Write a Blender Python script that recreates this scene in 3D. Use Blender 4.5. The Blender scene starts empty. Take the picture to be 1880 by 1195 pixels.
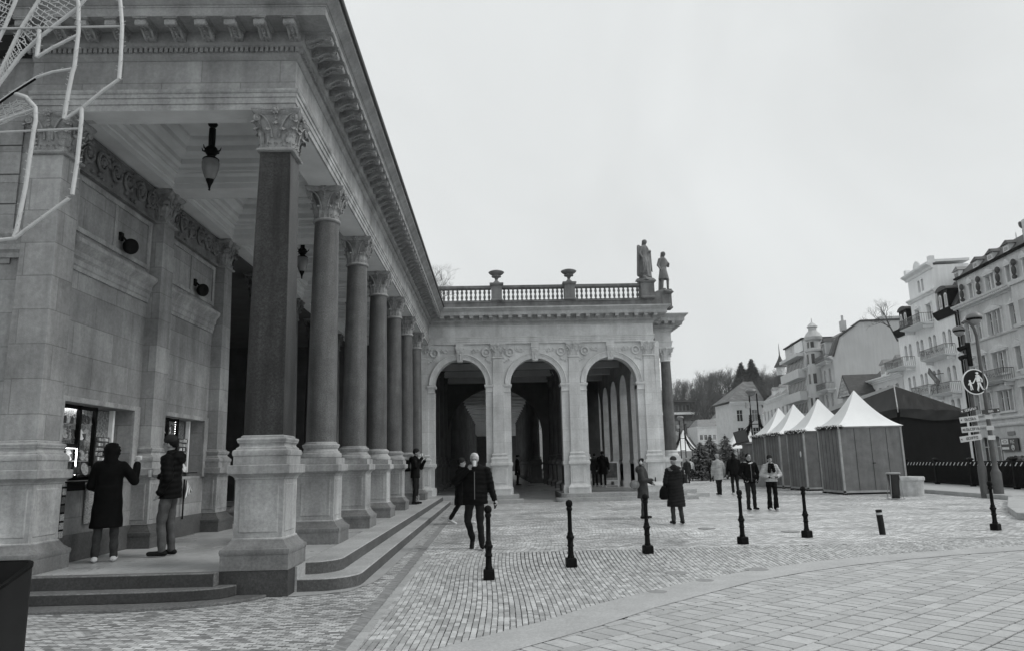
import bpy, math, random
from math import sin, cos, pi, radians, sqrt, atan2
from mathutils import Vector, Matrix
import numpy as np

S = bpy.context.scene
COL = S.collection
random.seed(7)

# ------------------------------------------------------------------ camera
def make_camera():
    f_px, pitch, yaw, roll = 1340.6267, 0.1866, 0.025, -0.0225
    cd = bpy.data.cameras.new('camera')
    cd.sensor_width = 36.0
    cd.lens = f_px / 1880.0 * 36.0
    cd.clip_start, cd.clip_end = 0.05, 3000
    co = bpy.data.objects.new('camera', cd)
    COL.objects.link(co)
    F = Vector((sin(yaw) * cos(pitch), cos(yaw) * cos(pitch), sin(pitch)))
    R = Vector((cos(yaw), -sin(yaw), 0))
    U = R.cross(F)
    R2 = R * cos(roll) + U * sin(roll)
    U2 = -R * sin(roll) + U * cos(roll)
    M = Matrix((R2, U2, -F)).transposed().to_4x4()
    M.translation = Vector((0, 0, 1.6))
    co.matrix_world = M
    S.camera = co
make_camera()

# ------------------------------------------------------------------ sky, sun, exposure
SUN_ELEV, SUN_AZ = radians(46), radians(104)      # azimuth clockwise from +Y
def make_world():
    w = bpy.data.worlds.new('World'); S.world = w; w.use_nodes = True
    nt = w.node_tree; N = nt.nodes; L = nt.links
    N.clear()
    out = N.new('ShaderNodeOutputWorld'); bg = N.new('ShaderNodeBackground')
    sky = N.new('ShaderNodeTexSky'); sky.sky_type = 'NISHITA'; sky.sun_disc = False
    sky.sun_elevation = SUN_ELEV; sky.sun_rotation = SUN_AZ; sky.dust_density = 3.0
    bw = N.new('ShaderNodeRGBToBW'); L.new(sky.outputs[0], bw.inputs[0])
    # an overcast deck evens the clear sky out: part sky luminance, part flat cloud
    mx = N.new('ShaderNodeMix'); mx.data_type = 'FLOAT'; mx.inputs[0].default_value = 0.84
    L.new(bw.outputs[0], mx.inputs[2]); mx.inputs[3].default_value = 7.3
    tc = N.new('ShaderNodeTexCoord'); no = N.new('ShaderNodeTexNoise')
    no.inputs['Scale'].default_value = 2.4; no.inputs['Detail'].default_value = 5; no.inputs['Distortion'].default_value = .6
    L.new(tc.outputs['Generated'], no.inputs['Vector'])
    mr = N.new('ShaderNodeMapRange'); L.new(no.outputs[0], mr.inputs[0])
    mr.inputs[1].default_value = 0.3; mr.inputs[2].default_value = 0.7
    mr.inputs[3].default_value = 0.90; mr.inputs[4].default_value = 1.06
    mu = N.new('ShaderNodeMath'); mu.operation = 'MULTIPLY'
    L.new(mx.outputs[0], mu.inputs[0]); L.new(mr.outputs[0], mu.inputs[1])
    tint = N.new('ShaderNodeMix'); tint.data_type = 'RGBA'; tint.blend_type = 'MULTIPLY'
    tint.inputs[0].default_value = 1.0
    L.new(mu.outputs[0], tint.inputs[6]); tint.inputs[7].default_value = (0.965, 0.995, 1.0, 1)
    L.new(tint.outputs[2], bg.inputs[0]); bg.inputs[1].default_value = 0.115
    L.new(bg.outputs[0], out.inputs[0])
make_world()
def make_sun():
    ld = bpy.data.lights.new('sun', 'SUN'); ld.energy = 1.15; ld.angle = radians(20)
    ld.color = (1.0, 0.99, 0.97)
    o = bpy.data.objects.new('sun', ld); COL.objects.link(o)
    d = Vector((sin(SUN_AZ) * cos(SUN_ELEV), cos(SUN_AZ) * cos(SUN_ELEV), sin(SUN_ELEV)))
    o.rotation_euler = d.to_track_quat('Z', 'Y').to_euler()
make_sun()
S.view_settings.view_transform = 'Standard'
S.view_settings.look = 'None'
S.view_settings.gamma = 1.0
S.view_settings.exposure = 0.14
S.view_settings.use_curve_mapping = False

# ------------------------------------------------------------------ materials
def grey(v):
    return (v * 0.985, v * 1.0, v * 1.005, 1)
MATS = {}
def mat(name, v, rough=0.8, var=0.25, scale=3.0, bump=0.0, bscale=40.0, blocks=None, metal=0.0,
        streak=0.0, emit=0.0, quilt=None, fine=0.0, spec=None, coat=0.0, speck=0.0, wet=0.0):
    """procedural grey material: broad stains, fine grain, optional ashlar blocks, streaks and bump"""
    if name in MATS: return MATS[name]
    m = bpy.data.materials.new(name); m.use_nodes = True
    nt = m.node_tree; N = nt.nodes; L = nt.links
    b = N['Principled BSDF']
    b.inputs['Roughness'].default_value = rough; b.inputs['Metallic'].default_value = metal
    if spec is not None: b.inputs['Specular IOR Level'].default_value = spec
    geo = N.new('ShaderNodeNewGeometry'); pos = geo.outputs['Position']
    if quilt or name.startswith('obj_'):
        tc = N.new('ShaderNodeTexCoord'); pos = tc.outputs['Object']
    def noise(sc, detail=5, src=pos, rg=0.6):
        n = N.new('ShaderNodeTexNoise'); n.inputs['Scale'].default_value = sc
        n.inputs['Detail'].default_value = detail; n.inputs['Roughness'].default_value = rg
        L.new(src, n.inputs['Vector']); return n.outputs[0]
    def rng(src, lo, hi, a=0.3, c=0.7):
        r = N.new('ShaderNodeMapRange'); L.new(src, r.inputs[0])
        r.inputs[1].default_value = a; r.inputs[2].default_value = c
        r.inputs[3].default_value = lo; r.inputs[4].default_value = hi
        return r.outputs[0]
    def mul(a, c):
        x = N.new('ShaderNodeMath'); x.operation = 'MULTIPLY'
        L.new(a, x.inputs[0])
        if isinstance(c, (int, float)): x.inputs[1].default_value = c
        else: L.new(c, x.inputs[1])
        return x.outputs[0]
    val = rng(noise(scale), 1 - var, 1 + var)
    if fine: val = mul(val, rng(noise(scale * 14, 4), 1 - fine, 1 + fine))
    if speck:
        val = mul(val, rng(noise(scale * 20, 3, rg=0.9), 1 - speck, 1 + speck * 1.5, .38, .64))
    if streak:
        mp = N.new('ShaderNodeMapping'); mp.inputs['Scale'].default_value = (2.6, 2.6, .22)
        L.new(pos, mp.inputs[0]); val = mul(val, rng(noise(1.4, 5, mp.outputs[0]), 1 - streak, 1 + streak * .6))
    height = None
    if blocks:
        bw_, bh_, mort, tone = blocks
        sx = N.new('ShaderNodeSeparateXYZ'); L.new(pos, sx.inputs[0])
        ad = N.new('ShaderNodeMath'); ad.operation = 'ADD'
        L.new(sx.outputs[0], ad.inputs[0]); L.new(sx.outputs[1], ad.inputs[1])
        cx = N.new('ShaderNodeCombineXYZ'); L.new(ad.outputs[0], cx.inputs[0]); L.new(sx.outputs[2], cx.inputs[1])
        br = N.new('ShaderNodeTexBrick'); L.new(cx.outputs[0], br.inputs['Vector'])
        br.inputs['Scale'].default_value = 1.0
        br.inputs['Brick Width'].default_value = bw_; br.inputs['Row Height'].default_value = bh_
        br.inputs['Mortar Size'].default_value = mort; br.inputs['Mortar Smooth'].default_value = 0.3
        br.inputs['Color1'].default_value = (1 - tone,) * 3 + (1,); br.inputs['Color2'].default_value = (1 + tone,) * 3 + (1,)
        br.inputs['Mortar'].default_value = (0.72,) * 3 + (1,)
        val = mul(br.outputs[0], val)
        height = br.outputs[1]
    colr = N.new('ShaderNodeMix'); colr.data_type = 'RGBA'; colr.blend_type = 'MULTIPLY'
    colr.inputs[0].default_value = 1.0
    colr.inputs[6].default_value = grey(v); L.new(val, colr.inputs[7])
    L.new(colr.outputs[2], b.inputs['Base Color'])
    if wet:
        L.new(rng(noise(.7, 5), rough - wet, rough + .1), b.inputs['Roughness'])
    if bump or quilt:
        bp = N.new('ShaderNodeBump'); bp.inputs['Strength'].default_value = min(1, bump or .9)
        bp.inputs['Distance'].default_value = 0.01 if not quilt else 0.022
        if quilt:
            wv = N.new('ShaderNodeTexWave'); wv.wave_type = 'BANDS'; wv.bands_direction = 'Z'
            wv.wave_profile = 'SIN'
            wv.inputs['Scale'].default_value = quilt; wv.inputs['Distortion'].default_value = 1.2
            wv.inputs['Detail'].default_value = 1.0
            L.new(pos, wv.inputs['Vector']); L.new(wv.outputs[1], bp.inputs['Height'])
        else:
            h = noise(bscale, 5)
            if height is not None:
                sb = N.new('ShaderNodeMath'); sb.operation = 'SUBTRACT'
                L.new(h, sb.inputs[0]); L.new(height, sb.inputs[1]); h = sb.outputs[0]
            L.new(h, bp.inputs['Height'])
        L.new(bp.outputs[0], b.inputs['Normal'])
    if emit:
        b.inputs['Emission Color'].default_value = (1, 1, 1, 1); b.inputs['Emission Strength'].default_value = emit
    MATS[name] = m
    return m

def ground_mat(name, v, bw_, bh_, mort, tone, rot=0.0, warp=0.0, mortar=0.45, rough=.55, off=.5, wet=.2, bumpd=.006, bands=False):
    m = bpy.data.materials.new(name); m.use_nodes = True
    nt = m.node_tree; N = nt.nodes; L = nt.links; b = N['Principled BSDF']
    geo = N.new('ShaderNodeNewGeometry')
    mp = N.new('ShaderNodeMapping'); mp.inputs['Rotation'].default_value = (0, 0, rot)
    src = geo.outputs['Position']
    n = N.new('ShaderNodeTexNoise'); n.inputs['Scale'].default_value = .35; n.inputs['Detail'].default_value = 2
    L.new(src, n.inputs['Vector'])
    if warp:
        va = N.new('ShaderNodeVectorMath'); va.operation = 'MULTIPLY_ADD'
        L.new(n.outputs[1], va.inputs[0]); va.inputs[1].default_value = (warp, warp, 0); L.new(src, va.inputs[2])
        n2 = N.new('ShaderNodeTexNoise'); n2.inputs['Scale'].default_value = 9; L.new(src, n2.inputs['Vector'])
        vb = N.new('ShaderNodeVectorMath'); vb.operation = 'MULTIPLY_ADD'
        L.new(n2.outputs[1], vb.inputs[0]); vb.inputs[1].default_value = (.02, .02, 0); L.new(va.outputs[0], vb.inputs[2])
        src = vb.outputs[0]
    L.new(src, mp.inputs[0])
    br = N.new('ShaderNodeTexBrick'); L.new(mp.outputs[0], br.inputs['Vector']); br.offset = off
    br.inputs['Scale'].default_value = 1.0
    br.inputs['Brick Width'].default_value = bw_; br.inputs['Row Height'].default_value = bh_
    br.inputs['Mortar Size'].default_value = mort; br.inputs['Mortar Smooth'].default_value = .2
    br.inputs['Color1'].default_value = (1 - tone,) * 3 + (1,); br.inputs['Color2'].default_value = (1 + tone,) * 3 + (1,)
    br.inputs['Mortar'].default_value = (mortar,) * 3 + (1,)
    big = N.new('ShaderNodeTexNoise'); big.inputs['Scale'].default_value = .5; big.inputs['Detail'].default_value = 7
    L.new(geo.outputs['Position'], big.inputs['Vector'])
    mr = N.new('ShaderNodeMapRange'); L.new(big.outputs[0], mr.inputs[0]); mr.inputs[1].default_value = .3; mr.inputs[2].default_value = .7
    mr.inputs[3].default_value = .84; mr.inputs[4].default_value = 1.14
    mu = N.new('ShaderNodeMath'); mu.operation = 'MULTIPLY'; L.new(br.outputs[0], mu.inputs[0]); L.new(mr.outputs[0], mu.inputs[1])
    last = mu.outputs[0]
    if bands:       # long courses of slightly darker, dirtier cubes across the square
        mb = N.new('ShaderNodeMapping'); mb.inputs['Scale'].default_value = (.12, .9, 1); L.new(geo.outputs['Position'], mb.inputs[0])
        nb = N.new('ShaderNodeTexNoise'); nb.inputs['Scale'].default_value = 1; nb.inputs['Detail'].default_value = 4
        L.new(mb.outputs[0], nb.inputs['Vector'])
        rb = N.new('ShaderNodeMapRange'); L.new(nb.outputs[0], rb.inputs[0]); rb.inputs[1].default_value = .35; rb.inputs[2].default_value = .65
        rb.inputs[3].default_value = .9; rb.inputs[4].default_value = 1.06
        m3 = N.new('ShaderNodeMath'); m3.operation = 'MULTIPLY'; L.new(last, m3.inputs[0]); L.new(rb.outputs[0], m3.inputs[1]); last = m3.outputs[0]
        b2 = N.new('ShaderNodeTexBrick'); L.new(src, b2.inputs['Vector']); b2.inputs['Scale'].default_value = 1; b2.inputs['Brick Width'].default_value = 9.0; b2.inputs['Row Height'].default_value = 1.35; b2.inputs['Mortar Size'].default_value = .035
        b2.inputs['Color1'].default_value = (.93,) * 3 + (1,); b2.inputs['Color2'].default_value = (1.07,) * 3 + (1,); b2.inputs['Mortar'].default_value = (.62,) * 3 + (1,)
        n6 = N.new('ShaderNodeTexNoise'); n6.inputs['Scale'].default_value = 5; n6.inputs['Detail'].default_value = 5; L.new(geo.outputs['Position'], n6.inputs['Vector'])
        r6 = N.new('ShaderNodeMapRange'); L.new(n6.outputs[0], r6.inputs[0]); r6.inputs[1].default_value = .35; r6.inputs[2].default_value = .65; r6.inputs[3].default_value = .72; r6.inputs[4].default_value = 1.2
        for q_ in (b2.outputs[0], r6.outputs[0]):
            m4 = N.new('ShaderNodeMath'); m4.operation = 'MULTIPLY'; L.new(last, m4.inputs[0]); L.new(q_, m4.inputs[1]); last = m4.outputs[0]
    c = N.new('ShaderNodeMix'); c.data_type = 'RGBA'; c.blend_type = 'MULTIPLY'; c.inputs[0].default_value = 1
    c.inputs[6].default_value = grey(v); L.new(last, c.inputs[7]); L.new(c.outputs[2], b.inputs['Base Color'])
    mr2 = N.new('ShaderNodeMapRange'); L.new(big.outputs[0], mr2.inputs[0]); mr2.inputs[1].default_value = .35; mr2.inputs[2].default_value = .65
    mr2.inputs[3].default_value = rough - wet; mr2.inputs[4].default_value = rough + .15
    L.new(mr2.outputs[0], b.inputs['Roughness'])
    bp = N.new('ShaderNodeBump'); bp.inputs['Distance'].default_value = bumpd; bp.inputs['Strength'].default_value = .8; bp.invert = True
    L.new(br.outputs[1], bp.inputs['Height']); L.new(bp.outputs[0], b.inputs['Normal'])
    MATS[name] = m
    return m

# stones and metals
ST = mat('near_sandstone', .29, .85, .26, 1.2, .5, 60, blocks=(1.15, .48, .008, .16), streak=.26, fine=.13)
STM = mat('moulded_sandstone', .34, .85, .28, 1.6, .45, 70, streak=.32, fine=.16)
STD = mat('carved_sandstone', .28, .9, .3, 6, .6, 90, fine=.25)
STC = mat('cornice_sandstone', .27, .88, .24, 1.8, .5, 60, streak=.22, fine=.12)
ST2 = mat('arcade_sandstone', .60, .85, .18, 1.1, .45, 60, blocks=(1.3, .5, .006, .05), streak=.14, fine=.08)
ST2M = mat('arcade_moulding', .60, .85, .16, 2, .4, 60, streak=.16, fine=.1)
STG = mat('grimy_stone', .17, .9, .3, 2.2, .5, 60, streak=.3, fine=.2)
GRD = mat('dark_polished_granite', .026, .45, .4, 1.6, .15, 90, streak=.95, speck=.5, spec=.35)
GR = mat('grey_granite_shaft', .095, .5, .28, 2.5, .2, 90, streak=.5, speck=.3)
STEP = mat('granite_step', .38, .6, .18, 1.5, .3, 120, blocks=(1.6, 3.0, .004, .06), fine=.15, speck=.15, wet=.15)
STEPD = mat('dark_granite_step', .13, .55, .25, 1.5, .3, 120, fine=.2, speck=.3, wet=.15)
PLAS = mat('ceiling_plaster', .62, .9, .12, 1.2, .1, 40, streak=.05)
INT = mat('dark_interior_stone', .07, .9, .25, 1.5, .3, 50, blocks=(1.2, .5, .006, .08))  # even dark tone for the inner walls and ceilings
IRON = mat('black_iron', .008, .55, .3, 6, .3, 90, spec=.06)
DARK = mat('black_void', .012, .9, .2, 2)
GLASSW = mat('milky_lamp_glass', .22, .25, .12, 8)
ROOFD = mat('dark_slate', .05, .6, .3, 2, .4, 30, blocks=(.4, .3, .02, .2))
WHITE = mat('white_canvas', .82, .7, .05, 1.0, .15, 8)
WHITEP = mat('white_paint', .75, .5, .06, 4)

# ------------------------------------------------------------------ mesh builder
class MB:
    def __init__(s): s.v = []; s.f = []; s.M = None
    def add(s, vs, fs):
        o = len(s.v)
        if s.M is not None: vs = [tuple(s.M @ Vector(p)) for p in vs]
        s.v += [tuple(p) for p in vs]; s.f += [tuple(i + o for i in f) for f in fs]
        return s
    def box(s, x0, x1, y0, y1, z0, z1):
        return s.add([(x0, y0, z0), (x1, y0, z0), (x1, y1, z0), (x0, y1, z0), (x0, y0, z1), (x1, y0, z1), (x1, y1, z1), (x0, y1, z1)],
                     [(0, 3, 2, 1), (4, 5, 6, 7), (0, 1, 5, 4), (1, 2, 6, 5), (2, 3, 7, 6), (3, 0, 4, 7)])
    def prism(s, poly, z0, z1):      # CCW polygon
        n = len(poly)
        vs = [(x, y, z0) for x, y in poly] + [(x, y, z1) for x, y in poly]
        return s.add(vs, [tuple(range(n))[::-1], tuple(range(n, 2 * n))] + [(i, (i + 1) % n, n + (i + 1) % n, n + i) for i in range(n)])
    def loft(s, rings, cap=True, closed=True):
        n = len(rings[0]); vs = [p for r in rings for p in r]; fs = []
        for k in range(len(rings) - 1):
            for i in range(n if closed else n - 1):
                j = (i + 1) % n
                fs.append((k * n + i, k * n + j, (k + 1) * n + j, (k + 1) * n + i))
        if cap: fs += [tuple(range(n))[::-1], tuple(range((len(rings) - 1) * n, len(rings) * n))]
        return s.add(vs, fs)
    def lathe(s, prof, seg=24, cx=0, cy=0, a0=0, cap=True):
        return s.loft([[(cx + r * cos(a0 + 2 * pi * i / seg), cy + r * sin(a0 + 2 * pi * i / seg), z) for i in range(seg)] for r, z in prof], cap)
    def tube(s, pts, r, seg=8, cap=True):
        pts = [Vector(p) for p in pts]; n = len(pts)
        rs = r if isinstance(r, (list, tuple)) else [r] * n
        rings = []; up = None
        for i, p in enumerate(pts):
            t = (pts[min(i + 1, n - 1)] - pts[max(i - 1, 0)])
            if t.length < 1e-9: t = Vector((0, 0, 1))
            t.normalize()
            if up is None: up = t.orthogonal().normalized()
            up = (up - t * up.dot(t))
            if up.length < 1e-6: up = t.orthogonal()
            up.normalize(); w = t.cross(up)
            rings.append([tuple(p + (up * cos(2 * pi * k / seg) + w * sin(2 * pi * k / seg)) * rs[i]) for k in range(seg)])
        return s.loft(rings, cap)
    def ell(s, c, r, seg=12, rn=7, M=None):
        rings = []
        for k in range(rn + 1):
            t = -pi / 2 + pi * (k + .02) / (rn + .04)
            rings.append([(c[0] + r[0] * cos(t) * cos(2 * pi * i / seg), c[1] + r[1] * cos(t) * sin(2 * pi * i / seg), c[2] + r[2] * sin(t)) for i in range(seg)])
        if M is not None:
            cc = Vector(c)
            rings = [[tuple(cc + M @ (Vector(p) - cc)) for p in r_] for r_ in rings]
        return s.loft(rings)
    def mould(s, path, prof, closed=False, solid=False):
        """sweep profile [(offset outward, z)] along plan path with mitred corners; solid closes the profile loop"""
        n = len(path); P = [Vector(p) for p in path]; mit = []
        for i in range(n):
            if closed: a, b, c = P[i - 1], P[i], P[(i + 1) % n]
            else: a, b, c = P[max(i - 1, 0)], P[i], P[min(i + 1, n - 1)]
            d1 = (b - a) if (b - a).length > 1e-9 else (c - b)
            d2 = (c - b) if (c - b).length > 1e-9 else (b - a)
            d1.normalize(); d2.normalize()
            n1 = Vector((d1.y, -d1.x)); n2 = Vector((d2.y, -d2.x))
            mit.append((n1 + n2) / max(.2, 1 + n1.dot(n2)))
        rings = [[(P[i].x + mit[i].x * o, P[i].y + mit[i].y * o, z) for i in range(n)] for o, z in prof]
        if solid: rings.append(rings[0])
        vs = [p for r in rings for p in r]; fs = []
        for k in range(len(rings) - 1):
            for i in range(n if closed else n - 1):
                j = (i + 1) % n
                fs.append((k * n + i, k * n + j, (k + 1) * n + j, (k + 1) * n + i))
        if closed and not solid:
            fs += [tuple(range(n))[::-1], tuple(range((len(rings) - 1) * n, len(rings) * n))]
        elif solid and not closed:
            m = len(rings) - 1
            fs += [tuple(k * n for k in range(m)), tuple(k * n + n - 1 for k in range(m))[::-1]]
        return s.add(vs, fs)
    def sqm(s, h0, prof, cx=0, cy=0):
        return s.mould([(cx - h0, cy - h0), (cx + h0, cy - h0), (cx + h0, cy + h0), (cx - h0, cy + h0)], [(o - h0, z) for o, z in prof], closed=True)
    def build(s, name, m, parent=None, smooth=25, loc=None, rz=0, label=None, cat=None, group=None, kind=None, recalc=True, bevel=0):
        me = bpy.data.meshes.new(name); me.from_pydata(s.v, [], s.f)
        me.materials.append(m)
        if recalc:
            import bmesh
            b = bmesh.new(); b.from_mesh(me); bmesh.ops.recalc_face_normals(b, faces=b.faces); b.to_mesh(me); b.free()
        if smooth:
            me.shade_smooth(); me.set_sharp_from_angle(angle=radians(smooth))
        me.update()
        o = bpy.data.objects.new(name, me); COL.objects.link(o)
        if parent is not None: o.parent = parent
        if loc: o.location = loc
        if rz: o.rotation_euler.z = rz
        if bevel:
            bv = o.modifiers.new('bevel', 'BEVEL'); bv.width = bevel; bv.segments = 2; bv.limit_method = 'ANGLE'; bv.angle_limit = radians(40)
        tag(o, label, cat, group, kind)
        return o
def tag(o, label=None, cat=None, group=None, kind=None):
    for k, x in (('label', label), ('category', cat), ('group', group), ('kind', kind)):
        if x: o[k] = x
    return o
def thing(name, label, cat, loc=(0, 0, 0), rz=0, group=None):
    o = bpy.data.objects.new(name, None); COL.objects.link(o); o.location = loc; o.rotation_euler.z = rz
    o.empty_display_size = .2
    return tag(o, label, cat, group)
def copy_tree(o, parent=None):
    c = o.copy(); COL.objects.link(c); c.parent = parent
    for ch in [x for x in bpy.data.objects if x.parent is o]: copy_tree(ch, c)
    return c
def inst(o, name, parent, loc, rz=0):
    c = bpy.data.objects.new(name, o.data if hasattr(o, 'data') else o); COL.objects.link(c)
    c.parent = parent; c.location = loc; c.rotation_euler.z = rz
    return c

# ------------------------------------------------------------------ ground
mosaic = ground_mat('mosaic_paving', .40, .105, .05, .005, .62, rot=.12, warp=.5, mortar=.35, rough=.65)
farsett = ground_mat('small_sett_paving', .60, .17, .10, .012, .34, rot=.05, warp=.9, mortar=.32, rough=.5, bands=True)
MB().add([(-900, -300, 0), (900, -300, 0), (900, 900, 0), (-900, 900, 0)], [(0, 1, 2, 3)]).build('ground', mosaic, kind='structure', smooth=0)
# square of small setts beyond the coarse ones
MB().add([(-1.45, 13.9, .004), (60, 13.9, .004), (60, 170, .004), (-1.65, 170, .004)], [(0, 1, 2, 3)]).build('square_paving', farsett, kind='structure', smooth=0)

ring_out = [(-2.1, 5.0), (-.95, 6.35), (-.38, 7.05), (.46, 7.89), (1.14, 8.73), (1.93, 9.51), (2.85, 10.36), (3.86, 11.07), (4.94, 11.7), (5.99, 12.11), (7.05, 12.45), (9.06, 12.95), (11.5, 13.3), (14, 13.4), (18, 13.1)]
ring_in = [(-1.6, 4.55), (-.5, 5.95), (.06, 6.66), (1.0, 7.6), (1.68, 8.38), (2.44, 9.12), (3.34, 9.97), (4.28, 10.62), (5.3, 11.2), (6.3, 11.62), (7.3, 11.98), (9.2, 12.47), (11.5, 12.8), (14, 12.9), (18, 12.6)]
MB().add([(x, y, .0165) for x, y in ring_out] + [(x, y, .0165) for x, y in ring_in],
         [(i, i + 1, len(ring_out) + i + 1, len(ring_out) + i) for i in range(len(ring_out) - 1)]).build(
    'pavement', mat('smooth_granite_band', .40, .5, .1, 2, .15, 160, fine=.1, speck=.12, wet=.12), kind='structure', smooth=0)
def below(y_of, pts, x):
    for a, b in zip(pts, pts[1:]):
        if a[0] <= x <= b[0]: return a[1] + (b[1] - a[1]) * (x - a[0]) / (b[0] - a[0])
    return None
# bedding under setts and pavers (dark joint sand)
JOINT = mat('joint_sand', .02, .9, .2, 8)
MB().add([(-1.36, -1, .002), (19, -1, .002), (19, 13.92, .002), (-1.36, 13.92, .002)], [(0, 1, 2, 3)]).build('sand_bed', JOINT, kind='structure', smooth=0)

def stone_top(mb, q, z, bev=.006, h=.012):
    # one sett: bevelled top
    cx = sum(p[0] for p in q) / 4; cy = sum(p[1] for p in q) / 4
    tl = [random.uniform(-.0012, .0012) for _ in range(4)]
    o = [(x, y, z - h) for x, y in q]
    i = []
    for k, (x, y) in enumerate(q):
        dx, dy = cx - x, cy - y; l = sqrt(dx * dx + dy * dy)
        i.append((x + dx / l * bev * 1.4, y + dy / l * bev * 1.4, z + tl[k]))
    mb.add(o + i, [(4, 5, 6, 7), (0, 1, 5, 4), (1, 2, 6, 5), (2, 3, 7, 6), (3, 0, 4, 7)])
def tone_attr(o, per):   # random tone per stone through a face-domain attribute
    me = o.data; a = me.attributes.new('tone', 'FLOAT', 'FACE'); n = len(me.polygons)
    rs = np.random.RandomState(3).rand(n // per + 1); a.data.foreach_set('value', np.repeat(rs, per)[:n].astype(np.float32))
def stone_mat(name, v, tone, rough=.5, wet=.15):
    m = mat(name, v, rough, .1, 3, .35, 90, fine=.12, wet=wet)
    nt = m.node_tree; N = nt.nodes; L = nt.links; b = N['Principled BSDF']
    at = N.new('ShaderNodeAttribute'); at.attribute_name = 'tone'
    mr = N.new('ShaderNodeMapRange'); L.new(at.outputs['Fac'], mr.inputs[0]); mr.inputs[3].default_value = 1 - tone; mr.inputs[4].default_value = 1 + tone
    mx = N.new('ShaderNodeMix'); mx.data_type = 'RGBA'; mx.blend_type = 'MULTIPLY'; mx.inputs[0].default_value = 1
    old = b.inputs['Base Color'].links[0].from_socket
    L.new(old, mx.inputs[6]); L.new(mr.outputs[0], mx.inputs[7]); L.new(mx.outputs[2], b.inputs['Base Color'])
    return m
def setts():
    mb = MB(); rnd = random.Random(5)
    w = .063; k = 0
    x = -1.30
    while x < 13.0:
        def xo(y, x=x): return x + .03 * sin(y * .9 + x * .25) + max(0, x - .3) * .03 * (y - 10)
        y = 6.0 + rnd.uniform(0, .3)
        while y < 13.85:
            l = rnd.choice((.075, .10, .12, .14, .18)) * rnd.uniform(.9, 1.1)
            ya, yb = y, y + l
            xc = xo((ya + yb) / 2)
            lim = below(None, ring_out, xc)
            if xc > -1.37 and xc < 14 and lim is not None and ya > lim - .25 and yb < 13.95:
                j = lambda: rnd.uniform(-.0018, .0018)
                q = [(xo(ya) + .003 + j(), ya + .005 + j()), (xo(ya) + w - .003 + j(), ya + .005 + j()), (xo(yb) + w - .003 + j(), yb - .005 + j()), (xo(yb) + .003 + j(), yb - .005 + j())]
                stone_top(mb, q, .012 + rnd.uniform(-.003, .003), bev=.006)
            y = yb
        x += w
    o = mb.build('sett_paving', stone_mat('sett_granite', .44, .34), kind='structure', smooth=0, recalc=False)
    tone_attr(o, 5)
    # kerb row along the left edge
    mb = MB(); y = 6.0
    while y < 13.8:
        l = rnd.uniform(.2, .34)
        stone_top(mb, [(-1.36, y), (-1.26, y), (-1.26, y + l - .008), (-1.36, y + l - .008)], .0175, bev=.004, h=.0172); y += l
    o = mb.build('sett_edging', stone_mat('edging_granite', .40, .1), kind='structure', smooth=0, recalc=False); tone_attr(o, 5)
    MB().add([(-1.50, 6, .0075), (-1.365, 6, .0075), (-1.42, 30, .0075), (-1.58, 30, .0075)], [(0, 1, 2, 3)]).build('gutter_strip', mat('gutter_cubes', .25, .7, .25, 9, .5, 60, blocks=(.06, .06, .006, .2)), kind='structure', smooth=0)
setts()
def pavers():
    # slabs ~0.31 x 0.155 laid in blocks of alternating direction, turned 40 degrees
    mb = MB(); rnd = random.Random(11); a = radians(38); ca, sa = cos(a), sin(a)
    def W(u, v): return (u * ca - v * sa + .4, u * sa + v * ca + 7.0)
    L_, w = .31, .155
    def slab(u0, u1, v0, v1):
        g = .0085
        q = [W(u0 + g, v0 + g), W(u1 - g, v0 + g), W(u1 - g, v1 - g), W(u0 + g, v1 - g)]
        x, y = sum(p[0] for p in q) / 4, sum(p[1] for p in q) / 4
        lim = below(None, ring_in, x)
        if lim is None or y > lim + .22 or y < -.5: return
        q = [(x + rnd.uniform(-.0025, .0025), y + rnd.uniform(-.0025, .0025)) for x, y in q]
        stone_top(mb, q, .011 + rnd.uniform(-.0015, .0015), bev=.003)
    v = -9.0; row = 0
    while v < 11:
        # a course of crosswise slabs (long axis along v) then a course of lengthwise slabs
        u = -14 + rnd.uniform(0, .3)
        while u < 15:
            ww = w * rnd.uniform(.92, 1.5); slab(u, u + ww, v, v + L_ * .98); u += ww
        v += L_ * .98
        u = -14 + rnd.uniform(0, .3)
        while u < 15:
            l = L_ * rnd.uniform(.9, 1.3); slab(u, u + l, v, v + w); u += l
        v += w; row += 1
    o = mb.build('paver_paving', stone_mat('paver_granite', .43, .13, .5, .12), kind='structure', smooth=0, recalc=False); tone_attr(o, 5)
pavers()
# granite slab band beside the steps
MB().add([(-2.75, 9.80, .006), (-2.3, 9.93, .006), (-1.97, 10.12, .006), (-1.76, 10.8, .006), (-1.72, 11.3, .006), (-1.70, 14.7, .006), (-1.85, 30.7, .006), (-2.2, 30.7, .006), (-2.2, 10.6, .006), (-2.75, 10.5, .006)],
         [tuple(range(10))]).build('stone_apron', mat('apron_granite', .36, .5, .12, 1.5, .2, 120, fine=.1, wet=.1), kind='structure', smooth=0)
for i, (x, y, r) in enumerate([(2.55, 10.9, .16), (3.75, 11.0, .17), (1.95, 9.4, .12), (2.75, 10.15, .12), (4.9, 17.6, .2), (6.4, 16.4, .2)]):
    MB().lathe([(r, .010), (r, .0175), (r * .9, .0185)], 24, x, y).build('drain_cover', mat('drain_iron', .26, .6, .2, 20, .5, 90), kind='structure', smooth=0)

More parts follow.
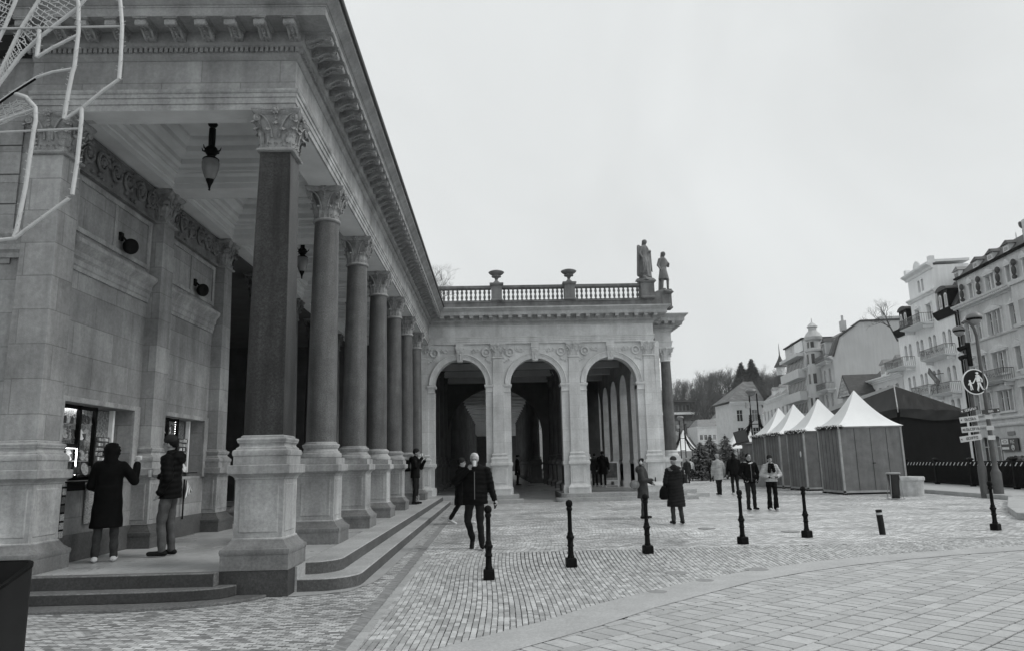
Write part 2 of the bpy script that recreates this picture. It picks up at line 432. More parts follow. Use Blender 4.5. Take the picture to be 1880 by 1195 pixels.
# ================================================================== the colonnade
AX, Y1, SP = -3.1346, 10.264, 3.08
YF = 31.62                                   # wall face of the far arcade
col_y = [Y1] + [Y1 + 3.047 + SP * k for k in range(6)]
CB = thing('colonnade_building', 'long neo-renaissance stone colonnade with near wing of granite columns and a three-arched far wing', 'colonnade', (0, 0, 0))

# --- floor and steps
def arc(cx, cy, r, a0, a1, n=6): return [(cx + r * cos(radians(a0 + (a1 - a0) * i / n)), cy + r * sin(radians(a0 + (a1 - a0) * i / n))) for i in range(n + 1)]
up = [(-2.72, 10.56)] + arc(-2.73, 11.06, .5, -60, 0) + [(-2.23, 12)]
lowc = [(-2.72, 10.15)] + arc(-2.45, 10.70, .55, -75, 0) + [(-1.90, 12)]
m = MB().prism(up + [(-2.23, 31.0), (.92, 31.0), (.92, 31.45), (-2.72, 31.45)], .165, .3307)
o = m.build('steps', STEP, CB, bevel=.008)
MB().prism(lowc + [(-1.90, 30.65), (1.10, 30.65), (1.10, 31.45), (-2.72, 31.45)], 0, .165).build('steps', STEP, CB, bevel=.008)
MB().prism(arc(2.80, 31.2, .35, 180, 270, 5) + [(8.35, 30.85), (8.35, 32.6), (9.30, 32.6), (9.30, 60), (7.3, 60), (7.3, 31.45), (2.45, 31.45)], 0, .165).build('steps', STEP, CB, bevel=.008)
MB().prism(arc(3.0, 31.42, .30, 180, 270, 4) + [(7.95, 31.12), (7.95, 32.95), (8.85, 32.95), (8.85, 60), (7.3, 60), (7.3, 31.46), (2.70, 31.46)], .165, .3307).build('steps', STEP, CB, bevel=.008)
# front steps (left foreground) and the low slab
MB().prism([(-9.5, 9.70), (-3.57, 9.70), (-3.57, 9.86), (-9.5, 9.86)], .165, .332).build('steps', STEPD, CB, bevel=.008)
MB().prism([(-9.5, 9.38), (-4.3, 9.42), (-3.75, 9.48), (-3.45, 9.60), (-3.34, 9.80), (-3.34, 9.86), (-9.5, 9.86)], .04, .166).build('steps', STEPD, CB, bevel=.008)
MB().prism([(-9.5, 9.02), (-4.4, 9.05), (-3.75, 9.16), (-3.3, 9.38), (-3.05, 9.62), (-2.95, 9.86), (-9.5, 9.86)], 0, .035).build('steps', STEPD, CB, bevel=.006)
RIS = mat('riser_shade_tone', .07, .6, .3, 1.6, .3, 120, fine=.2, speck=.3); RISF = mat('dark_block_riser_shade', .035, .6, .35, 1.6, .3, 120, fine=.2, speck=.3)  # dark strips over the step fronts; their low light is put into the colour
def riser_shade(path_, z0, z1, m_): MB().mould(path_, [(.0015, z0), (.004, z0), (.004, z1), (.0015, z1)], solid=True).build('riser_shade', m_, CB, smooth=30)
riser_shade(up + [(-2.23, 30.99)], .1655, .318, RIS); riser_shade(lowc + [(-1.90, 30.64)], .001, .152, RIS)
riser_shade([(-9.5, 9.70), (-3.59, 9.70)], .1665, .318, RISF); riser_shade([(-9.5, 9.38), (-4.3, 9.42), (-3.75, 9.48), (-3.45, 9.60), (-3.34, 9.80)], .041, .153, RISF)
FLOOR = mat('worn_floor_slabs', .42, .42, .25, 1.0, .15, 80, fine=.12, wet=.22)
nt = FLOOR.node_tree
MB().prism([(-14, 9.862), (-2.73, 9.862), (-2.73, 31.44), (-14, 31.44)], .10, .3305).build('floor', FLOOR, CB, smooth=0)
MB().prism([(-3.8, 31.46), (.93, 31.46), (.93, 35), (-3.8, 35)], .05, .3303).build('floor', FLOOR, CB, smooth=0)
MB().prism([(2.72, 31.47), (7.29, 31.47), (7.29, 35), (2.72, 35)], .05, .3303).build('floor', FLOOR, CB, smooth=0)
MB().prism([(-3.8, 35.002), (7.29, 35.002), (7.29, 135), (-3.8, 135)], .05, .3302).build('floor', FLOOR, CB, smooth=0)
MB().add([(.935, 31.0, .012), (2.44, 31.0, .012), (2.715, 35, .33), (.935, 35, .33)], [(0, 1, 2, 3)]).build('ramp', mat('ramp_cubes', .30, .6, .2, 4, .5, 60, fine=.15), CB, smooth=0)
# dark block below the corner pedestal
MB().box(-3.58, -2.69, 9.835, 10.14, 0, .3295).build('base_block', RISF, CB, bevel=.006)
MB().box(-2.688, -2.66, 10.14, 10.6, 0, .3295).build('base_block', STEP, CB)

# --- column kit (shared meshes)
PED = [(.433, .3307), (.433, .515), (.440, .530), (.446, .560), (.440, .590), (.415, .600), (.408, .612), (.375, .640), (.350, .680), (.338, .700), (.338, .715), (.320, .722),
       (.320, 1.470), (.332, 1.476), (.332, 1.492), (.350, 1.515), (.385, 1.535), (.405, 1.547), (.408, 1.655), (.395, 1.662)]
def panel_frame(mb, h, z0, z1, cx=0, cy=0, d=.010):
    # raised frame bead and sunk bevel on the four faces of the die
    for rz in range(4):
        M = Matrix.Rotation(rz * pi / 2, 4, 'Z'); M.translation = Vector((cx, cy, 0))
        keep = mb.M; mb.M = (keep or Matrix()) @ M
        a = h - .075
        q = [(-a, z0), (a, z0), (a, z1), (-a, z1)]
        qi = [(-a + .05, z0 + .05), (a - .05, z0 + .05), (a - .05, z1 - .05), (-a + .05, z1 - .05)]
        qo = [(-a - .012, z0 - .012), (a + .012, z0 - .012), (a + .012, z1 + .012), (-a - .012, z1 + .012)]
        vs = [(x, -h - .0005, z) for x, z in qo] + [(x, -h - d, z) for x, z in q] + [(x, -h - .001, z) for x, z in qi]
        fs = []
        for k in range(4):
            j = (k + 1) % 4
            fs += [(k, j, 4 + j, 4 + k), (4 + k, 4 + j, 8 + j, 8 + k)]
        mb.add(vs, fs); mb.M = keep
def square_pedestal():
    mb = MB().sqm(.32, PED); panel_frame(mb, .32, .80, 1.40); return mb
BASE_SQ = [(.352, 1.662), (.352, 1.775), (.362, 1.785), (.368, 1.815), (.362, 1.85), (.345, 1.862), (.330, 1.868), (.330, 1.885), (.305, 1.90), (.296, 1.925), (.305, 1.948), (.318, 1.955), (.318, 1.968), (.322, 1.975), (.328, 1.995), (.322, 2.012), (.300, 2.020), (.285, 2.022), (.285, 2.042), (.262, 2.055)]
def shaft_prof(r0, r1, z0=2.055, z1=6.12, n=9):
    out = []
    for i in range(n + 1):
        t = i / n; out.append((r0 - (r0 - r1) * (t ** 1.7), z0 + (z1 - z0) * t))
    return out
def leaf(mb, P, out, tan, w, h, curl, lean=.25, rib=.12, rows=7):
    """acanthus leaf: P base point, out/tan unit 2-D vectors"""
    pts = []
    for k in range(rows + 1):
        t = k / rows
        zz = h * min(1, t * 1.15) if t < .82 else h * (.943 - (t - .82) * .9)
        oo = lean * h * t * t + (curl * max(0, t - .55) / .45) ** 1 * 1.0 * (1 if t < .99 else .92)
        ww = w * (0.55 + .55 * sin(pi * min(1, t * .95 + .08))) * (1 if t < .9 else .55) * (1 + .16 * (-1) ** k)
        for c in (-1, -.5, 0, .5, 1):
            push = rib * w * (1 - abs(c) * 1.6) if abs(c) != .5 else -rib * w * .5
            q = (P[0] + out[0] * (oo + push) + tan[0] * c * ww / 2, P[1] + out[1] * (oo + push) + tan[1] * c * ww / 2, P[2] + zz - abs(c) * .12 * w)
            pts.append(q)
    fs = [(r * 5 + c, r * 5 + c + 1, (r + 1) * 5 + c + 1, (r + 1) * 5 + c) for r in range(rows) for c in range(4)]
    n = len(pts); mb.add(pts, fs)
    # thickness: back sheet
    mb.add([(x - out[0] * .012, y - out[1] * .012, z) for x, y, z in pts], [f[::-1] for f in fs])
def spiral(mb, c, ex, ez, r, turns=2.2, th=.012, start=pi, dirn=1, depth=None):
    pts = []; n = 22
    for i in range(n + 1):
        t = i / n; a = start + dirn * turns * 2 * pi * t; rr = r * (1 - t * .85)
        q = Vector(c) + Vector(ex) * rr * cos(a) + Vector(ez) * rr * sin(a)
        if depth: q += Vector(depth) * t
        pts.append(q)
    mb.tube(pts, [th * (1 - .3 * i / n) for i in range(n + 1)], 6)
    mb.ell(c if not depth else tuple(Vector(c) + Vector(depth)), (th * 1.7,) * 3, 8, 5)
def capital(square=True):
    mb = MB(); z0, z1 = 6.12, 6.764
    if square:
        mb.sqm(.22, [(.225, z0), (.262, z0 + .012), (.272, z0 + .032), (.262, z0 + .052), (.228, z0 + .062), (.228, z0 + .10), (.232, z0 + .35), (.262, z0 + .52), (.285, z0 + .57)])
    else:
        mb.lathe([(.222, z0), (.255, z0 + .012), (.264, z0 + .032), (.255, z0 + .052), (.224, z0 + .062), (.222, z0 + .10), (.226, z0 + .35), (.26, z0 + .52), (.285, z0 + .57)], 28)
    # small pointed leaves above the astragal
    for f in range(4):
        ca, sa = cos(f * pi / 2), sin(f * pi / 2)
        out = (sa, -ca); tan = (ca, sa)
        if square:
            for k in (-.18, -.09, 0, .09, .18):
                leaf(mb, (out[0] * .228 + tan[0] * k, out[1] * .228 + tan[1] * k, z0 + .06), out, tan, .075, .10, .025, .1, rows=4)
        # large leaves
            for k in (-.115, .115):
                leaf(mb, (out[0] * .232 + tan[0] * k, out[1] * .232 + tan[1] * k, z0 + .10), out, tan, .12, .27, .07, .12)
            leaf(mb, (out[0] * .235, out[1] * .235, z0 + .2), out, tan, .10, .27, .05, .15)
        # face volutes and stems
        for sg in (-1, 1):
            c = (out[0] * .30 + tan[0] * .262 * sg, out[1] * .30 + tan[1] * .262 * sg, z0 + .505)
            spiral(mb, c, (tan[0] * sg, tan[1] * sg, 0), (0, 0, 1), .056, 2.1, .0125, start=pi * .5, dirn=-1)
            pts = []
            for i in range(9):
                t = i / 8
                k = .055 + (.262 - .055) * t ** 1.6
                pts.append((out[0] * (.245 + .055 * t) + tan[0] * k * sg, out[1] * (.245 + .055 * t) + tan[1] * k * sg, z0 + .22 + (.345) * sin(t * pi / 2)))
            mb.tube(pts, [.016 - .004 * i / 8 for i in range(9)], 6)
        # rosette and pendant
        R = .335
        mb.ell((out[0] * R, out[1] * R, z1 - .035), (.035,) * 3, 8, 5)
        for i in range(7):
            a = 2 * pi * i / 7
            mb.ell((out[0] * (R - .005) + tan[0] * .045 * cos(a), out[1] * (R - .005) + tan[1] * .045 * cos(a), z1 - .035 + .045 * sin(a)), (.024,) * 3, 6, 4)
        for i, zz in enumerate((.09, .135, .18, .22)):
            mb.ell((out[0] * (.285 - i * .012), out[1] * (.285 - i * .012), z1 - zz), (.028 - .003 * i,) * 3, 7, 4)
    # corner leaves
    for f in range(4):
        a = pi / 4 + f * pi / 2; out = (cos(a), sin(a)); tan = (-sin(a), cos(a)); r = .30 if square else .235
        leaf(mb, (out[0] * r, out[1] * r, z0 + .09), out, tan, .13, .30, .085, .16)
        leaf(mb, (out[0] * (r + .03), out[1] * (r + .03), z0 + .25), out, tan, .11, .22, .075, .35)
        mb.tube([(out[0] * (.34 + .045 * t), out[1] * (.34 + .045 * t), z0 + .40 + .16 * t) for t in (0, .5, 1)], [.02, .035, .03], 7)
    if not square:
        for k in range(8):
            a = k * pi / 4 + pi / 8; out = (cos(a), sin(a)); tan = (-sin(a), cos(a))
            leaf(mb, (out[0] * .225, out[1] * .225, z0 + .065), out, tan, .13, .25, .06, .1)
        for k in range(20):
            a = k * pi / 10; out = (cos(a), sin(a)); tan = (-sin(a), cos(a))
            leaf(mb, (out[0] * .224, out[1] * .224, z0 + .06), out, tan, .06, .09, .02, .1, rows=3)
    # abacus with hollow sides and horns
    def plan(k, dep):
        pts = []
        for f in range(4):
            a = pi / 4 + f * pi / 2 - pi / 2
            c1 = (cos(a) * k * sqrt(2), sin(a) * k * sqrt(2)); c2 = (cos(a + pi / 2) * k * sqrt(2), sin(a + pi / 2) * k * sqrt(2))
            mx, my = (c1[0] + c2[0]) / 2, (c1[1] + c2[1]) / 2
            for i in range(8):
                t = i / 8 * .88 + .06; s_ = sin(pi * t) * dep
                pts.append((c1[0] + (c2[0] - c1[0]) * t - mx / k * s_, c1[1] + (c2[1] - c1[1]) * t - my / k * s_))
        return pts
    mb.loft([[(x, y, z) for x, y in plan(k, d)] for k, d, z in ((.325, .05, z1 - .085), (.36, .06, z1 - .062), (.375, .062, z1 - .04), (.375, .062, z1 - .03), (.385, .064, z1 - .026), (.385, .064, z1 - .001))])
    return mb
kit = {}
PLM = mat('plinth_stone', .17, .8, .3, 2, .5, 60, streak=.2, fine=.2); STG2 = mat('wall_plinth_granite', .085, .7, .3, 2, .4, 60, fine=.25)
STMW = mat('moulded_wall_stone', .31, .85, .28, 1.6, .45, 70, streak=.3, fine=.16)
def column(parent, x, y, kind, zoff=0, mats=None, ped=True, cap=True):
    pm, bm, sm, cm = mats
    sh = None
    key = (kind, pm.name, bm.name, sm.name, cm.name)
    if key not in kit:
        P = square_pedestal().build('pedestal', pm, None, bevel=.004)
        if pm is STM or pm is STMW:
            q_ = MB().sqm(.32, [(r_ + .004, z_) for r_, z_ in PED[:10 if pm is STM else 12]]); PLN = q_.build('plinth', PLM if pm is STM else STG2, P)
        if kind == 'sq':
            B = MB().sqm(.26, BASE_SQ).build('column_base', bm, None)
            Sh = MB().sqm(.26, shaft_prof(.262, .222)).build('column', sm, None, smooth=10, bevel=.006)
            Cp = capital(True).build('capital', cm, None, smooth=40, recalc=False)
        else:
            B = MB().sqm(.3, [(.352, 1.662), (.352, 1.775)]).lathe([(r + (.0 if r > .3 else .0), z) for r, z in BASE_SQ[1:]], 40).build('column_base', bm, None)
            Sh = MB().lathe(shaft_prof(.262, .221), 40).build('column', sm, None, smooth=60)
            Cp = capital(False).build('capital', cm, None, smooth=40, recalc=False)
        kit[key] = (P, B, Sh, Cp); first = True
    else: first = False
    out = []
    for src, use in zip(kit[key], (ped, True, True, cap)):
        if not use: out.append(None); continue
        if first: o = src
        else:
            o = src.copy(); COL.objects.link(o)
            for ch in [x_ for x_ in bpy.data.objects if x_.parent is src and x_.name.startswith('plinth')][:1]:
                c_ = ch.copy(); COL.objects.link(c_); c_.parent = o
        out.append(o)
    shf = out[2]; shf.parent = parent; shf.location = (x, y, zoff)
    for o in (out[0], out[1], out[3]):
        if o is not None: o.parent = shf; o.location = (0, 0, 0)
    return shf
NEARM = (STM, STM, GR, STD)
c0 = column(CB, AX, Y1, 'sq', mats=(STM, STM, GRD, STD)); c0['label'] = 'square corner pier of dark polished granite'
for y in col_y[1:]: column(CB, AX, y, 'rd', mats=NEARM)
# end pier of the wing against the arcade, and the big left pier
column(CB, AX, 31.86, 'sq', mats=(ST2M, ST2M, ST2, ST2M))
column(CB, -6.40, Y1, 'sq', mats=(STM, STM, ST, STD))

# --- entablature (mitred sweep round both wings)
HW = .267
EX = AX + HW; EY = Y1 - HW; FY = YF - .09
path = [(-6.70, EY), (EX, EY), (EX, FY), (7.0, FY), (7.0, 33.53), (8.27, 33.53), (8.27, 60)]
arch = [(-.39, 6.766), (0, 6.766), (0, 6.855), (.018, 6.862), (.018, 6.945), (.034, 6.952), (.034, 7.01), (.05, 7.018), (.062, 7.045), (.062, 7.07), (.004, 7.074), (-.39, 7.074)]
frz = [(-.5, 7.0745), (.0, 7.0745), (.0, 7.548), (-.5, 7.548)]
bed = [(-.5, 7.5485), (.012, 7.5485), (.02, 7.56), (.045, 7.585), (.055, 7.60), (.055, 7.635), (.060, 7.64), (.060, 7.71), (.10, 7.714), (.10, 7.725), (.115, 7.73), (.14, 7.765), (.145, 7.785), (.145, 7.928), (-.5, 7.928)]
cor = [(-.5, 7.9285), (.545, 7.9285), (.545, 8.055), (.556, 8.06), (.556, 8.082), (.575, 8.09), (.60, 8.115), (.64, 8.16), (.685, 8.195), (.695, 8.205), (.695, 8.25), (.3, 8.275), (-.5, 8.275)]
near = path[:3]; far = path[2:5]
def split_sweep(prof, mt, nm, mt2):
    # near wing and far wing swept together so the inner mitre is true, then separated by path span
    a = MB().mould(path, prof, solid=True)
    n = len(path); m = len(prof)
    def sub(i0, i1):
        b = MB(); ring = []
        for k in range(m): ring.append([a.v[k * n + i] for i in range(i0, i1 + 1)])
        w = i1 - i0 + 1; vs = [p for r in ring for p in r]; fs = []
        for k in range(m):
            k2 = (k + 1) % m
            for i in range(w - 1): fs.append((k * w + i, k * w + i + 1, k2 * w + i + 1, k2 * w + i))
        fs += [tuple(k * w for k in range(m)), tuple(k * w + w - 1 for k in range(m))[::-1]]
        return b.add(vs, fs)
    sub(0, 2).build(nm, mt, CB, smooth=20); sub(2, 6).build(nm, mt2, CB, smooth=20)
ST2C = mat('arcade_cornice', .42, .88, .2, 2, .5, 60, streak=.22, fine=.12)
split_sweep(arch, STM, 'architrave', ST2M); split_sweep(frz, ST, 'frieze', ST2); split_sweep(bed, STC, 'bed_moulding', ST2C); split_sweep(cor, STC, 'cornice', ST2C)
# gutter along the wing's roof edge
g = [(.70, 8.252), (.735, 8.255), (.745, 8.275), (.745, 8.335), (.70, 8.335)]
gp = path[:3]
MB().mould([(-6.7, EY), (EX, EY), (EX, FY - .66)], g, solid=True).build('gutter', mat('tarred_gutter', .03, .6, .2, 6), CB)
# roof behind
MB().mould([(-14, EY), (EX, EY), (EX, FY - .6)], [(.69, 8.28), (-5.5, 8.9), (-5.5, 8.7), (.3, 8.277)], solid=True).build('roof', mat('roof_sheet', .12, .5, .2, 2), CB)
# dentils and modillions
def along(pth, step, off, margin=0.0):
    for (a, b) in zip(pth, pth[1:]):
        a = Vector(a); b = Vector(b); d = (b - a); L_ = d.length; d.normalize(); nrm = Vector((d.y, -d.x))
        n = max(1, int(round((L_ - 2 * margin) / step)))
        st = (L_ - 2 * margin) / n
        for i in range(n + 1):
            p = a + d * (margin + i * st)
            yield p + nrm * off, d, nrm
def boxat(mb, p, d, nrm, hw, dep, z0, z1):
    q = [p - d * hw, p + d * hw, p + d * hw + nrm * dep, p - d * hw + nrm * dep]
    mb.add([(v.x, v.y, z0) for v in q] + [(v.x, v.y, z1) for v in q], [(0, 1, 2, 3), (4, 7, 6, 5), (0, 4, 5, 1), (1, 5, 6, 2), (2, 6, 7, 3), (3, 7, 4, 0)])
for pth, mt in ((path[:3], STC), (path[2:5], ST2C), (path[4:6], ST2C), ([path[5], (8.27, 40)], ST2C)):
    mb = MB()
    for p, d, nr in along(pth, .073, .058, -.03 if pth[0][0] < -5 else .07): boxat(mb, p, d, nr, .023, .042, 7.645, 7.7105)
    mb.build('dentil_course', mt, CB, smooth=0, kind='stuff')
def modillion():
    mb = MB()
    prof = [(0, -.15), (.04, -.158), (.09, -.15), (.14, -.118), (.19, -.088), (.24, -.078), (.28, -.088), (.32, -.112), (.355, -.118), (.385, -.10), (.395, -.07), (.385, -.035)]
    w = .078
    rings = [[(-w, -y, z), (-w * .62, -y, z - .008), (-w * .38, -y, z + .006), (0, -y, z - .014), (w * .38, -y, z + .006), (w * .62, -y, z - .008), (w, -y, z), (w, -y, -.03), (-w, -y, -.03)] for y, z in prof]
    mb.loft(rings)
    mb.box(-w - .018, w + .018, -.41, 0, -.03, -.001); mb.box(-w - .028, w + .028, -.42, 0, -.014, -.0005)
    for sx in (-w, w):
        spiral(mb, (sx, -.335, -.078), (0, -1, 0), (0, 0, 1), .040, 1.7, .010, dirn=1)
        spiral(mb, (sx, -.065, -.098), (0, 1, 0), (0, 0, 1), .052, 1.7, .011, dirn=-1)
    leaf(mb, (0, -.10, -.155), (0, -1), (1, 0), .13, .035, .05, .2, rows=4)
    for k in range(5): mb.ell((0, -.12 - .045 * k, -.135 + .013 * k), (.026, .02, .022), 7, 4)
    mb.tube([(-w, -.37, -.10), (w, -.37, -.10)], .024, 8)
    return mb
MOD = {}
def put_mods(pth, step, mt, marg0, marg1):
    a = Vector(pth[0]); b = Vector(pth[1]); d = b - a; L_ = d.length; d.normalize(); nr = Vector((d.y, -d.x))
    n = max(1, int(round((L_ - marg0 - marg1) / step))); st = (L_ - marg0 - marg1) / n
    return [(a + d * (marg0 + i * st) + nr * .143, atan2(d.y, d.x)) for i in range(n + 1)]
def mod_band(spots, mt):
    src = modillion().build('modillion', mt, CB, smooth=40, recalc=False)
    for i, (p, rz) in enumerate(spots):
        o = src if i == 0 else src.copy()
        if i: COL.objects.link(o); o.parent = CB
        o.location = (p.x, p.y, 7.928); o.rotation_euler.z = rz
mod_band(put_mods(path[0:2], .40, STC, .1, -.02) + put_mods(path[1:3], .40, STC, -.02, .60), STD)
mod_band(put_mods(path[2:4], .413, ST2C, .62, -.04) + put_mods(path[3:5], .413, ST2C, -.04, .65) + put_mods(path[4:6], .413, ST2C, .62, -.04) + put_mods([path[5], (8.27, 36)], .413, ST2C, -.04, 0), ST2C)
# the deeper wall of the building above the left pier
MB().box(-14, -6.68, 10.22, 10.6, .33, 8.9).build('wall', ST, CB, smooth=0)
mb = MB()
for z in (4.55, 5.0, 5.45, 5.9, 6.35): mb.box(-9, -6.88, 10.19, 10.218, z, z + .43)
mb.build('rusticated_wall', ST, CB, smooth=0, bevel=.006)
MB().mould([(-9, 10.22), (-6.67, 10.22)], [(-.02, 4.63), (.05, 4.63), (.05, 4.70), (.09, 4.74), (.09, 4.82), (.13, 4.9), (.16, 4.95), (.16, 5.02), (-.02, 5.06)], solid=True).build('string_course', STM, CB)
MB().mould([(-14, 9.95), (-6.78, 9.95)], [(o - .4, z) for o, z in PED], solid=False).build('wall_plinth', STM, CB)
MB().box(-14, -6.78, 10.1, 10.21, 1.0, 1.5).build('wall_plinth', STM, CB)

# --- wing: back wall with kiosk windows
XW = -6.30
def xwall(mb, x, t, y0, y1, z0, z1, holes):
    """wall in the plane x, thickness t behind, rectangular holes (y0,y1,z0,z1)"""
    ys = sorted({y0, y1} | {h for q in holes for h in q[:2]}); zs = sorted({z0, z1} | {h for q in holes for h in q[2:]})
    for a, b in zip(ys, ys[1:]):
        for c, d in zip(zs, zs[1:]):
            if any(q[0] <= a and b <= q[1] and q[2] <= c and d <= q[3] for q in holes): continue
            mb.add([(x, a, c), (x, b, c), (x, b, d), (x, a, d)], [(0, 1, 2, 3)])
    for q in holes:
        a, b, c, d = q
        mb.add([(x, a, c), (x, b, c), (x, b, d), (x, a, d), (x - t, a, c), (x - t, b, c), (x - t, b, d), (x - t, a, d)],
               [(0, 4, 5, 1), (1, 5, 6, 2), (2, 6, 7, 3), (3, 7, 4, 0)])
    mb.add([(x, y1, z0), (x - t, y1, z0), (x - t, y1, z1), (x, y1, z1)], [(0, 1, 2, 3)])
kw = [(10.78, 12.87, 1.50, 2.645), (13.88, 15.96, 1.50, 2.645)]
mb = MB(); xwall(mb, XW, .42, 10.5, 16.9, .33, 6.9, kw); mb.build('wall', ST, CB, smooth=0)
# stone surrounds
for a, b, c, d in kw:
    mb = MB()
    mb.box(XW, XW + .045, b, b + .20, c - .02, d + .08); mb.box(XW, XW + .045, a - .16, a, c - .02, d + .08); mb.box(XW, XW + .043, a, b, d, d + .08)
    mb.build('window_surround', STM, CB, bevel=.005)
MB().box(XW, XW + .04, 10.62, 16.8, .3307, .72).build('wall_plinth', STG2, CB, bevel=.01)
# wall pilasters
for y in (13.36, 16.45):
    s_ = column(CB, XW - .02, y, 'sq', mats=(STMW, STM, ST, STD))
# horizontal cornice band at mid height, raised panel frames, scroll frieze
for a, b in ((10.55, 13.09), (13.63, 16.18)):
    MB().mould([(XW, a), (XW, b)], [(-.01, 4.60), (.03, 4.60), (.03, 4.66), (.05, 4.68), (.05, 4.76), (.085, 4.80), (.085, 4.88), (.13, 4.94), (.17, 4.99), (.17, 5.05), (.10, 5.10), (-.01, 5.13)], solid=True).build('string_course', STM, CB)
    mb = MB()
    mb.box(XW, XW + .03, a + .05, a + .16, 5.2, 6.08); mb.box(XW, XW + .03, b - .16, b - .05, 5.2, 6.08)
    mb.box(XW, XW + .03, a + .16, b - .16, 5.2, 5.28); mb.box(XW, XW + .03, a + .16, b - .16, 6.0, 6.08)
    mb.box(XW, XW + .018, (a + b) / 2 - .04, (a + b) / 2 + .04, 5.28, 6.0)
    mb.build('wall_panel', STM, CB, bevel=.006)
    # carved scroll frieze
    mb = MB(); mb.box(XW, XW + .03, a, b, 6.14, 6.76); mb.box(XW, XW + .08, a, b, 6.12, 6.17)
    n = 6; st = (b - a) / n
    for i in range(n):
        cy = a + st * (i + .5); sg = 1 if i % 2 else -1
        spiral(mb, (XW + .07, cy, 6.47), (0, 1, 0), (0, 0, 1), .19, 2.0, .032, start=pi * (0 if sg > 0 else 1), dirn=sg)
        for k in range(9):
            aa = k * 2 * pi / 9
            leaf(mb, (XW + .03, cy + .12 * cos(aa), 6.45 + .12 * sin(aa)), (1, 0), (0, 1), .09, .10, .05, .3, rows=3)
        for k in range(6):
            mb.ell((XW + .05, cy + random.uniform(-.2, .2), 6.45 + random.uniform(-.25, .25)), (.04, .04, .04), 6, 4)
    mb.build('carved_frieze', STG, CB, smooth=40, recalc=False)
# ceiling: beams and coffers
beamx = (-5.93, -3.402)
def coffer(y0, y1, x0=-5.93, x1=-3.402, m_=PLAS):
    mb = MB()
    prof = [(-.006, 6.764), (-.006, 6.86), (-.03, 6.87), (-.03, 6.98), (-.09, 7.02), (-.09, 7.06), (-.14, 7.07), (-.14, 7.13), (-.20, 7.17), (-.20, 7.27), (-.30, 7.30), (-.34, 7.36), (-.34, 7.46), (-.44, 7.50), (-.46, 7.54), (-.46, 7.60), (-.56, 7.62)]
    mb.mould([(x0, y0), (x1, y0), (x1, y1), (x0, y1)], prof, closed=True)
    mb.f = [f for f in mb.f if len(f) == 4 and not (f == mb.f[-2])]
    # last cap is the ceiling panel; drop the lower cap
    n = 4; k = len(prof)
    mb.f = [f for f in mb.f if f != (3, 2, 1, 0)]
    o = mb.build('ceiling_coffer', m_, CB, smooth=20, recalc=False)
    d = MB()
    rect = [(x0 + .095, y0 + .095), (x1 - .095, y0 + .095), (x1 - .095, y1 - .095), (x0 + .095, y1 - .095)]
    for (a, b) in zip(rect, rect[1:] + rect[:1]):
        a = Vector(a); b = Vector(b); dd = (b - a); L_ = dd.length; dd.normalize(); nn = Vector((-dd.y, dd.x)); n = int(L_ / .07)
        for i in range(n): boxat(d, a + dd * (.05 + i * L_ / n), dd, nn, .02, .04, 7.065, 7.125)
    d.build('dentil_course', m_, CB, smooth=0, kind='stuff')
ys = [Y1 - .267 + .40] + []
edges = [(10.40, 13.05)] + [(col_y[k] + .26, col_y[k + 1] - .26) for k in range(1, 6)] + [(col_y[6] + .26, 31.3)]
for a, b in edges: coffer(a, b)
for k in range(len(edges) - 1): MB().box(-5.93, -3.402, edges[k][1], edges[k + 1][0], 6.768, 7.3).build('ceiling_beam', PLAS, CB)
MB().box(-6.2, -5.93, 10.3, 31.4, 6.767, 7.3).build('ceiling_beam', PLAS, CB)
MB().box(-6.28, -6.202, 10.3, 31.4, 6.80, 7.3).build('ceiling_beam', PLAS, CB)
MB().box(-5.93, -3.402, 10.27, 10.403, 6.762, 7.3).build('ceiling_beam', PLAS, CB)
MB().box(AX - HW, AX + .233, 10.2, 31.4, 6.7645, 7.3).build('ceiling_beam', PLAS, CB)
MB().box(-6.68, AX, 10.0, 10.268, 6.7635, 7.06).build('ceiling_beam', PLAS, CB)
MB().box(-13, -2.9, 9.99, 31.5, 7.75, 8.0).build('attic_floor', DARK, CB)
# deep hall behind, dark
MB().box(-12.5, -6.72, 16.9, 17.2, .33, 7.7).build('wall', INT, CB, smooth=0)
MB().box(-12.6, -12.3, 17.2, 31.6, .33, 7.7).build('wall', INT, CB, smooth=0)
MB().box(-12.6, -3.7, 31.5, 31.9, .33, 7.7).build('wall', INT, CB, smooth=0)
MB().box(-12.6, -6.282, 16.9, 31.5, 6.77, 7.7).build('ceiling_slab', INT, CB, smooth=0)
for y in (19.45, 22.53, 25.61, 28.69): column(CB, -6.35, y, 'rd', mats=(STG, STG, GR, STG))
for y in (19.45, 22.53, 25.61, 28.69): column(CB, -12.25, y, 'sq', mats=(INT, INT, INT, INT))

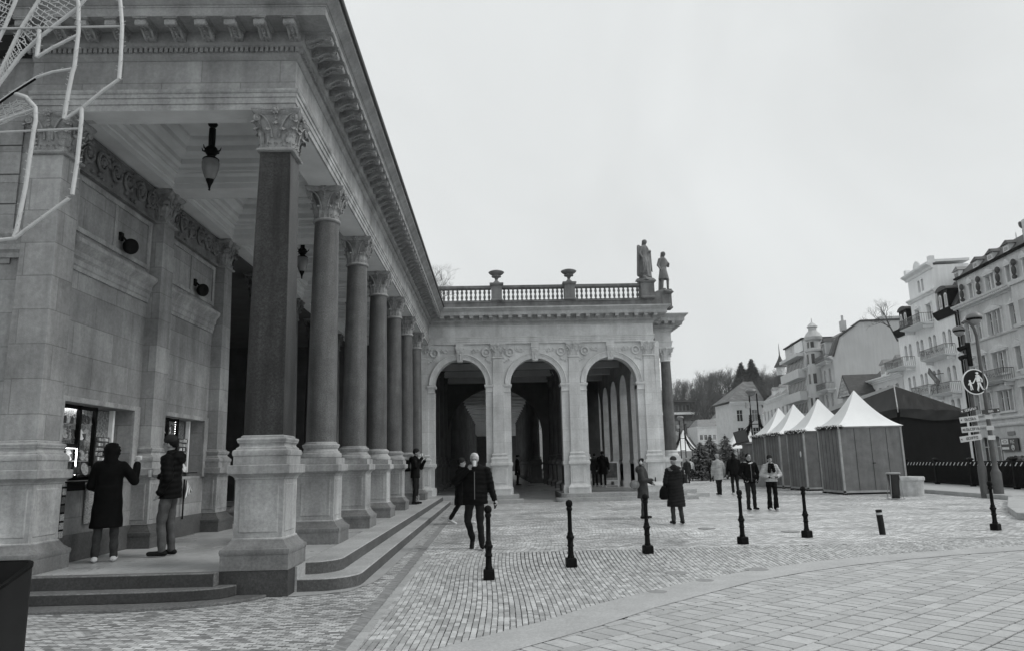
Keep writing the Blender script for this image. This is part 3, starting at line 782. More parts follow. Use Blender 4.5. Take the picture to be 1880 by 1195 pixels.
# --- far arcade facade
def arch_wall(mb, x0, x1, z0, z1, cx, r, zs, ya, yb, n=24, T=None):
    """wall panel x0..x1 in plane y=ya (front) .. yb (back) with a round-headed opening"""
    T = T or (lambda x, y, z: (x, y, z))
    for y, flip in ((ya, 0), (yb, 1)):
        def q(a, b, c, d):
            vs = [T(a[0], y, a[1]), T(b[0], y, b[1]), T(c[0], y, c[1]), T(d[0], y, d[1])]
            mb.add(vs, [(0, 1, 2, 3)] if not flip else [(3, 2, 1, 0)])
        q((x0, z0), (cx - r, z0), (cx - r, zs), (x0, zs)); q((cx + r, z0), (x1, z0), (x1, zs), (cx + r, zs))
        outer = []
        for i in range(n + 1):
            a = pi - pi * i / n; ix, iz = cx + r * cos(a), zs + r * sin(a)
            if i <= n // 4: ox, oz = x0, zs + (z1 - zs) * (i / (n / 4))
            elif i >= n - n // 4: ox, oz = x1, zs + (z1 - zs) * ((n - i) / (n / 4))
            else: ox, oz = x0 + (x1 - x0) * (i - n / 4) / (n / 2), z1
            outer.append(((ix, iz), (ox, oz)))
        for i in range(n): q(outer[i][0], outer[i + 1][0], outer[i + 1][1], outer[i][1])
    pts = [(cx - r, z0)] + [(cx + r * cos(pi - pi * i / n), zs + r * sin(pi - pi * i / n)) for i in range(n + 1)] + [(cx + r, z0)]
    for a, b in zip(pts, pts[1:]):
        mb.add([T(a[0], ya, a[1]), T(b[0], ya, b[1]), T(b[0], yb, b[1]), T(a[0], yb, a[1])], [(0, 3, 2, 1)])
ZS = 5.01
axes = [AX, .14, 3.45, 6.74]; cents = [-1.515, 1.77, 5.07]
bounds = [(-3.4, .14), (.14, 3.45), (3.45, 7.19)]
mb = MB()
for (a, b), c in zip(bounds, cents): arch_wall(mb, a, b, .0, 6.766, c, 1.10, ZS, YF, YF + .55)
mb.add([(7.19, YF, 0), (7.19, YF + 2.0, 0), (7.19, YF + 2.0, 6.766), (7.19, YF, 6.766)], [(0, 1, 2, 3)])
mb.build('arcade_wall', ST2, CB, smooth=30, recalc=False)
def archivolt(cx, y, r=1.10, zs=ZS, n=32):
    mb = MB()
    prof = [(0, .0), (0, .035), (.13, .035), (.135, .05), (.20, .05), (.205, .085), (.235, .09), (.25, .06), (.25, .0)]
    rings = [[(cx + (r + pr_) * cos(pi - pi * i / n), y - d, zs + (r + pr_) * sin(pi - pi * i / n)) for pr_, d in prof] for i in range(n + 1)]
    mb.loft(rings, cap=True); return mb
for c in cents: archivolt(c, YF).build('archivolt', ST2M, CB, smooth=30)
def keystone(cx, y):
    mb = MB()
    mb.loft([[(cx - w, y - d, z), (cx + w, y - d, z), (cx + w, y + .3, z), (cx - w, y + .3, z)] for w, d, z in ((.115, .10, 6.00), (.12, .12, 6.04), (.125, .09, 6.06), (.15, .16, 6.40), (.165, .2, 6.52), (.165, .17, 6.56), (.19, .19, 6.57), (.19, .19, 6.63), (.17, .16, 6.64), (.17, .16, 6.765))])
    spiral(mb, (cx - .1, y - .19, 6.45), (1, 0, 0), (0, 0, 1), .05, 1.8, .014); spiral(mb, (cx + .1, y - .19, 6.45), (-1, 0, 0), (0, 0, 1), .05, 1.8, .014)
    leaf(mb, (cx, y - .11, 6.1), (0, -1), (1, 0), .17, .26, .05, .2)
    return mb
for c in cents: keystone(c, YF).build('keystone', ST2M, CB, smooth=30)
def imp(x0, x1, y0, y1): # impost block around a jamb
    return MB().mould([(x0, y0), (x1, y0), (x1, y1), (x0, y1)], [(0, 4.66), (.012, 4.665), (.012, 4.69), (0, 4.70), (0, 4.86), (.02, 4.87), (.05, 4.92), (.055, 4.95), (.055, 4.985), (.0, 5.005)], closed=True)
def jambped(x0, x1, y0, y1):
    return MB().mould([(x0, y0), (x1, y0), (x1, y1), (x0, y1)], [(.03, .0), (.03, .62), (.0, .66), (0, 1.47), (.03, 1.54), (.035, 1.547), (.035, 1.655), (0, 1.67)], closed=True)
jb = [(-2.9, -2.615), (-.415, -.10), (.38, .67), (2.87, 3.21), (3.69, 3.97), (6.17, 6.50)]
for a, b in jb:
    imp(a, b, YF - .03, YF + .56).build('impost', ST2M, CB)
    jambped(a, b, YF - .03, YF + .565).build('jamb_pedestal', ST2M, CB)
# flat pilasters: same orders, sunk into the wall so that 9 cm shows
for x in axes[1:]:
    column(CB, x, YF - .09 + .262, 'sq', mats=(ST2M, ST2M, ST2, ST2M))
MB().box(7.0, 7.215, YF - .03, YF + 2, .33, 6.766).build('corner_pier', ST2, CB, bevel=.01)
MB().box(6.95, 7.26, YF - .06, YF + 2.0, .33, .66).build('corner_pier', ST2M, CB, bevel=.01)
MB().box(6.95, 7.26, YF - .06, YF + 2.0, 1.547, 1.66).build('corner_pier', ST2M, CB, bevel=.01)
# spandrel wreaths, ribbons and sprays, sunk panel edges
for (a, b), c in zip(bounds, cents):
    for sg in (-1, 1):
        wx = c + sg * 1.12; wz = 6.40
        mb = MB()
        for i in range(22):
            aa = 2 * pi * i / 22
            mb.ell((wx + .165 * cos(aa), YF - .03, wz + .165 * sin(aa)), (.042, .05, .042), 7, 5)
        mb.lathe([(.001, 0), (.10, 0), (.12, .01)], 4) if False else None
        for k in range(3):
            aa = -pi / 2 + sg * (.35 + .3 * k)
            spiral(mb, (wx + sg * (.02 + .10 * k) , YF - .015, wz - .30 - .055 * k), (sg, 0, 0), (0, 0, 1), .055, 1.2, .016)
            spiral(mb, (wx - sg * (.33 + .11 * k), YF - .015, wz + .06 - .02 * k), (sg, 0, 0), (0, 0, 1), .055, 1.4, .016)
        for k in range(7):
            mb.ell((wx - sg * (.28 + .055 * k), YF - .012, wz + .10 + .04 * sin(k * 1.9)), (.03, .03, .045), 6, 4)
        mb.ell((wx, YF - .01, wz), (.07, .03, .07), 10, 5)
        mb.build('spandrel_wreath', ST2M, CB, smooth=40, recalc=False)
# blocking course, balustrade
MB().mould([(EX - .3, FY + .1), (7.0 - .1, FY + .1), (6.9, 33.6), (8.0, 33.6), (8.0, 60)], [(-.9, 8.27), (.12, 8.27), (.12, 8.34), (.10, 8.36), (.10, 8.58), (.14, 8.60), (.14, 8.64), (-.2, 8.645), (-.9, 8.645)], solid=True).build('blocking_course', STG, CB, smooth=20)
BY = FY + .02 + .12
BAL = thing('balustrade', None, None); BAL.parent = CB
for k in list(BAL.keys()): del BAL[k]
def bal_ped(x, y, h=.235):
    return MB().sqm(h, [(h + .03, 8.645), (h + .03, 8.72), (h, 8.74), (h, 9.33), (h + .02, 9.34), (h + .06, 9.38), (h + .07, 9.40), (h + .07, 9.455), (h + .02, 9.47)], x, y)
brow = STG
for x, y, h in ((.14, BY, .235), (3.38, BY, .235), (6.84, BY, .30), (-3.0, BY, .235)): bal_ped(x, y, h).build('balustrade_pedestal', brow, BAL, bevel=.006)
bal_ped(8.18, 33.9, .27).build('balustrade_pedestal', brow, BAL, bevel=.006)
MB().box(7.1, 7.95, 33.4, 33.7, 8.645, 9.4).build('balustrade_pedestal', brow, BAL)
for a, b in ((-2.76, -.1), (.38, 3.14), (3.62, 6.53)):
    MB().mould([(a, BY - .0), (b, BY - .0)], [(-.12, 9.22), (.09, 9.22), (.115, 9.25), (.125, 9.26), (.125, 9.35), (.09, 9.375), (-.12, 9.375)], solid=True).build('handrail', brow, BAL)
    MB().box(a, b, BY - .11, BY + .12, 8.6452, 8.70).build('bottom_rail', brow, BAL)
bprof = [(.062, 0), (.062, .03), (.05, .035), (.035, .05), (.033, .065), (.05, .10), (.062, .15), (.058, .19), (.04, .235), (.028, .255), (.034, .27), (.028, .285), (.04, .305), (.058, .345), (.06, .38), (.05, .42), (.033, .46), (.036, .475), (.055, .49), (.062, .495), (.062, .52)]
BL = None
for a, b, n in ((-2.7, -.1, 13), (.38, 3.14, 14), (3.62, 6.53, 14)):
    st = (b - a) / n
    for i in range(n):
        x = a + st * (i + .5)
        if BL is None: BL = MB().lathe(bprof, 12).build('baluster', brow, BAL, smooth=50); o = BL
        else: o = BL.copy(); COL.objects.link(o); o.parent = BAL
        o.location = (x, BY, 8.70)

# --- portico on the street side and interior
for k in range(5): column(CB, 8.0, 33.80 + SP * k, 'rd', mats=(ST2M, ST2M, GR, ST2M))
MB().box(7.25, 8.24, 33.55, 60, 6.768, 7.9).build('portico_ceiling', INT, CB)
# street-side arcade wall along the depth
mb = MB()
for k in range(9):
    y0 = YF + .55 + .25 + SP * k; arch_wall(mb, y0, y0 + SP, .33, 6.766, y0 + SP / 2, 1.02, 4.9, 6.50, 7.19, T=lambda a, b, c: (b, a, c))
mb.build('arcade_wall', ST2, CB, smooth=30, recalc=False)
MB().box(6.48, 7.186, YF + .56, YF + .79, .33, 6.766).build('arcade_wall', ST2, CB)
for k in range(9):
    y0 = YF + .8 + SP * k
    for ya, yb in ((y0 - .5, y0 + .5),):
        jambped(6.50, 7.19, ya + .02, yb - .02).build('jamb_pedestal', ST2M, CB)
BALS = mat('corridor_balusters', .42, .9, .2, 2)
COR = mat('corridor_stone', .13, .9, .3, 1.5, streak=.3); CORD = mat('corridor_beam', .10, .9, .3, 1.5)
# vestibule and naves (dark, lit only from their openings and an added gap above the left wall)
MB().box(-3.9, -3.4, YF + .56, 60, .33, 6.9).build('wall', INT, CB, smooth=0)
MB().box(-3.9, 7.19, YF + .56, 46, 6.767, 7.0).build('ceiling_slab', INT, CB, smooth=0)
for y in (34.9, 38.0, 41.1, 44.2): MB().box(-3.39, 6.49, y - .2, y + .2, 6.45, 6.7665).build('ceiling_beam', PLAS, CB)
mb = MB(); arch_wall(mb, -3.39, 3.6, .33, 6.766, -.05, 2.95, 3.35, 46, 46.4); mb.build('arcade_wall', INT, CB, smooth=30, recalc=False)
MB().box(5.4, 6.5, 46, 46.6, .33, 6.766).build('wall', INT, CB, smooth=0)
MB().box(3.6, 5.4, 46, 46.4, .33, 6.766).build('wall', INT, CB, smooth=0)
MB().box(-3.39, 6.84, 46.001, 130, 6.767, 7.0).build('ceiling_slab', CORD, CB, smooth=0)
MB().box(-3.39, -3.3, 46.6, 92, .33, 4.2).box(-3.39, -3.3, 92, 130, .33, 6.7).build('wall', INT, CB, smooth=0)  # first stretch kept low; the gap above is added to light the ceiling
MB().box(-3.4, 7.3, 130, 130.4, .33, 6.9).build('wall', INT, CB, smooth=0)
for k in range(27):
    y = 48.5 + SP * k; MB().box(-3.29, 6.49, y - .95, y + .95, 6.42, 6.7664).build('ceiling_beam', PLAS, CB)
for k in range(14):
    column(CB, -2.7, 48.5 + SP * k, 'rd', mats=(COR, COR, COR, COR)); column(CB, 2.6, 48.5 + SP * k, 'rd', mats=(COR, COR, COR, COR))
column(CB, 4.95, 41.5, 'rd', mats=(ST2M, ST2M, GR, ST2M))
for y in (35.0, 38.05, 41.1, 44.15):
    column(CB, 3.42, y, 'rd', mats=(COR, COR, CORD, COR)); column(CB, -3.15, y, 'sq', mats=(CORD, CORD, CORD, CORD))
# low inner balustrade along the second nave
mb = MB()
for k in range(60): mb.lathe([(r * 1.3, z * 1.55 + .33) for r, z in bprof], 8, 3.0, 49 + k * .42)
mb.box(2.85, 3.15, 48.8, 75, 1.13, 1.25); mb.build('inner_balustrade', BALS, CB, smooth=50)

# ================================================================== things on and in the colonnade
def urn(x, y):
    mb = MB().lathe([(.17, 0), (.17, .05), (.13, .07), (.07, .14), (.055, .19), (.09, .215), (.06, .235), (.10, .27), (.19, .32), (.20, .36), (.17, .375), (.20, .40), (.27, .43), (.345, .50), (.35, .53), (.30, .56), (.18, .60), (.03, .615)], 28)
    for k in range(14):
        a = 2 * pi * k / 14; mb.ell((.185 * cos(a), .185 * sin(a), .335), (.03, .03, .045), 6, 4)
    return mb
U0 = urn(0, 0).build('stone_urn', STG, None, smooth=40, loc=(.14, BY, 9.47), label='weathered stone urn on the balustrade pedestal above the pier between first and second arches', cat='urn', group='urns on the balustrade')
U1 = U0.copy(); COL.objects.link(U1); U1.location = (3.38, BY, 9.47); U1['label'] = 'weathered stone urn on the balustrade pedestal above the pier between second and third arches'

def lantern(x, y, label, ztop=7.60):
    t = thing('hanging_lantern', label, 'lantern', (x, y, ztop), group='lanterns under the coffered ceiling')
    MB().lathe([(.075, .0), (.075, -.03), (.035, -.05), (.07, -.09), (.085, -.12), (.07, -.15), (.035, -.18), (.055, -.20), (.058, -.36), (.055, -.52), (.10, -.57), (.115, -.62), (.08, -.68), (.05, -.70), (.13, -.755), (.14, -.775)][::-1], 14).build('stem', IRON, t, smooth=40)
    mb = MB()
    for k in range(6):
        a = k * pi / 3; mb.tube([(.10 * cos(a), .10 * sin(a), -.62), (.15 * cos(a), .15 * sin(a), -.60), (.165 * cos(a), .165 * sin(a), -.55)], [.016, .012, .005], 6)
    mb.build('bracket_leaves', IRON, t)
    MB().lathe([(.125, -.775), (.145, -.83), (.14, -.92), (.115, -1.02), (.085, -1.10), (.06, -1.14)][::-1], 20).build('glass_bowl', GLASSW, t, smooth=60)
    MB().lathe([(.075, -1.10), (.06, -1.16), (.03, -1.23), (.012, -1.30), (.022, -1.315), (.004, -1.33)][::-1], 14).build('finial', IRON, t, smooth=40)
lantern(-4.81, 11.9, 'black iron lantern with frosted bowl hanging in the first bay above the two kiosk customers')
lantern(-4.82, 17.95, 'black iron lantern hanging deeper inside, seen between dark corner pier and next column')
lantern(-4.82, 24.1, 'far black iron lantern hanging deep in the wing, mostly behind the columns')

def wall_speaker(y, z, label):
    t = thing('wall_speaker', label, 'loudspeaker', (XW, y, z), group='round speakers on the wing wall')
    MB().box(0, .04, -.10, .0, .02, .16).tube([(.03, -.04, .1), (.12, 0, .0)], .02, 8).build('mount', IRON, t)
    mb = MB(); mb.M = Matrix.Translation((.15, .03, -.06)) @ Matrix.Rotation(radians(100), 4, 'Y') @ Matrix.Rotation(radians(25), 4, 'X')
    mb.lathe([(.04, -.10), (.09, -.085), (.125, -.04), (.135, .01), (.128, .04), (.11, .05), (.03, .03)], 24); mb.M = None
    mb.build('speaker_body', IRON, t, smooth=50)
wall_speaker(12.05, 5.42, 'round black speaker high on the wall above the first kiosk window')
wall_speaker(15.15, 5.40, 'round black speaker high on the wall above the second kiosk window')

# --- kiosk windows full of souvenirs
CASE = mat('case_back', .34, .5, .8, 22, speck=.7); MIR = mat('mirror_shelf', .35, .2, .5, 14); LED = mat('led_strip', .9, .5, emit=8.0)
CHI = [mat('china_white', .7, .25, .2, 30), mat('china_blue', .12, .25, .6, 40), mat('souvenir_mixed', .35, .4, .8, 60), mat('souvenir_dark', .05, .5, .6, 40)]
def kiosk(a, b, n, which, lblnoun):
    c, d = 1.50, 2.645
    K = thing('kiosk_counter', 'kiosk display inside the %s window with shelves and dark frame' % which, 'kiosk', (XW - .05, a, c))
    w = b - a; hgt = d - c
    MB().box(-.36, -.33, .02, w - .02, .01, hgt - .01).build('back_panel', CASE, K, smooth=0)
    mb = MB()
    for yy in (.0, w * .38, w * .60): mb.box(-.18, -.12, yy, yy + .05, .0, hgt)
    mb.box(-.17, -.125, .05, w * .60, hgt - .06, hgt - .005); mb.box(-.17, -.125, .05, w * .38, .50, .55); mb.box(-.17, -.125, .05, w * .60, .0, .05)
    mb.build('window_frame', IRON, K)
    MB().box(-.30, .10, -.02 + .03, w - .25, .055, .075).build('counter_shelf', IRON, K)
    MB().box(-.15, -.08, w - .36, w - .30, .0, hgt - .02).build('side_door', WHITEP, K)
    MB().box(-.31, -.27, .06, w * .58, hgt - .035, hgt - .02).build('light_strip', LED, K)
    if n == 1:
        MB().box(-.11, -.10, w * .355, w * .36 + .008, .08, .47).build('light_strip', LED, K)
        MB().box(-.11, -.10, w * .22, w * .36, .475, .482).build('light_strip', LED, K)
    else:
        mb = MB()
        for k in range(22): mb.ell((-.05, w * .46, .12 + k * .045), (.006, .008, .008), 6, 4)
        mb.build('light_string', LED, K, kind='stuff')
    rnd = random.Random(n * 3)
    kinds = [('souvenir_plate', 'plate'), ('souvenir_cup', 'cup'), ('souvenir_figure', 'figurine'), ('souvenir_box', 'box')]
    grp = 'souvenirs in the %s kiosk window' % which
    for row, z0 in enumerate((.085, .30, .62, .86)):
        m_ = 13 if row else 11
        for k in range(m_):
            yy = .10 + (w * .62 - .12) * (k + .5) / m_ + rnd.uniform(-.015, .015)
            if row == 0: yy = .08 + (w - .5) * (k + .5) / m_
            kd = rnd.choice(kinds); mt = rnd.choice(CHI); mb = MB(); s_ = rnd.uniform(.9, 1.35)
            if kd[1] == 'plate':
                mb.M = Matrix.Rotation(radians(78), 4, 'Y'); mb.lathe([(.03, 0), (.05 * s_, .004), (.075 * s_, .015), (.078 * s_, .018), (.05 * s_, .012), (.01, .008)], 16); mb.M = None
                mb.ell((.012, 0, 0), (.004, .022, .03), 8, 4)
                zc = .08
            elif kd[1] == 'cup':
                mb.lathe([(.02, 0), (.032 * s_, .02), (.034 * s_, .08), (.03 * s_, .10), (.02, .10)], 12); mb.tube([(0, .03, .08), (0, .06, .07), (0, .055, .03), (0, .03, .02)], .006, 6); zc = 0
            elif kd[1] == 'figurine':
                mb.lathe([(.03, 0), (.028, .02), (.018, .06), (.026, .09), (.012, .115), (.018, .135), (.008, .155)], 10); zc = 0
            else:
                mb.box(-.02, .02, -.035 * s_, .035 * s_, 0, .10 * s_).box(-.022, .022, -.02, .02, .10 * s_, .10 * s_ + .02); zc = 0
            xx = -.20 if row else rnd.uniform(-.08, .06)
            o = mb.build(kd[0], mt, None, smooth=40, loc=(XW - .05 + xx, a + yy, c + z0 + zc))
            rw = ('counter row', 'lowest shelf', 'middle shelf', 'top shelf')[row]; nth = ('first', 'second', 'third', 'fourth', 'fifth', 'sixth', 'seventh', 'eighth', 'ninth', 'tenth', 'eleventh', 'twelfth', 'last')[k]
            tag(o, '%s from left on the %s, %s kiosk window: small %s %s' % (nth, rw, which, {'china_white': 'white', 'china_blue': 'dark', 'souvenir_mixed': 'mottled', 'souvenir_dark': 'black'}[mt.name], kd[1]), 'souvenir', grp)
    MB().box(-.19, -.13, .06, w * .55, .285, .295).build('shelf', MIR, K); MB().box(-.25, -.18, .06, w * .33, .605, .615).build('shelf', MIR, K); MB().box(-.25, -.18, .06, w * .55, .845, .855).build('shelf', MIR, K)
def goods_board(y, z, w, h, which, seed):
    t = thing('goods_board', 'board of small pictures and magnets inside the right part of the %s kiosk window' % which, 'goods board', (XW - .16, y, z))
    MB().box(-.02, 0, 0, w, 0, h).build('board', CHI[3], t); rnd = random.Random(seed); nx_, nz_ = 6, 8
    for i in range(nx_):
        for j in range(nz_):
            a = w * (i + .12 + rnd.uniform(0, .1)) / nx_; b = h * (j + .12) / nz_; MB().box(.0005, .012 + .01 * rnd.random(), a, a + w * .72 / nx_, b, b + h * rnd.uniform(.55, .78) / nz_).build('magnet', rnd.choice(CHI[:3] + [CASE]), t, smooth=0)
goods_board(12.06, 1.56, .42, .62, 'nearer', 5); goods_board(15.2, 1.56, .40, .70, 'farther', 6)
kiosk(10.80, 12.85, 1, 'nearer', 'a'); kiosk(13.90, 15.94, 2, 'farther', 'b')
# postcard rack strip at the pier, towels and tickets below the sills
mb = MB(); mb.box(0, .025, 0, .34, 0, 1.12)
pr_ = thing('postcard_rack', 'tall narrow rack of dark souvenir magnets beside the big left pier', 'rack', (XW + .01, 10.68, .42))
mb.build('board', IRON, pr_)
rnd = random.Random(8)
for r in range(9):
    for c_ in range(3):
        o = MB().box(.027, .036, .02 + c_ * .105, .115 + c_ * .105, .04 + r * .12, .13 + r * .12).build('postcard', rnd.choice([CHI[2], CHI[3], CHI[1]]), pr_)
rk = thing('towel_bundle', 'patterned cloth hanging on the wall under the nearer kiosk window', 'cloth', (XW + .02, 11.55, .85))
mb = MB(); mb.loft([[(.02 + .02 * sin(k * 1.4), k * .045, z) for k in range(9)] + [(.0, k * .045, z) for k in range(8, -1, -1)] for z in (0, .2, .4, .6)]); mb.build('cloth', CHI[2], rk, smooth=60)
tk = thing('spoon_rack', 'pale fan of souvenir ribbons hanging below the farther kiosk sill', 'ribbons', (XW + .06, 15.15, 1.42))
for k in range(8):
    MB().tube([(.0, 0, 0), (.02, .05 * (k - 2) * .6, -.18), (.01, .05 * (k - 2), -.36 + .02 * k)], [.012, .018, .014], 5).build('ribbon', WHITEP if k % 3 else CHI[3], tk)
MB().box(.0, .02, -.14, -.11, -.75, .02).build('strap', IRON, tk)
mb = MB(); mb.box(-.02, .32, 0, .6, 0, .02); mb.box(-.02, .0, 0, .6, -.12, .02)
fs = mb.build('counter_ledge', IRON, None, loc=(XW + .01, 10.95, 1.47), label='small black ledge sticking out under the nearer kiosk window', cat='ledge')

# --- statues on the corner pedestals
def skin(joints, bones, name, m, parent=None, sub=2, loc=None, rz=0):
    """one continuous surface grown round a skeleton: joints {n:(x,y,z,r)}, bones [(a,b)]"""
    raise NotImplementedError
def capsule(mb, a, b, ra, rb, seg=12, flat=None):
    a = Vector(a); b = Vector(b); t = (b - a)
    L_ = max(t.length, 1e-4); t = t / L_
    up = Vector((1, 0, 0)) if abs(t.x) < .8 else Vector((0, 1, 0))
    u = (up - t * up.dot(t)).normalized(); w = t.cross(u); fx, fy = flat or (1, 1)
    rings = []
    for k in range(4):
        an = -pi / 2 + pi / 2 * (k + .15) / 4; rings.append((a + t * ra * sin(an), ra * cos(an)))
    for k in range(4):
        an = pi / 2 * k / 4; rings.append((b + t * rb * sin(an) , rb * cos(an)))
    rings.append((b + t * rb * .99, rb * .12))
    mb.loft([[tuple(c + u * r * fx * cos(2 * pi * i / seg) + w * r * fy * sin(2 * pi * i / seg)) for i in range(seg)] for c, r in rings])
def remeshed(mb, name, m, parent=None, vox=.014, smooth_it=2, disp=0, **kw):
    """fuse overlapping solids into ONE continuous surface and smooth it"""
    o = mb.build(name, m, None, smooth=0)
    r = o.modifiers.new('r', 'REMESH'); r.mode = 'VOXEL'; r.voxel_size = vox; r.use_smooth_shade = True
    s_ = o.modifiers.new('s', 'SMOOTH'); s_.iterations = smooth_it; s_.factor = .55
    dg = bpy.context.evaluated_depsgraph_get(); dg.update()
    me = bpy.data.meshes.new_from_object(o.evaluated_get(dg))
    old = o.data; o.modifiers.clear(); o.data = me; bpy.data.meshes.remove(old); me.name = name
    if disp:
        n = len(me.vertices); co = np.empty(n * 3, np.float32); me.vertices.foreach_get('co', co); co = co.reshape(-1, 3)
        no = np.empty(n * 3, np.float32); me.vertices.foreach_get('normal', no); no = no.reshape(-1, 3)
        h = np.sin(co[:, 2] * disp[1] + 1.3 * np.sin(co[:, 0] * 9) + .9 * np.sin(co[:, 1] * 11 + 1))
        co += no * (h * disp[0])[:, None]; me.vertices.foreach_set('co', co.ravel()); me.update()
    for p in me.polygons: p.use_smooth = True
    o.parent = parent
    for k, x in kw.items():
        if k == 'loc': o.location = x
        elif k == 'rz': o.rotation_euler.z = x
    return o
def statue(name, loc, rz, lean, label, short):
    t = thing(name, label, 'statue', loc, rz)
    mb = MB()
    capsule(mb, (0, 0, .98), (.02, 0, 1.40), .15, .17, flat=(1.15, .8)); capsule(mb, (0, 0, .80), (0, 0, 1.0), .19, .16, flat=(1, .85))
    capsule(mb, (.02, 0, 1.42), (.03, -.02, 1.60), .07, .055); mb.ell((.03, -.03, 1.70), (.085, .105, .125), 14, 9)
    capsule(mb, (.03, 0, 1.72), (.03, .06, 1.60), .10, .06)              # hair
    mb.ell((.03, -.13, 1.69), (.018, .03, .028))
    capsule(mb, (.19, 0, 1.42), (.26, -.05, 1.16), .07, .055); capsule(mb, (.26, -.05, 1.16), (.12, -.22, 1.22), .052, .038)
    capsule(mb, (-.17, 0, 1.42), (-.25, .03, 1.15), .07, .055); capsule(mb, (-.25, .03, 1.15), (-.24, -.1, .92), .052, .038)
    for k in range(4): capsule(mb, (.11 - .012 * k, -.23, 1.23 + .012 * k), (.06 - .012 * k, -.26, 1.26 + .014 * k), .013, .01, 6)
    for k in range(4): capsule(mb, (-.24 + .015 * k - .02, -.11, .90), (-.24 + .015 * k - .02, -.13, .83), .012, .009, 6)
    if short:
        capsule(mb, (-.08, 0, .92), (-.10, -.03, .50), .11, .07); capsule(mb, (-.10, -.03, .50), (-.10, .0, .09), .065, .045)
        capsule(mb, (.08, 0, .92), (.13, -.10, .50), .11, .07); capsule(mb, (.13, -.10, .50), (.20, -.02, .10), .065, .045)
        capsule(mb, (-.10, -.0, .06), (-.10, -.15, .04), .05, .035); capsule(mb, (.20, -.02, .06), (.22, -.17, .04), .05, .035)
        mb.loft([[((.24 - .03 * k) * cos(a) * .95, (.20 - .02 * k) * sin(a), .52 + .16 * k) for a in [2 * pi * i / 18 for i in range(18)]] for k in range(4)])
        capsule(mb, (-.02, .16, .05), (-.02, .14, .7), .12, .08)
    else:
        rings = []
        for z, rx, ry in ((.04, .27, .24), (.2, .25, .22), (.5, .235, .215), (.75, .225, .20), (.95, .19, .16)):
            rings.append([((rx + .018 * sin(9 * a + z * 3)) * cos(a) + .02, (ry + .018 * sin(9 * a + z * 3)) * sin(a), z) for a in [2 * pi * i / 36 for i in range(36)]])
        mb.loft(rings)
        capsule(mb, (-.22, .08, 1.45), (-.27, .12, .15), .10, .09, flat=(1, .6))
        for k in range(7): capsule(mb, (.18 - .06 * k, -.17 + .02 * k, 1.30 - .05 * k), (.2 - .08 * k, -.20, .3), .03, .02, 6)
    remeshed(mb, 'figure', STG, t, vox=.016, smooth_it=2)
    return t
s1 = statue('stone_statue', (6.83, BY, 9.60), radians(40), 0, 'robed stone statue standing on the corner pedestal at the end of the balustrade', False)
s1.scale = (1.15, 1.1, 1.0)
MB().sqm(.26, [(.30, 0), (.27, .09), (.23, .145), (.20, .15)]).build('plinth', STG, s1, loc=(0, 0, -.13))
mb = MB(); mb.lathe([(.10, 0), (.06, .06), (.04, .12), (.05, .14), (.14, .19), (.15, .21), (.02, .21)], 14, -.2, -.1); mb.build('attribute_bowl', STG, s1, smooth=40)
s2 = statue('stone_statue', (8.18, 33.9, 9.56), radians(35), 0, 'short-tunic stone statue with one bare leg forward, right of the robed statue', True)
MB().sqm(.24, [(.27, 0), (.25, .06), (.22, .10)]).build('plinth', STG, s2, loc=(0, 0, -.095)); s2.scale = (1.2, 1.15, 1.06)

# ================================================================== street furniture
def bollard(loc, rz, label):
    t = thing('bollard', label, 'bollard', loc, rz, group='ornate iron bollards across the square')
    return t
def make_bollard():
    t = thing('bollard', 'x', 'bollard', (0, 0, 0), 0, 'ornate iron bollards across the square')
    MB().sqm(.06, [(.078, 0), (.078, .12), (.070, .135), (.066, .14)]).build('foot', IRON, t, bevel=.006)
    MB().lathe([(.052, .135), (.055, .16), (.046, .18), (.042, .30), (.052, .31), (.055, .325), (.046, .335), (.043, .38), (.050, .42), (.062, .435), (.064, .455), (.050, .47), (.045, .50), (.046, .505), (.034, .53), (.033, .84), (.040, .85), (.046, .862), (.046, .89), (.038, .90), (.036, .91)], 18).build('post', IRON, t, smooth=40)
    MB().lathe([(.036, .905), (.050, .925), (.056, .955), (.050, .985), (.034, 1.005), (.012, 1.01), (.010, 1.015)], 18).build('knob', IRON, t, smooth=60)
    return t
bol = [((-.1346, 10.743), 'black iron bollard nearest the camera, in front of the grey-haired man drinking'),
       ((1.1274, 11.766), 'black iron bollard standing alone before the middle arch'),
       ((2.6156, 13.202), 'black iron bollard in front of the woman with white headphones'),
       ((4.6594, 14.318), 'black iron bollard just left of the couple walking toward the camera'),
       ((6.2562, 15.181), 'black iron bollard just right of the couple, before the wooden market huts'),
       ((10.4568, 15.644), 'black iron bollard farthest right, in front of the lamp and sign post')]
B0 = make_bollard()
for i, ((x, y), l) in enumerate(bol):
    o = B0 if i == 0 else copy_tree(B0)
    o.location = (x, y, .012 if y < 13.9 else .004); o['label'] = l; o.rotation_euler.z = .1 * i
sp = thing('short_post', 'short plain dark traffic post leaning left with a pale reflective band', 'post', (7.90, 15.365, .004)); sp.rotation_euler = (0, radians(-3.5), 0)
MB().lathe([(.062, 0), (.062, .40)], 20).build('tube', mat('post_grey', .018, .5, .2, 6, spec=.1), sp, smooth=40)
MB().lathe([(.063, .40), (.063, .445)], 20).build('band', mat('reflector', .45, .3), sp, smooth=40)
MB().lathe([(.062, .445), (.062, .495), (.05, .50)], 20).build('cap', mat('post_grey', .05), sp, smooth=40)

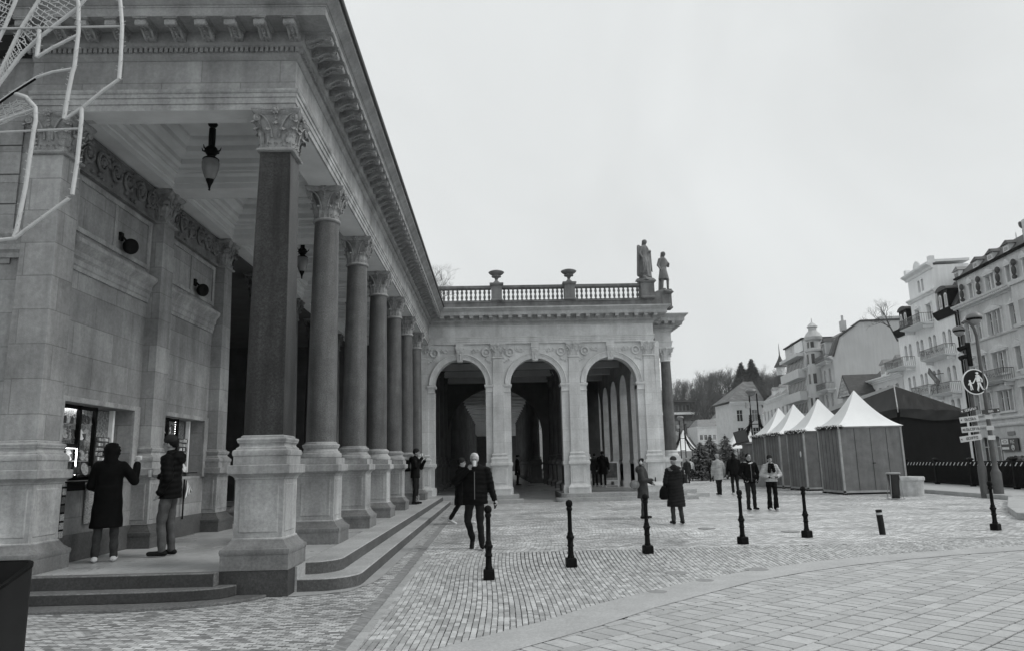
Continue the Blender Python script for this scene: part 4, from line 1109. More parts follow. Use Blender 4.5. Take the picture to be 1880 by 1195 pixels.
# near litter bin, bottom left
LB = thing('litter_bin', 'dark slanted-top metal litter bin cut off by the bottom left corner', 'bin', (-3.74, 5.3, -.045))
def rr(hw, hd, r, z, dz=0, n=5):
    pts = []
    for cx, cy, a in ((hw - r, hd - r, 0), (-hw + r, hd - r, 90), (-hw + r, -hd + r, 180), (hw - r, -hd + r, 270)):
        for i in range(n + 1):
            an = radians(a + 90 * i / n); x, y = cx + r * cos(an), cy + r * sin(an)
            pts.append((x, y, z + dz * (y + hd) / (2 * hd)))
    return pts
BIN = mat('bin_steel', .012, .55, .25, 3, .1, 80, spec=.2)
mb = MB(); mb.loft([rr(.45, .22, .09, 0), rr(.45, .22, .09, .90, .14), rr(.43, .20, .075, .90, .14), rr(.43, .20, .075, .45)], cap=True)
mb.build('body', BIN, LB, smooth=30)
mb = MB(); mb.loft([rr(.455, .225, .092, .885, .14), rr(.455, .225, .092, .905, .14), rr(.425, .20, .075, .907, .14)], cap=False); mb.build('rim', IRON, LB, smooth=30)
MB().box(-.30, .30, -.226, -.2215, .10, .12).box(-.30, .30, -.226, -.2215, .80, .812).build('seam', IRON, LB)
for sx_ in (-.32, .32): MB().tube([(sx_, -.222, .85), (sx_, -.232, .85)], .012, 8).build('bolt', mat('bolt_steel', .3, .4), LB)

# low A-frame notice inside the third arch
AF = thing('notice_board', 'white-framed standing notice board under the third arch', 'notice board', (5.84, 38.0, .3307))
mb = MB()
for x in (-.36, .36): mb.box(x - .032, x + .032, -.03, .03, 0, 1.26)
mb.box(-.33, .33, -.03, .03, 1.20, 1.26); mb.box(-.33, .33, -.03, .03, .28, .34); mb.build('frame', WHITEP, AF)
MB().box(-.34, .34, -.012, .012, .46, 1.20).build('poster', mat('poster_dark', .10, .5, .6, 5), AF)
MB().box(-.34, .34, -.014, .014, .34, .46).build('caption_strip', mat('poster_pale', .35, .5, .5, 25), AF)

# --- lamp + sign post group at right
TXT = mat('sign_black', .02, .4)
def strokes(n, h, m, parent, loc, rot=(0, 0, 0), seed=1, flip=1):
    """a row of small letter-like strokes, as unreadable as on the photographed boards"""
    rnd = random.Random(seed); mb = MB(); w = h * .62; x0 = -n * w * .62
    for i in range(n):
        x = x0 + i * w * 1.24; t_ = h * .17; k = rnd.randrange(5)
        mb.box(x, x + t_, -.002, 0, -h / 2, h / 2)
        if k in (0, 1, 3): mb.box(x + t_, x + w, -.002, 0, h / 2 - t_, h / 2)
        if k in (0, 2, 3): mb.box(x + t_, x + w, -.002, 0, -h / 2, -h / 2 + t_)
        if k in (1, 2): mb.box(x + t_, x + w * .85, -.002, 0, -t_ / 2, t_ / 2)
        if k in (3, 4): mb.box(x + w - t_, x + w, -.0021, 0, -h / 2, h / 2)
    return mb.build('lettering', m, parent, smooth=0, loc=loc)
def street_lamp(loc, label, h=7.0, double=False, group=None, rz=0):
    t = thing('street_lamp', label, 'street lamp', loc, rz, group)
    return t
PX, PY = 17.95, 26.5
SL = thing('street_lamp', 'grey street lamp with curved neck and round mushroom lamp head behind the pedestrian sign', 'street lamp', (PX + .05, PY, 0))
PG = mat('pole_grey', .085, .45, .2, 5)
mb = MB().lathe([(.17, 0), (.17, .9), (.13, .98), (.10, 1.05), (.085, 1.3), (.07, 3.2), (.06, 5.6)], 20)
mb.tube([(0, 0, 5.5), (0, 0, 5.9), (-.06, 0, 6.2), (-.20, 0, 6.42), (-.36, 0, 6.46), (-.46, 0, 6.38)], .055, 12); mb.build('pole', PG, SL, smooth=40)
def head(parent, x, y, z, SC=.8):
    MB().lathe([(r * SC, z_ * SC) for r, z_ in [(.05, .28), (.20, .26), (.31, .17), (.35, .06), (.35, .02), (.30, .0)]][::-1], 24, x, y).build('hood', mat('hood_grey', .16, .4, .1, 4), parent, smooth=50, loc=(0, 0, z))
    MB().lathe([(r * SC, z_ * SC) for r, z_ in [(.31, .0), (.335, -.03), (.30, -.08)]][::-1], 24, x, y).build('ring', IRON, parent, loc=(0, 0, z))
    MB().lathe([(r * SC, z_ * SC) for r, z_ in [(.28, -.08), (.24, -.20), (.15, -.30), (.05, -.33)]][::-1], 24, x, y).build('diffuser', GLASSW, parent, smooth=50, loc=(0, 0, z))
head(SL, -.0, 0, 6.55)
SL2 = thing('street_lamp', 'straight lamp pole carrying the pedestrian sign, traffic signal and direction boards', 'street lamp', (PX - .28, PY + .25, 0))
MB().lathe([(.14, 0), (.14, 1.1), (.10, 1.2), (.085, 1.4), (.065, 3.2), (.055, 6.0)], 20).build('pole', PG, SL2, smooth=40)
head(SL2, -.15, 0, 6.15, .62)
# signal / camera cluster
sg = thing('traffic_signal', 'dark traffic signal with hooded lenses on the straight lamp pole', 'traffic signal', (PX - .30, PY + .22, 5.1))
MB().box(.0, .17, -.09, .09, -.30, .58).build('housing', IRON, sg, bevel=.02)
mb = MB()
for z in (.40, .06): mb.tube([(.02, 0, z), (-.14, 0, z - .02), (-.24, 0, z - .07)], [.075, .085, .095], 12)
mb.build('hood', IRON, sg)
# round pedestrian sign
PS = thing('pedestrian_sign', 'round dark sign with white walking adult holding a child by the hand', 'sign', (PX - .27, PY - .02, 4.19))
MB().box(-.03, .03, .0, .16, -.15, .15).build('bracket', PG, PS)
def disc(r, t, y, m, nm, seg=40):
    mb = MB(); mb.M = Matrix.Rotation(pi / 2, 4, 'X'); mb.lathe([(r, 0), (r, t)], seg); mb.M = Matrix(); return mb.build(nm, m, PS, smooth=30, loc=(0, y, 0))
disc(.475, .03, 0, WHITEP, 'rim'); disc(.435, .03, -.006, mat('sign_blue', .008, .6, spec=.2), 'plate')
mb = MB(); Yp = -.044
def strip(pts, w):
    for (x0, z0), (x1, z1) in zip(pts, pts[1:]):
        dx, dz = x1 - x0, z1 - z0; l = sqrt(dx * dx + dz * dz) or 1; nx, nz = -dz / l * w / 2, dx / l * w / 2
        mb.add([(x0 + nx, Yp, z0 + nz), (x1 + nx, Yp, z1 + nz), (x1 - nx, Yp, z1 - nz), (x0 - nx, Yp, z0 - nz), (x0 + nx, Yp + .006, z0 + nz), (x1 + nx, Yp + .006, z1 + nz), (x1 - nx, Yp + .006, z1 - nz), (x0 - nx, Yp + .006, z0 - nz)],
               [(0, 1, 2, 3), (4, 7, 6, 5), (0, 4, 5, 1), (1, 5, 6, 2), (2, 6, 7, 3), (3, 7, 4, 0)])
def dot(x, z, r): mb.add([(x + r * cos(2 * pi * i / 12), Yp, z + r * sin(2 * pi * i / 12)) for i in range(12)], [tuple(range(12))])
dot(.10, .31, .05); dot(.05, .325, .02)
strip([(.10, .25), (.12, .0)], .15); strip([(.09, -.02), (.10, -.15), (.05, -.32), (.09, -.32)], .062); strip([(.15, -.02), (.19, -.16), (.25, -.29), (.29, -.27)], .062)
strip([(.06, .20), (-.02, .05), (-.10, -.06)], .04); strip([(.17, .20), (.26, .08), (.24, -.02)], .045)
dot(-.21, .03, .042); strip([(-.20, -.01), (-.19, -.14)], .09); strip([(-.20, -.14), (-.20, -.31)], .035); strip([(-.16, -.14), (-.13, -.30)], .035); strip([(-.17, -.03), (-.10, -.06)], .03); strip([(-.23, -.03), (-.28, -.12)], .03)
mb.build('pictogram', WHITEP, PS, smooth=0)
# direction boards
def board(x0, x1, z0, z1, tilt, words, m, tm, label, left=True, size=.15, dark=False):
    cx = (x0 + x1) / 2; t = thing('direction_board', label, 'sign', (cx, PY - .12, (z0 + z1) / 2), group='direction boards on the lamp pole'); t.rotation_euler = (0, -tilt, 0)
    w = (x1 - x0) / 2; h = (z1 - z0) / 2
    p = [(-w, -.008), (w, -.008), (w, .008), (-w, .008)]
    mb = MB(); e = .07
    out = [(-w - e * 0, -h), (w, -h), (w, h), (-w, h)]
    mb.loft([[(x, -.01, z) for x, z in out], [(x, .01, z) for x, z in out]]); mb.build('panel', m, t, bevel=.003)
    strokes(words, size * .75, tm, t, (.05 if left else 0, -.0135, 0), seed=int(z0 * 100))
    # little arrow at the pointing end
    sx = -w + .06 if left else w - .06; d = .04 if left else -.04
    MB().add([(sx - d, -.013, 0), (sx + d * .4, -.013, .04), (sx + d * .4, -.013, -.04)], [(0, 1, 2)]).build('arrow', tm, t)
BPAN = mat('board_white', .5, .5, .12, 6)
board(16.92, 17.60, 3.10, 3.24, .20, 7, mat('board_dark', .03, .4), WHITEP, 'narrow black direction board pointing left, topmost on the lamp pole', size=.11)
board(16.86, 17.56, 2.72, 2.93, .10, 6, BPAN, TXT, 'white direction board just under the narrow black one', size=.13)
board(16.88, 17.56, 2.36, 2.57, .07, 8, BPAN, TXT, 'white direction board second from the bottom', size=.13)
board(16.78, 17.58, 2.04, 2.25, .12, 6, BPAN, TXT, 'white direction board lowest and longest on the pole', size=.13)
board(17.72, 18.38, 3.02, 3.18, .09, 3, mat('board_dark', .03, .4), WHITEP, 'black direction board pointing right from the curved lamp pole', left=False, size=.11)
for z, w_ in ((2.9, 'topmost'), (2.5, 'middle'), (2.15, 'lowest')):
    MB().box(-.02, .26, -.01, .01, z - .08, z + .08).build('side_plate', BPAN, None, loc=(PX - .1, PY - .08, 0), label=w_ + ' of three small white plates between the two lamp poles', cat='plate', group='small plates between the lamp poles')

# --- kerbs and raised islands
KERB = mat('kerb_granite', .40, .6, .15, 2, .2, 100, fine=.1)
def island(poly, h, nm='kerb'):
    MB().prism(poly, 0, h).build(nm, KERB, kind='structure', smooth=0, bevel=.02)
island([(17.5, 25.1), (60, 21), (60, 60), (22, 60), (18.0, 31.2)], .16, 'raised_pavement')
island([(13.9, 20.2), (12.6, 18.0), (12.75, 17.2), (40, 9), (40, 18), (17.9, 24.3), (17.0, 24.6)], .17, 'raised_island')

# --- iron railing
def railing(p0, p1, n_post, label):
    p0 = Vector(p0); p1 = Vector(p1); d = p1 - p0; L_ = d.length; t = thing('railing', label, 'railing', (p0.x, p0.y, .16), atan2(d.y, d.x))
    mb = MB(); mb.box(0, L_, -.025, .025, 1.06, 1.11).box(0, L_, -.015, .015, .90, .93).box(0, L_, -.02, .02, .10, .14); mb.build('rails', IRON, t)
    mb = MB(); n = int(L_ / .10)
    for i in range(n): mb.box(i * .10 + .04, i * .10 + .072, -.014, .014, .12, 1.06)
    mb.build('bars', IRON, t, kind='stuff', smooth=0)
    mb = MB(); n = int(L_ / .36)
    for i in range(n):
        x = .2 + i * .36; mb.tube([(x, .035, 1.05), (x + .16, .035, .92)], .019, 5)
    mb.build('ornament_row', WHITEP, t, kind='stuff', smooth=0)
    for i in range(n_post):
        x = L_ * i / (n_post - 1)
        MB().sqm(.07, [(.09, 0), (.09, .1), (.07, .12), (.07, 1.14), (.12, 1.18), (.12, 1.21), (.03, 1.28)], x, 0).build('post', IRON, t)
railing((20.3, 26.0), (22.0, 39.5), 5, 'long black iron railing with pale ornaments behind the sign poles')
railing((20.3, 25.9), (27, 20.5), 3, 'short end of black railing at the right picture edge')
hg = thing('clipped_hedge', 'long low dark clipped hedge directly behind the black railing', 'hedge', (21.3, 26.6, .16), atan2(13.2, 1.75))
mb = MB(); rnd = random.Random(77)
for k in range(6500):
    c = Vector((rnd.uniform(0, 13.2), rnd.uniform(-.35, .35), rnd.uniform(.05, .86))); side_ = rnd.randrange(3)
    if side_ == 0: c.y = .38 * rnd.uniform(.9, 1.1)
    elif side_ == 1: c.z = .86 * rnd.uniform(.93, 1.08)
    n_ = Vector((rnd.gauss(0, 1), rnd.gauss(0, 1), rnd.gauss(0, 1))).normalized(); u_ = n_.orthogonal().normalized() * .05; v_ = n_.cross(u_)
    mb.add([tuple(c - u_ - v_), tuple(c + u_ - v_), tuple(c + u_ + v_), tuple(c - u_ + v_)], [(0, 1, 2, 3)])
mb.build('foliage', mat('hedge_leaf', .018, .8, .4, 4, spec=.1), hg, smooth=0, recalc=False); MB().box(0, 13.2, -.33, .33, 0, .82).build('inner_foliage', mat('hedge_leaf', .018), hg)
for i, (x, y, r) in enumerate([(27.2, 35.2, 1.3), (24.9, 35.0, .75), (29.6, 35.5, 1.2)]):
    mb = MB(); rnd = random.Random(i)
    for k in range(1500):
        a, b = rnd.uniform(0, 2 * pi), math.acos(rnd.uniform(0, 1)); q = Vector((cos(a) * sin(b), sin(a) * sin(b), cos(b))) * rnd.uniform(.82, 1.02)
        c = Vector((q.x * r, q.y * r, q.z * r * 1.15 + .55)); n_ = Vector((rnd.gauss(0, 1), rnd.gauss(0, 1), rnd.gauss(0, 1))).normalized(); u_ = n_.orthogonal().normalized() * .06; v_ = n_.cross(u_)
        mb.add([tuple(c - u_ - v_), tuple(c + u_ - v_), tuple(c + u_ + v_), tuple(c - u_ + v_)], [(0, 1, 2, 3)])
    t = thing('clipped_bush', ['large round clipped bush behind the railing near the shop sign', 'small round clipped bush just right of the lamp poles', 'round clipped bush behind the railing at the picture edge'][i], 'bush', (x, y, 0), group='clipped bushes behind the railing')
    mb.build('foliage', mat('bush_leaf', .03, .7, .4, 4), t, smooth=0, recalc=False)
    MB().lathe([(.12, 0), (.08, .7)], 8).build('stem', IRON, t)
    mb = MB(); mb.ell((0, 0, .55 + r * .4), (r * .84, r * .84, r * .8), 16, 8); mb.build('inner_foliage', mat('bush_leaf', .03), t)

# ================================================================== market huts, stage, lamps
WOOD = mat('hut_boards', .17, .75, .2, 2.5, .2, 60, streak=.2, fine=.12)
WOODL = mat('hut_trim', .36, .7, .2, 4, streak=.2)
FIR = mat('fir_garland', .02, .8, .5, 9)
BULB = mat('garland_bauble', .75, .3)
def garland(name, pts, r, parent=None, n=420, seed=1, baubles=0):
    rnd = random.Random(seed); mb = MB(); pts = [Vector(p) for p in pts]
    segs = list(zip(pts, pts[1:])); ls = [(b - a).length for a, b in segs]; T = sum(ls)
    def at(t):
        t *= T
        for (a, b), l in zip(segs, ls):
            if t <= l: return a + (b - a) * (t / l)
            t -= l
        return pts[-1]
    for k in range(n):
        c = at(rnd.random()); d = Vector((rnd.gauss(0, 1), rnd.gauss(0, 1), rnd.gauss(0, 1))).normalized(); w = d.orthogonal().normalized() * r * .16
        e = c + d * r * rnd.uniform(.7, 1.3)
        mb.add([tuple(c - w), tuple(c + w), tuple(e)], [(0, 1, 2)])
    o = mb.build(name, FIR, parent, smooth=0, recalc=False)
    if baubles:
        mb = MB()
        for k in range(baubles):
            c = at((k + .5) / baubles) + Vector((rnd.uniform(-1.1, .2) * r, rnd.uniform(-1.1, .3) * r, rnd.uniform(-.6, .9) * r)); mb.ell(tuple(c), (.030,) * 3, 6, 4)
        mb.build('bauble_row', BULB, o if parent is None else parent, smooth=60, kind='stuff')
    return o
def hut(x, y, label, w=2.75, d=2.1, peak=1.62, seed=0):
    t = thing('market_hut', label, 'market hut', (x, y, 0), 0, 'wooden market huts with white pointed roofs')
    zb, zt = .14, 2.80
    MB().box(.04, w - .04, .03, d - .03, zb, zt).build('wall', WOOD, t, smooth=0)
    mb = MB()
    for k in (1, 2, 3): mb.box(w * k / 4 - .006, w * k / 4 + .006, .022, .0285, zb + .02, zt - .03)
    for k in range(1, 6): mb.box(.032, .0385, d * k / 6 - .004, d * k / 6 + .004, zb + .02, zt - .03)
    mb.build('board_joints', IRON, t, smooth=0)
    for cx, cy in ((0, 0), (w - .08, 0), (0, d - .08), (w - .08, d - .08)): MB().box(cx, cx + .08, cy, cy + .08, .05, zt + .02).build('corner_post', WOODL, t, bevel=.004)
    mb = MB(); mb.box(-.02, w + .02, .0, .05, zt - .0, zt + .05).box(-.02, .03, .0, d, zt, zt + .05).box(0.0, w, .0, .04, zb - .06, zb + .03).box(.0, .04, .0, d, zb - .06, zb + .03); mb.build('frame_rail', WOODL, t)
    MB().box(w * .5 - .03, w * .5 + .09, -.01, .02, 1.28, 1.31).build('door_handle', IRON, t)
    mb = MB()
    for cx, cy in ((.04, .04), (w - .04, .04), (.04, d - .1), (w - .04, d - .1)): mb.box(cx - .07, cx + .07, cy - .07, cy + .07, 0, .06)
    mb.build('foot_block', IRON, t)
    MB().box(.05, w - .05, .1, d - .1, .03, .12).build('underframe', IRON, t)
    # pagoda roof: four concave slopes meeting in a point
    rings = []; N = 12
    for k in range(N + 1):
        t_ = k / N; s_ = (1 - t_) ** 1.0; z = zt + .05 + peak * (t_ ** 1.9 * .62 + t_ * .38)
        rx = (w / 2 + .05) * (1 - t_) + .015; ry = (d / 2 + .05) * (1 - t_) + .015
        ring = []
        for (sx, sy), (ex, ey) in (((-1, -1), (1, -1)), ((1, -1), (1, 1)), ((1, 1), (-1, 1)), ((-1, 1), (-1, -1))):
            for i in range(6):
                u = i / 6; px, py = sx + (ex - sx) * u, sy + (ey - sy) * u; sag = 1 - .05 * sin(pi * u) * sin(pi * t_)
                ring.append((w / 2 + px * rx * sag, d / 2 + py * ry * sag, z))
        rings.append(ring)
    MB().loft(rings).build('roof', WHITE, t, smooth=50)
    garland('garland', [(-.02, d, zt + .06), (-.02, .0, zt + .04), (.16, -.03, zt + .04)], .115, t, 1500, seed, 44)
    return t
hut(14.62, 31.2, 'nearest wooden market hut with tallest white pointed roof, behind the litter stand', seed=1)
hut(14.88, 35.5, 'second wooden market hut from the front with a pale round mark on its side', seed=2)
hut(15.0, 38.9, 'third wooden market hut from the front', seed=3)
hut(15.25, 41.7, 'farthest wooden market hut of the row, beside the double lamp post', seed=4)
tag(MB().ell((0, 0, 0), (.015, .09, .15), 16, 8).build('round_plate', WHITEP, None, smooth=60, loc=(14.87, 35.95, 1.75)), 'pale oval plate fixed to the side wall of the second hut', 'plate')
# litter stand with bag, round concrete planter
t = thing('litter_stand', 'wire litter stand with black bag in front of the nearest hut', 'litter stand', (14.62, 27.2, 0))
mb = MB()
for a in range(4):
    an = a * pi / 2 + .6; mb.tube([(.22 * cos(an), .22 * sin(an), .92), (.30 * cos(an), .30 * sin(an), 0)], .012, 6)
for z, r in ((.04, .30), (.93, .235)):
    mb.tube([(r * cos(2 * pi * i / 16), r * sin(2 * pi * i / 16), z) for i in range(17)], .014, 6)
mb.build('wire_frame', mat('galvanised', .4, .4, .1, 5, metal=.6), t, smooth=50)
MB().lathe([(.10, .02), (.15, .05), (.17, .2), (.17, .5), (.20, .8), (.235, .90), (.24, .94), (.22, .95), (.2, .7)], 18).build('bag', mat('black_bag', .012, .35, .3, 6, .6, 15), t, smooth=60)
MB().lathe([(.25, .935), (.255, .96), (.22, .975), (.02, .98)], 20).build('lid', mat('lid_grey', .35, .4), t, smooth=50)
t = thing('concrete_planter', 'round pale concrete tub beside the nearest hut', 'planter', (16.35, 29.2, 0))
MB().lathe([(.44, 0), (.47, .55), (.49, .60), (.52, .62), (.52, .72), (.49, .76), (.44, .74), (.42, .62), (.02, .62)], 32).build('tub', mat('pale_concrete', .5, .8, .25, 4, .3, 40, streak=.25), t, smooth=40)
MB().lathe([(.40, .60), (.3, .74), (.02, .78)], 24).build('snow_filling', mat('filling', .45, .9, .3, 7, .5, 30), t, smooth=60)

# black stage canopy beyond the railing
def stage():
    t = thing('stage_canopy', 'large black fabric stage canopy with peaked roof and drooping valance', 'stage', (0, 0, 0))
    BK = mat('black_canvas', .006, .75, .35, 1.5, .2, 14, spec=.04); BK2 = mat('black_canvas_sheen', .012, .55, .5, .9, .5, 3, spec=.12)
    A0 = Vector((24.4, 44.0)); L0 = Vector((28.2, 67.0)); R0 = Vector((31.2, 48.0)); B0_ = R0 + (L0 - A0); PK = Vector((25.45, 46.0))
    ze = 4.35; zp = 5.95
    MB().prism([(A0.x + .1, A0.y + .1), (R0.x, R0.y + .1), (B0_.x, B0_.y), (L0.x + .1, L0.y)], .1, ze + .05).build('drape_wall', BK, t, smooth=0)
    # roof with folds: front slope and left slope from the peak
    def slope(a, b, pk, pk2, n, seed, zpa=None, zpb=None):
        rnd = random.Random(seed); mb = MB(); rows = 10
        ph = [rnd.uniform(0, 6) for _ in range(4)]
        vs = []
        nrm = (Vector((b - a)).normalized()); out = Vector((nrm.y, -nrm.x))
        for r in range(rows + 1):
            tt = r / rows
            for i in range(n + 1):
                u = i / n; lo = a + (b - a) * u; hi = pk + (pk2 - pk) * u; p = lo + (hi - lo) * tt
                f = (sin(u * 34 + ph[0] + tt * 3) + .6 * sin(u * 61 + ph[1])) * .055 * sin(pi * min(1, tt * 1.1 + .05)) * (1 - .5 * tt)
                zt_ = zpa + (zpb - zpa) * u; z = ze + (zt_ - ze) * tt - .22 * sin(pi * tt) * .6 + f
                vs.append((p.x, p.y, z))
        mb.add(vs, [(r * (n + 1) + i, r * (n + 1) + i + 1, (r + 1) * (n + 1) + i + 1, (r + 1) * (n + 1) + i) for r in range(rows) for i in range(n)])
        mb.build('roof', BK2, t, smooth=60)
        mb = MB(); vs = []                                       # valance sagging between the corners
        for r in range(5):
            for i in range(n + 1):
                u = i / n; lo = a + (b - a) * u + out * (.10 + .035 * sin(u * 15 + r * .9)); z = ze + .02 - r * .12 - .34 * sin(pi * u) * (r / 4) * .5 + .02 * sin(u * 11)
                vs.append((lo.x, lo.y, z))
        mb.add(vs, [(r * (n + 1) + i, r * (n + 1) + i + 1, (r + 1) * (n + 1) + i + 1, (r + 1) * (n + 1) + i) for r in range(4) for i in range(n)])
        mb.build('valance', BK2, t, smooth=60)
    PL = PK + (L0 - A0) * .9
    slope(A0, R0, PK, R0 + Vector((-.2, .3)), 60, 1, zp, ze + .25); slope(L0, A0, PL, PK, 90, 2, 5.15, zp)
    mb = MB(); mb.tube([(PK.x, PK.y, zp + .02), (A0.x, A0.y, ze + .1), (A0.x, A0.y, ze - .2)], .035, 8); mb.build('ridge_rope', WOODL, t)
    MB().add([(PK.x - .05, PK.y, zp - .1), (PL.x - .05, PL.y, 5.05), (PL.x - .05, PL.y, 5.5), (PK.x - .05, PK.y, zp + .05), (PK.x + .1, PK.y, zp - .1), (PL.x + .1, PL.y, 5.05), (PL.x + .1, PL.y, 5.5), (PK.x + .1, PK.y, zp + .05)],
             [(0, 1, 2, 3), (4, 7, 6, 5), (0, 4, 5, 1), (1, 5, 6, 2), (2, 6, 7, 3), (3, 7, 4, 0)]).build('roof_beam', mat('truss_alu', .38, .5, .1, 4), t)
stage()

# double lamp posts with fir garlands
def double_lamp(x, y, label, s_=1.0):
    t = thing('street_lamp', label, 'street lamp', (x, y, 0), 0, 'double lamp posts with fir garlands')
    for dx in (-.26, .26):
        mb = MB().lathe([(.09, 0), (.09, .8), (.055, .95), (.045, 6.0)], 12, dx, 0); mb.build('pole', IRON, t, smooth=50)
    mb = MB(); mb.tube([(-.26, 0, 6.0), (-.2, 0, 6.25), (.1, 0, 6.3)], .04, 8).tube([(-.26, 0, 3.9), (.26, 0, 3.9)], .03, 6).tube([(-.26, 0, 2.6), (.26, 0, 2.6)], .03, 6); mb.build('arm', IRON, t)
    MB().lathe([(.02, .30), (.24, .27), (.37, .15), (.38, .06), (.30, .0)][::-1], 20, -.12, 0).build('hood', mat('hood_grey', .16), t, smooth=50, loc=(0, 0, 6.05))
    MB().lathe([(.29, .0), (.24, -.14), (.05, -.24)][::-1], 20, -.12, 0).build('diffuser', GLASSW, t, smooth=50, loc=(0, 0, 6.05))
    mb = MB(); mb.box(-.55, -.3, -.1, .1, 5.0, 5.4); mb.build('camera_box', mat('lid_grey', .35), t)
    for sg in (-1, 1):
        for k, rch in enumerate((1.35, .8)):
            garland('garland', [(sg * .28, 0, 4.5), (sg * .34, 0, 3.9), (sg * (.3 + rch * .3), 0, 3.3), (sg * (.3 + rch * .65), 0, 2.75), (sg * (.3 + rch), 0, 2.45 + .1 * k)], .12, t, 2200, k + 3)
    return t
double_lamp(17.75, 50.0, 'double lamp post with drooping fir garlands beside the hut row')
double_lamp(20.3, 80.0, 'farther double lamp post with garlands just right of the arcade corner')
t = thing('loudspeaker', 'tilted black loudspeaker box hanging by the farthest hut', 'loudspeaker', (16.45, 49.2, 3.0)); t.rotation_euler = (radians(-8), radians(-14), radians(-20))
MB().box(-.42, .42, -.3, .3, -.42, .42).build('cabinet', mat('speaker_black', .02, .6, .2, 5), t, bevel=.03)
MB().box(-.36, .36, -.32, -.30, -.36, .36).build('grille', mat('grille_grey', .06, .7, .3, 30), t)
MB().tube([(.3, 0, .4), (1.1, .8, 1.0)], .03, 8).build('arm', IRON, t)

# smaller market things far along the street
def pagoda(x, y, w, z0, h, label):
    t = thing('market_tent', label, 'tent', (x, y, 0), 0, 'small white market tents in the distance')
    rings = []
    for k in range(7):
        q = k / 6; r = w / 2 * (1 - q) + .02; z = z0 + h * (q ** 1.8 * .6 + q * .4); rings.append([(-r, -r, z), (r, -r, z), (r, r, z), (-r, r, z)])
    MB().loft(rings).build('roof', WHITE, t, smooth=40)
    mb = MB()
    for sx in (-1, 1):
        for sy in (-1, 1): mb.box(sx * w * .46 - .03, sx * w * .46 + .03, sy * w * .46 - .03, sy * w * .46 + .03, 0, z0)
    mb.build('legs', IRON, t, smooth=0)
pagoda(21.6, 66, 2.2, 2.5, 1.5, 'white pointed market tent left of the far wooden stall')
pagoda(23.2, 67, 2.0, 2.5, 1.6, 'white pointed market tent directly behind the dark-haired walker')
pagoda(26.6, 70, 2.4, 2.6, 1.3, 'white pointed market tent right, just above the far wooden stall')
pagoda(21.7, 85, 2.6, 2.6, 2.4, 'white pointed market tent beside the far double lamp post')
t = thing('market_stall', 'open-fronted wooden stall with dark doorway beyond the walkers', 'market stall', (20.2, 58, 0))
MB().box(0, 3.0, 0, 2.4, 0, 2.75).build('wall', WOOD, t, smooth=0); MB().box(-.1, 3.1, -.1, 2.5, 2.75, 2.9).build('roof', WOODL, t)
MB().box(.6, 2.0, -.02, .0, .2, 2.3).build('opening', mat('stall_inside', .03, .8, .3, 3), t); MB().box(.55, 2.05, -.06, -.022, 2.3, 2.4).build('lintel', WOODL, t)
tag(MB().box(-.5, .5, -.35, .35, 0, 1.15).box(-.55, .55, -.4, .4, 1.15, 1.2).build('crate_counter', mat('pale_crate', .4, .7, .2, 4, blocks=(.6, .3, .01, .1)), None, loc=(15.0, 42.2, 0), bevel=.01) , 'pale waist-high crate beside the farthest hut', 'crate')

# ---- conifers of the market
NEEDLE2 = mat('market_fir_needles', .15, .85, .5, 2.5)
NEEDLE = mat('fir_needles', .05, .8, .5, 2.5)
def fir(x, y, h, r, label, seed, n=1400, group='small fir trees in the market'):
    rnd = random.Random(seed); t = thing('fir_tree', label, 'fir tree', (x, y, 0), 0, group); mb = MB(); small = n < 4000; n = n * 2 if small else n
    for k in range(n):
        z = h * (1 - sqrt(rnd.random()) * .96); rr_ = r * (1 - z / h) ** (.6 if small else .85) * rnd.uniform(.35, 1.05); a = rnd.uniform(0, 2 * pi)
        lay = .5 + .5 * sin(z / h * 38 + a * 1.5); rr_ *= (.85 + .2 * lay) if small else (.93 + .1 * lay)
        c = Vector((rr_ * cos(a), rr_ * sin(a), z)); d = Vector((cos(a), sin(a), -.25 + rnd.gauss(0, .2))).normalized(); w = Vector((-sin(a), cos(a), rnd.gauss(0, .4))).normalized()
        l = r * (.13 if small else .12) * rnd.uniform(.6, 1.3); wd = l * .42
        mb.add([tuple(c - d * l - w * wd), tuple(c - d * l + w * wd), tuple(c + d * l)], [(0, 1, 2)])
    mb.build('crown', NEEDLE2 if small else NEEDLE, t, smooth=0, recalc=False)
    MB().lathe([(h * .018 + .03, 0), (.02, h * .96)], 8).build('trunk', mat('bark', .06, .9, .3, 8), t)
    return t
for i, (x, y, h, r, l) in enumerate([(15.9, 57.5, 3.0, 1.3, 'dark fir just right of the white-jacket visitor'), (17.4, 60, 3.4, 1.5, 'full dark fir left of the pale puffer coat'), (19.0, 61, 3.6, 1.4, 'tall market fir between the two walkers and the tents'), (20.2, 56.5, 2.9, .7, 'slim fir beside the far stall doorway'), (22.6, 57.6, 2.6, .55, 'slim fir right of the far stall doorway'), (14.2, 63, 2.8, 1.1, 'small fir right behind the arcade steps'), (18.2, 54.5, 2.3, .9, 'low bushy fir behind the dark-haired walker')]):
    fir(x, y, h, r, l, 40 + i)

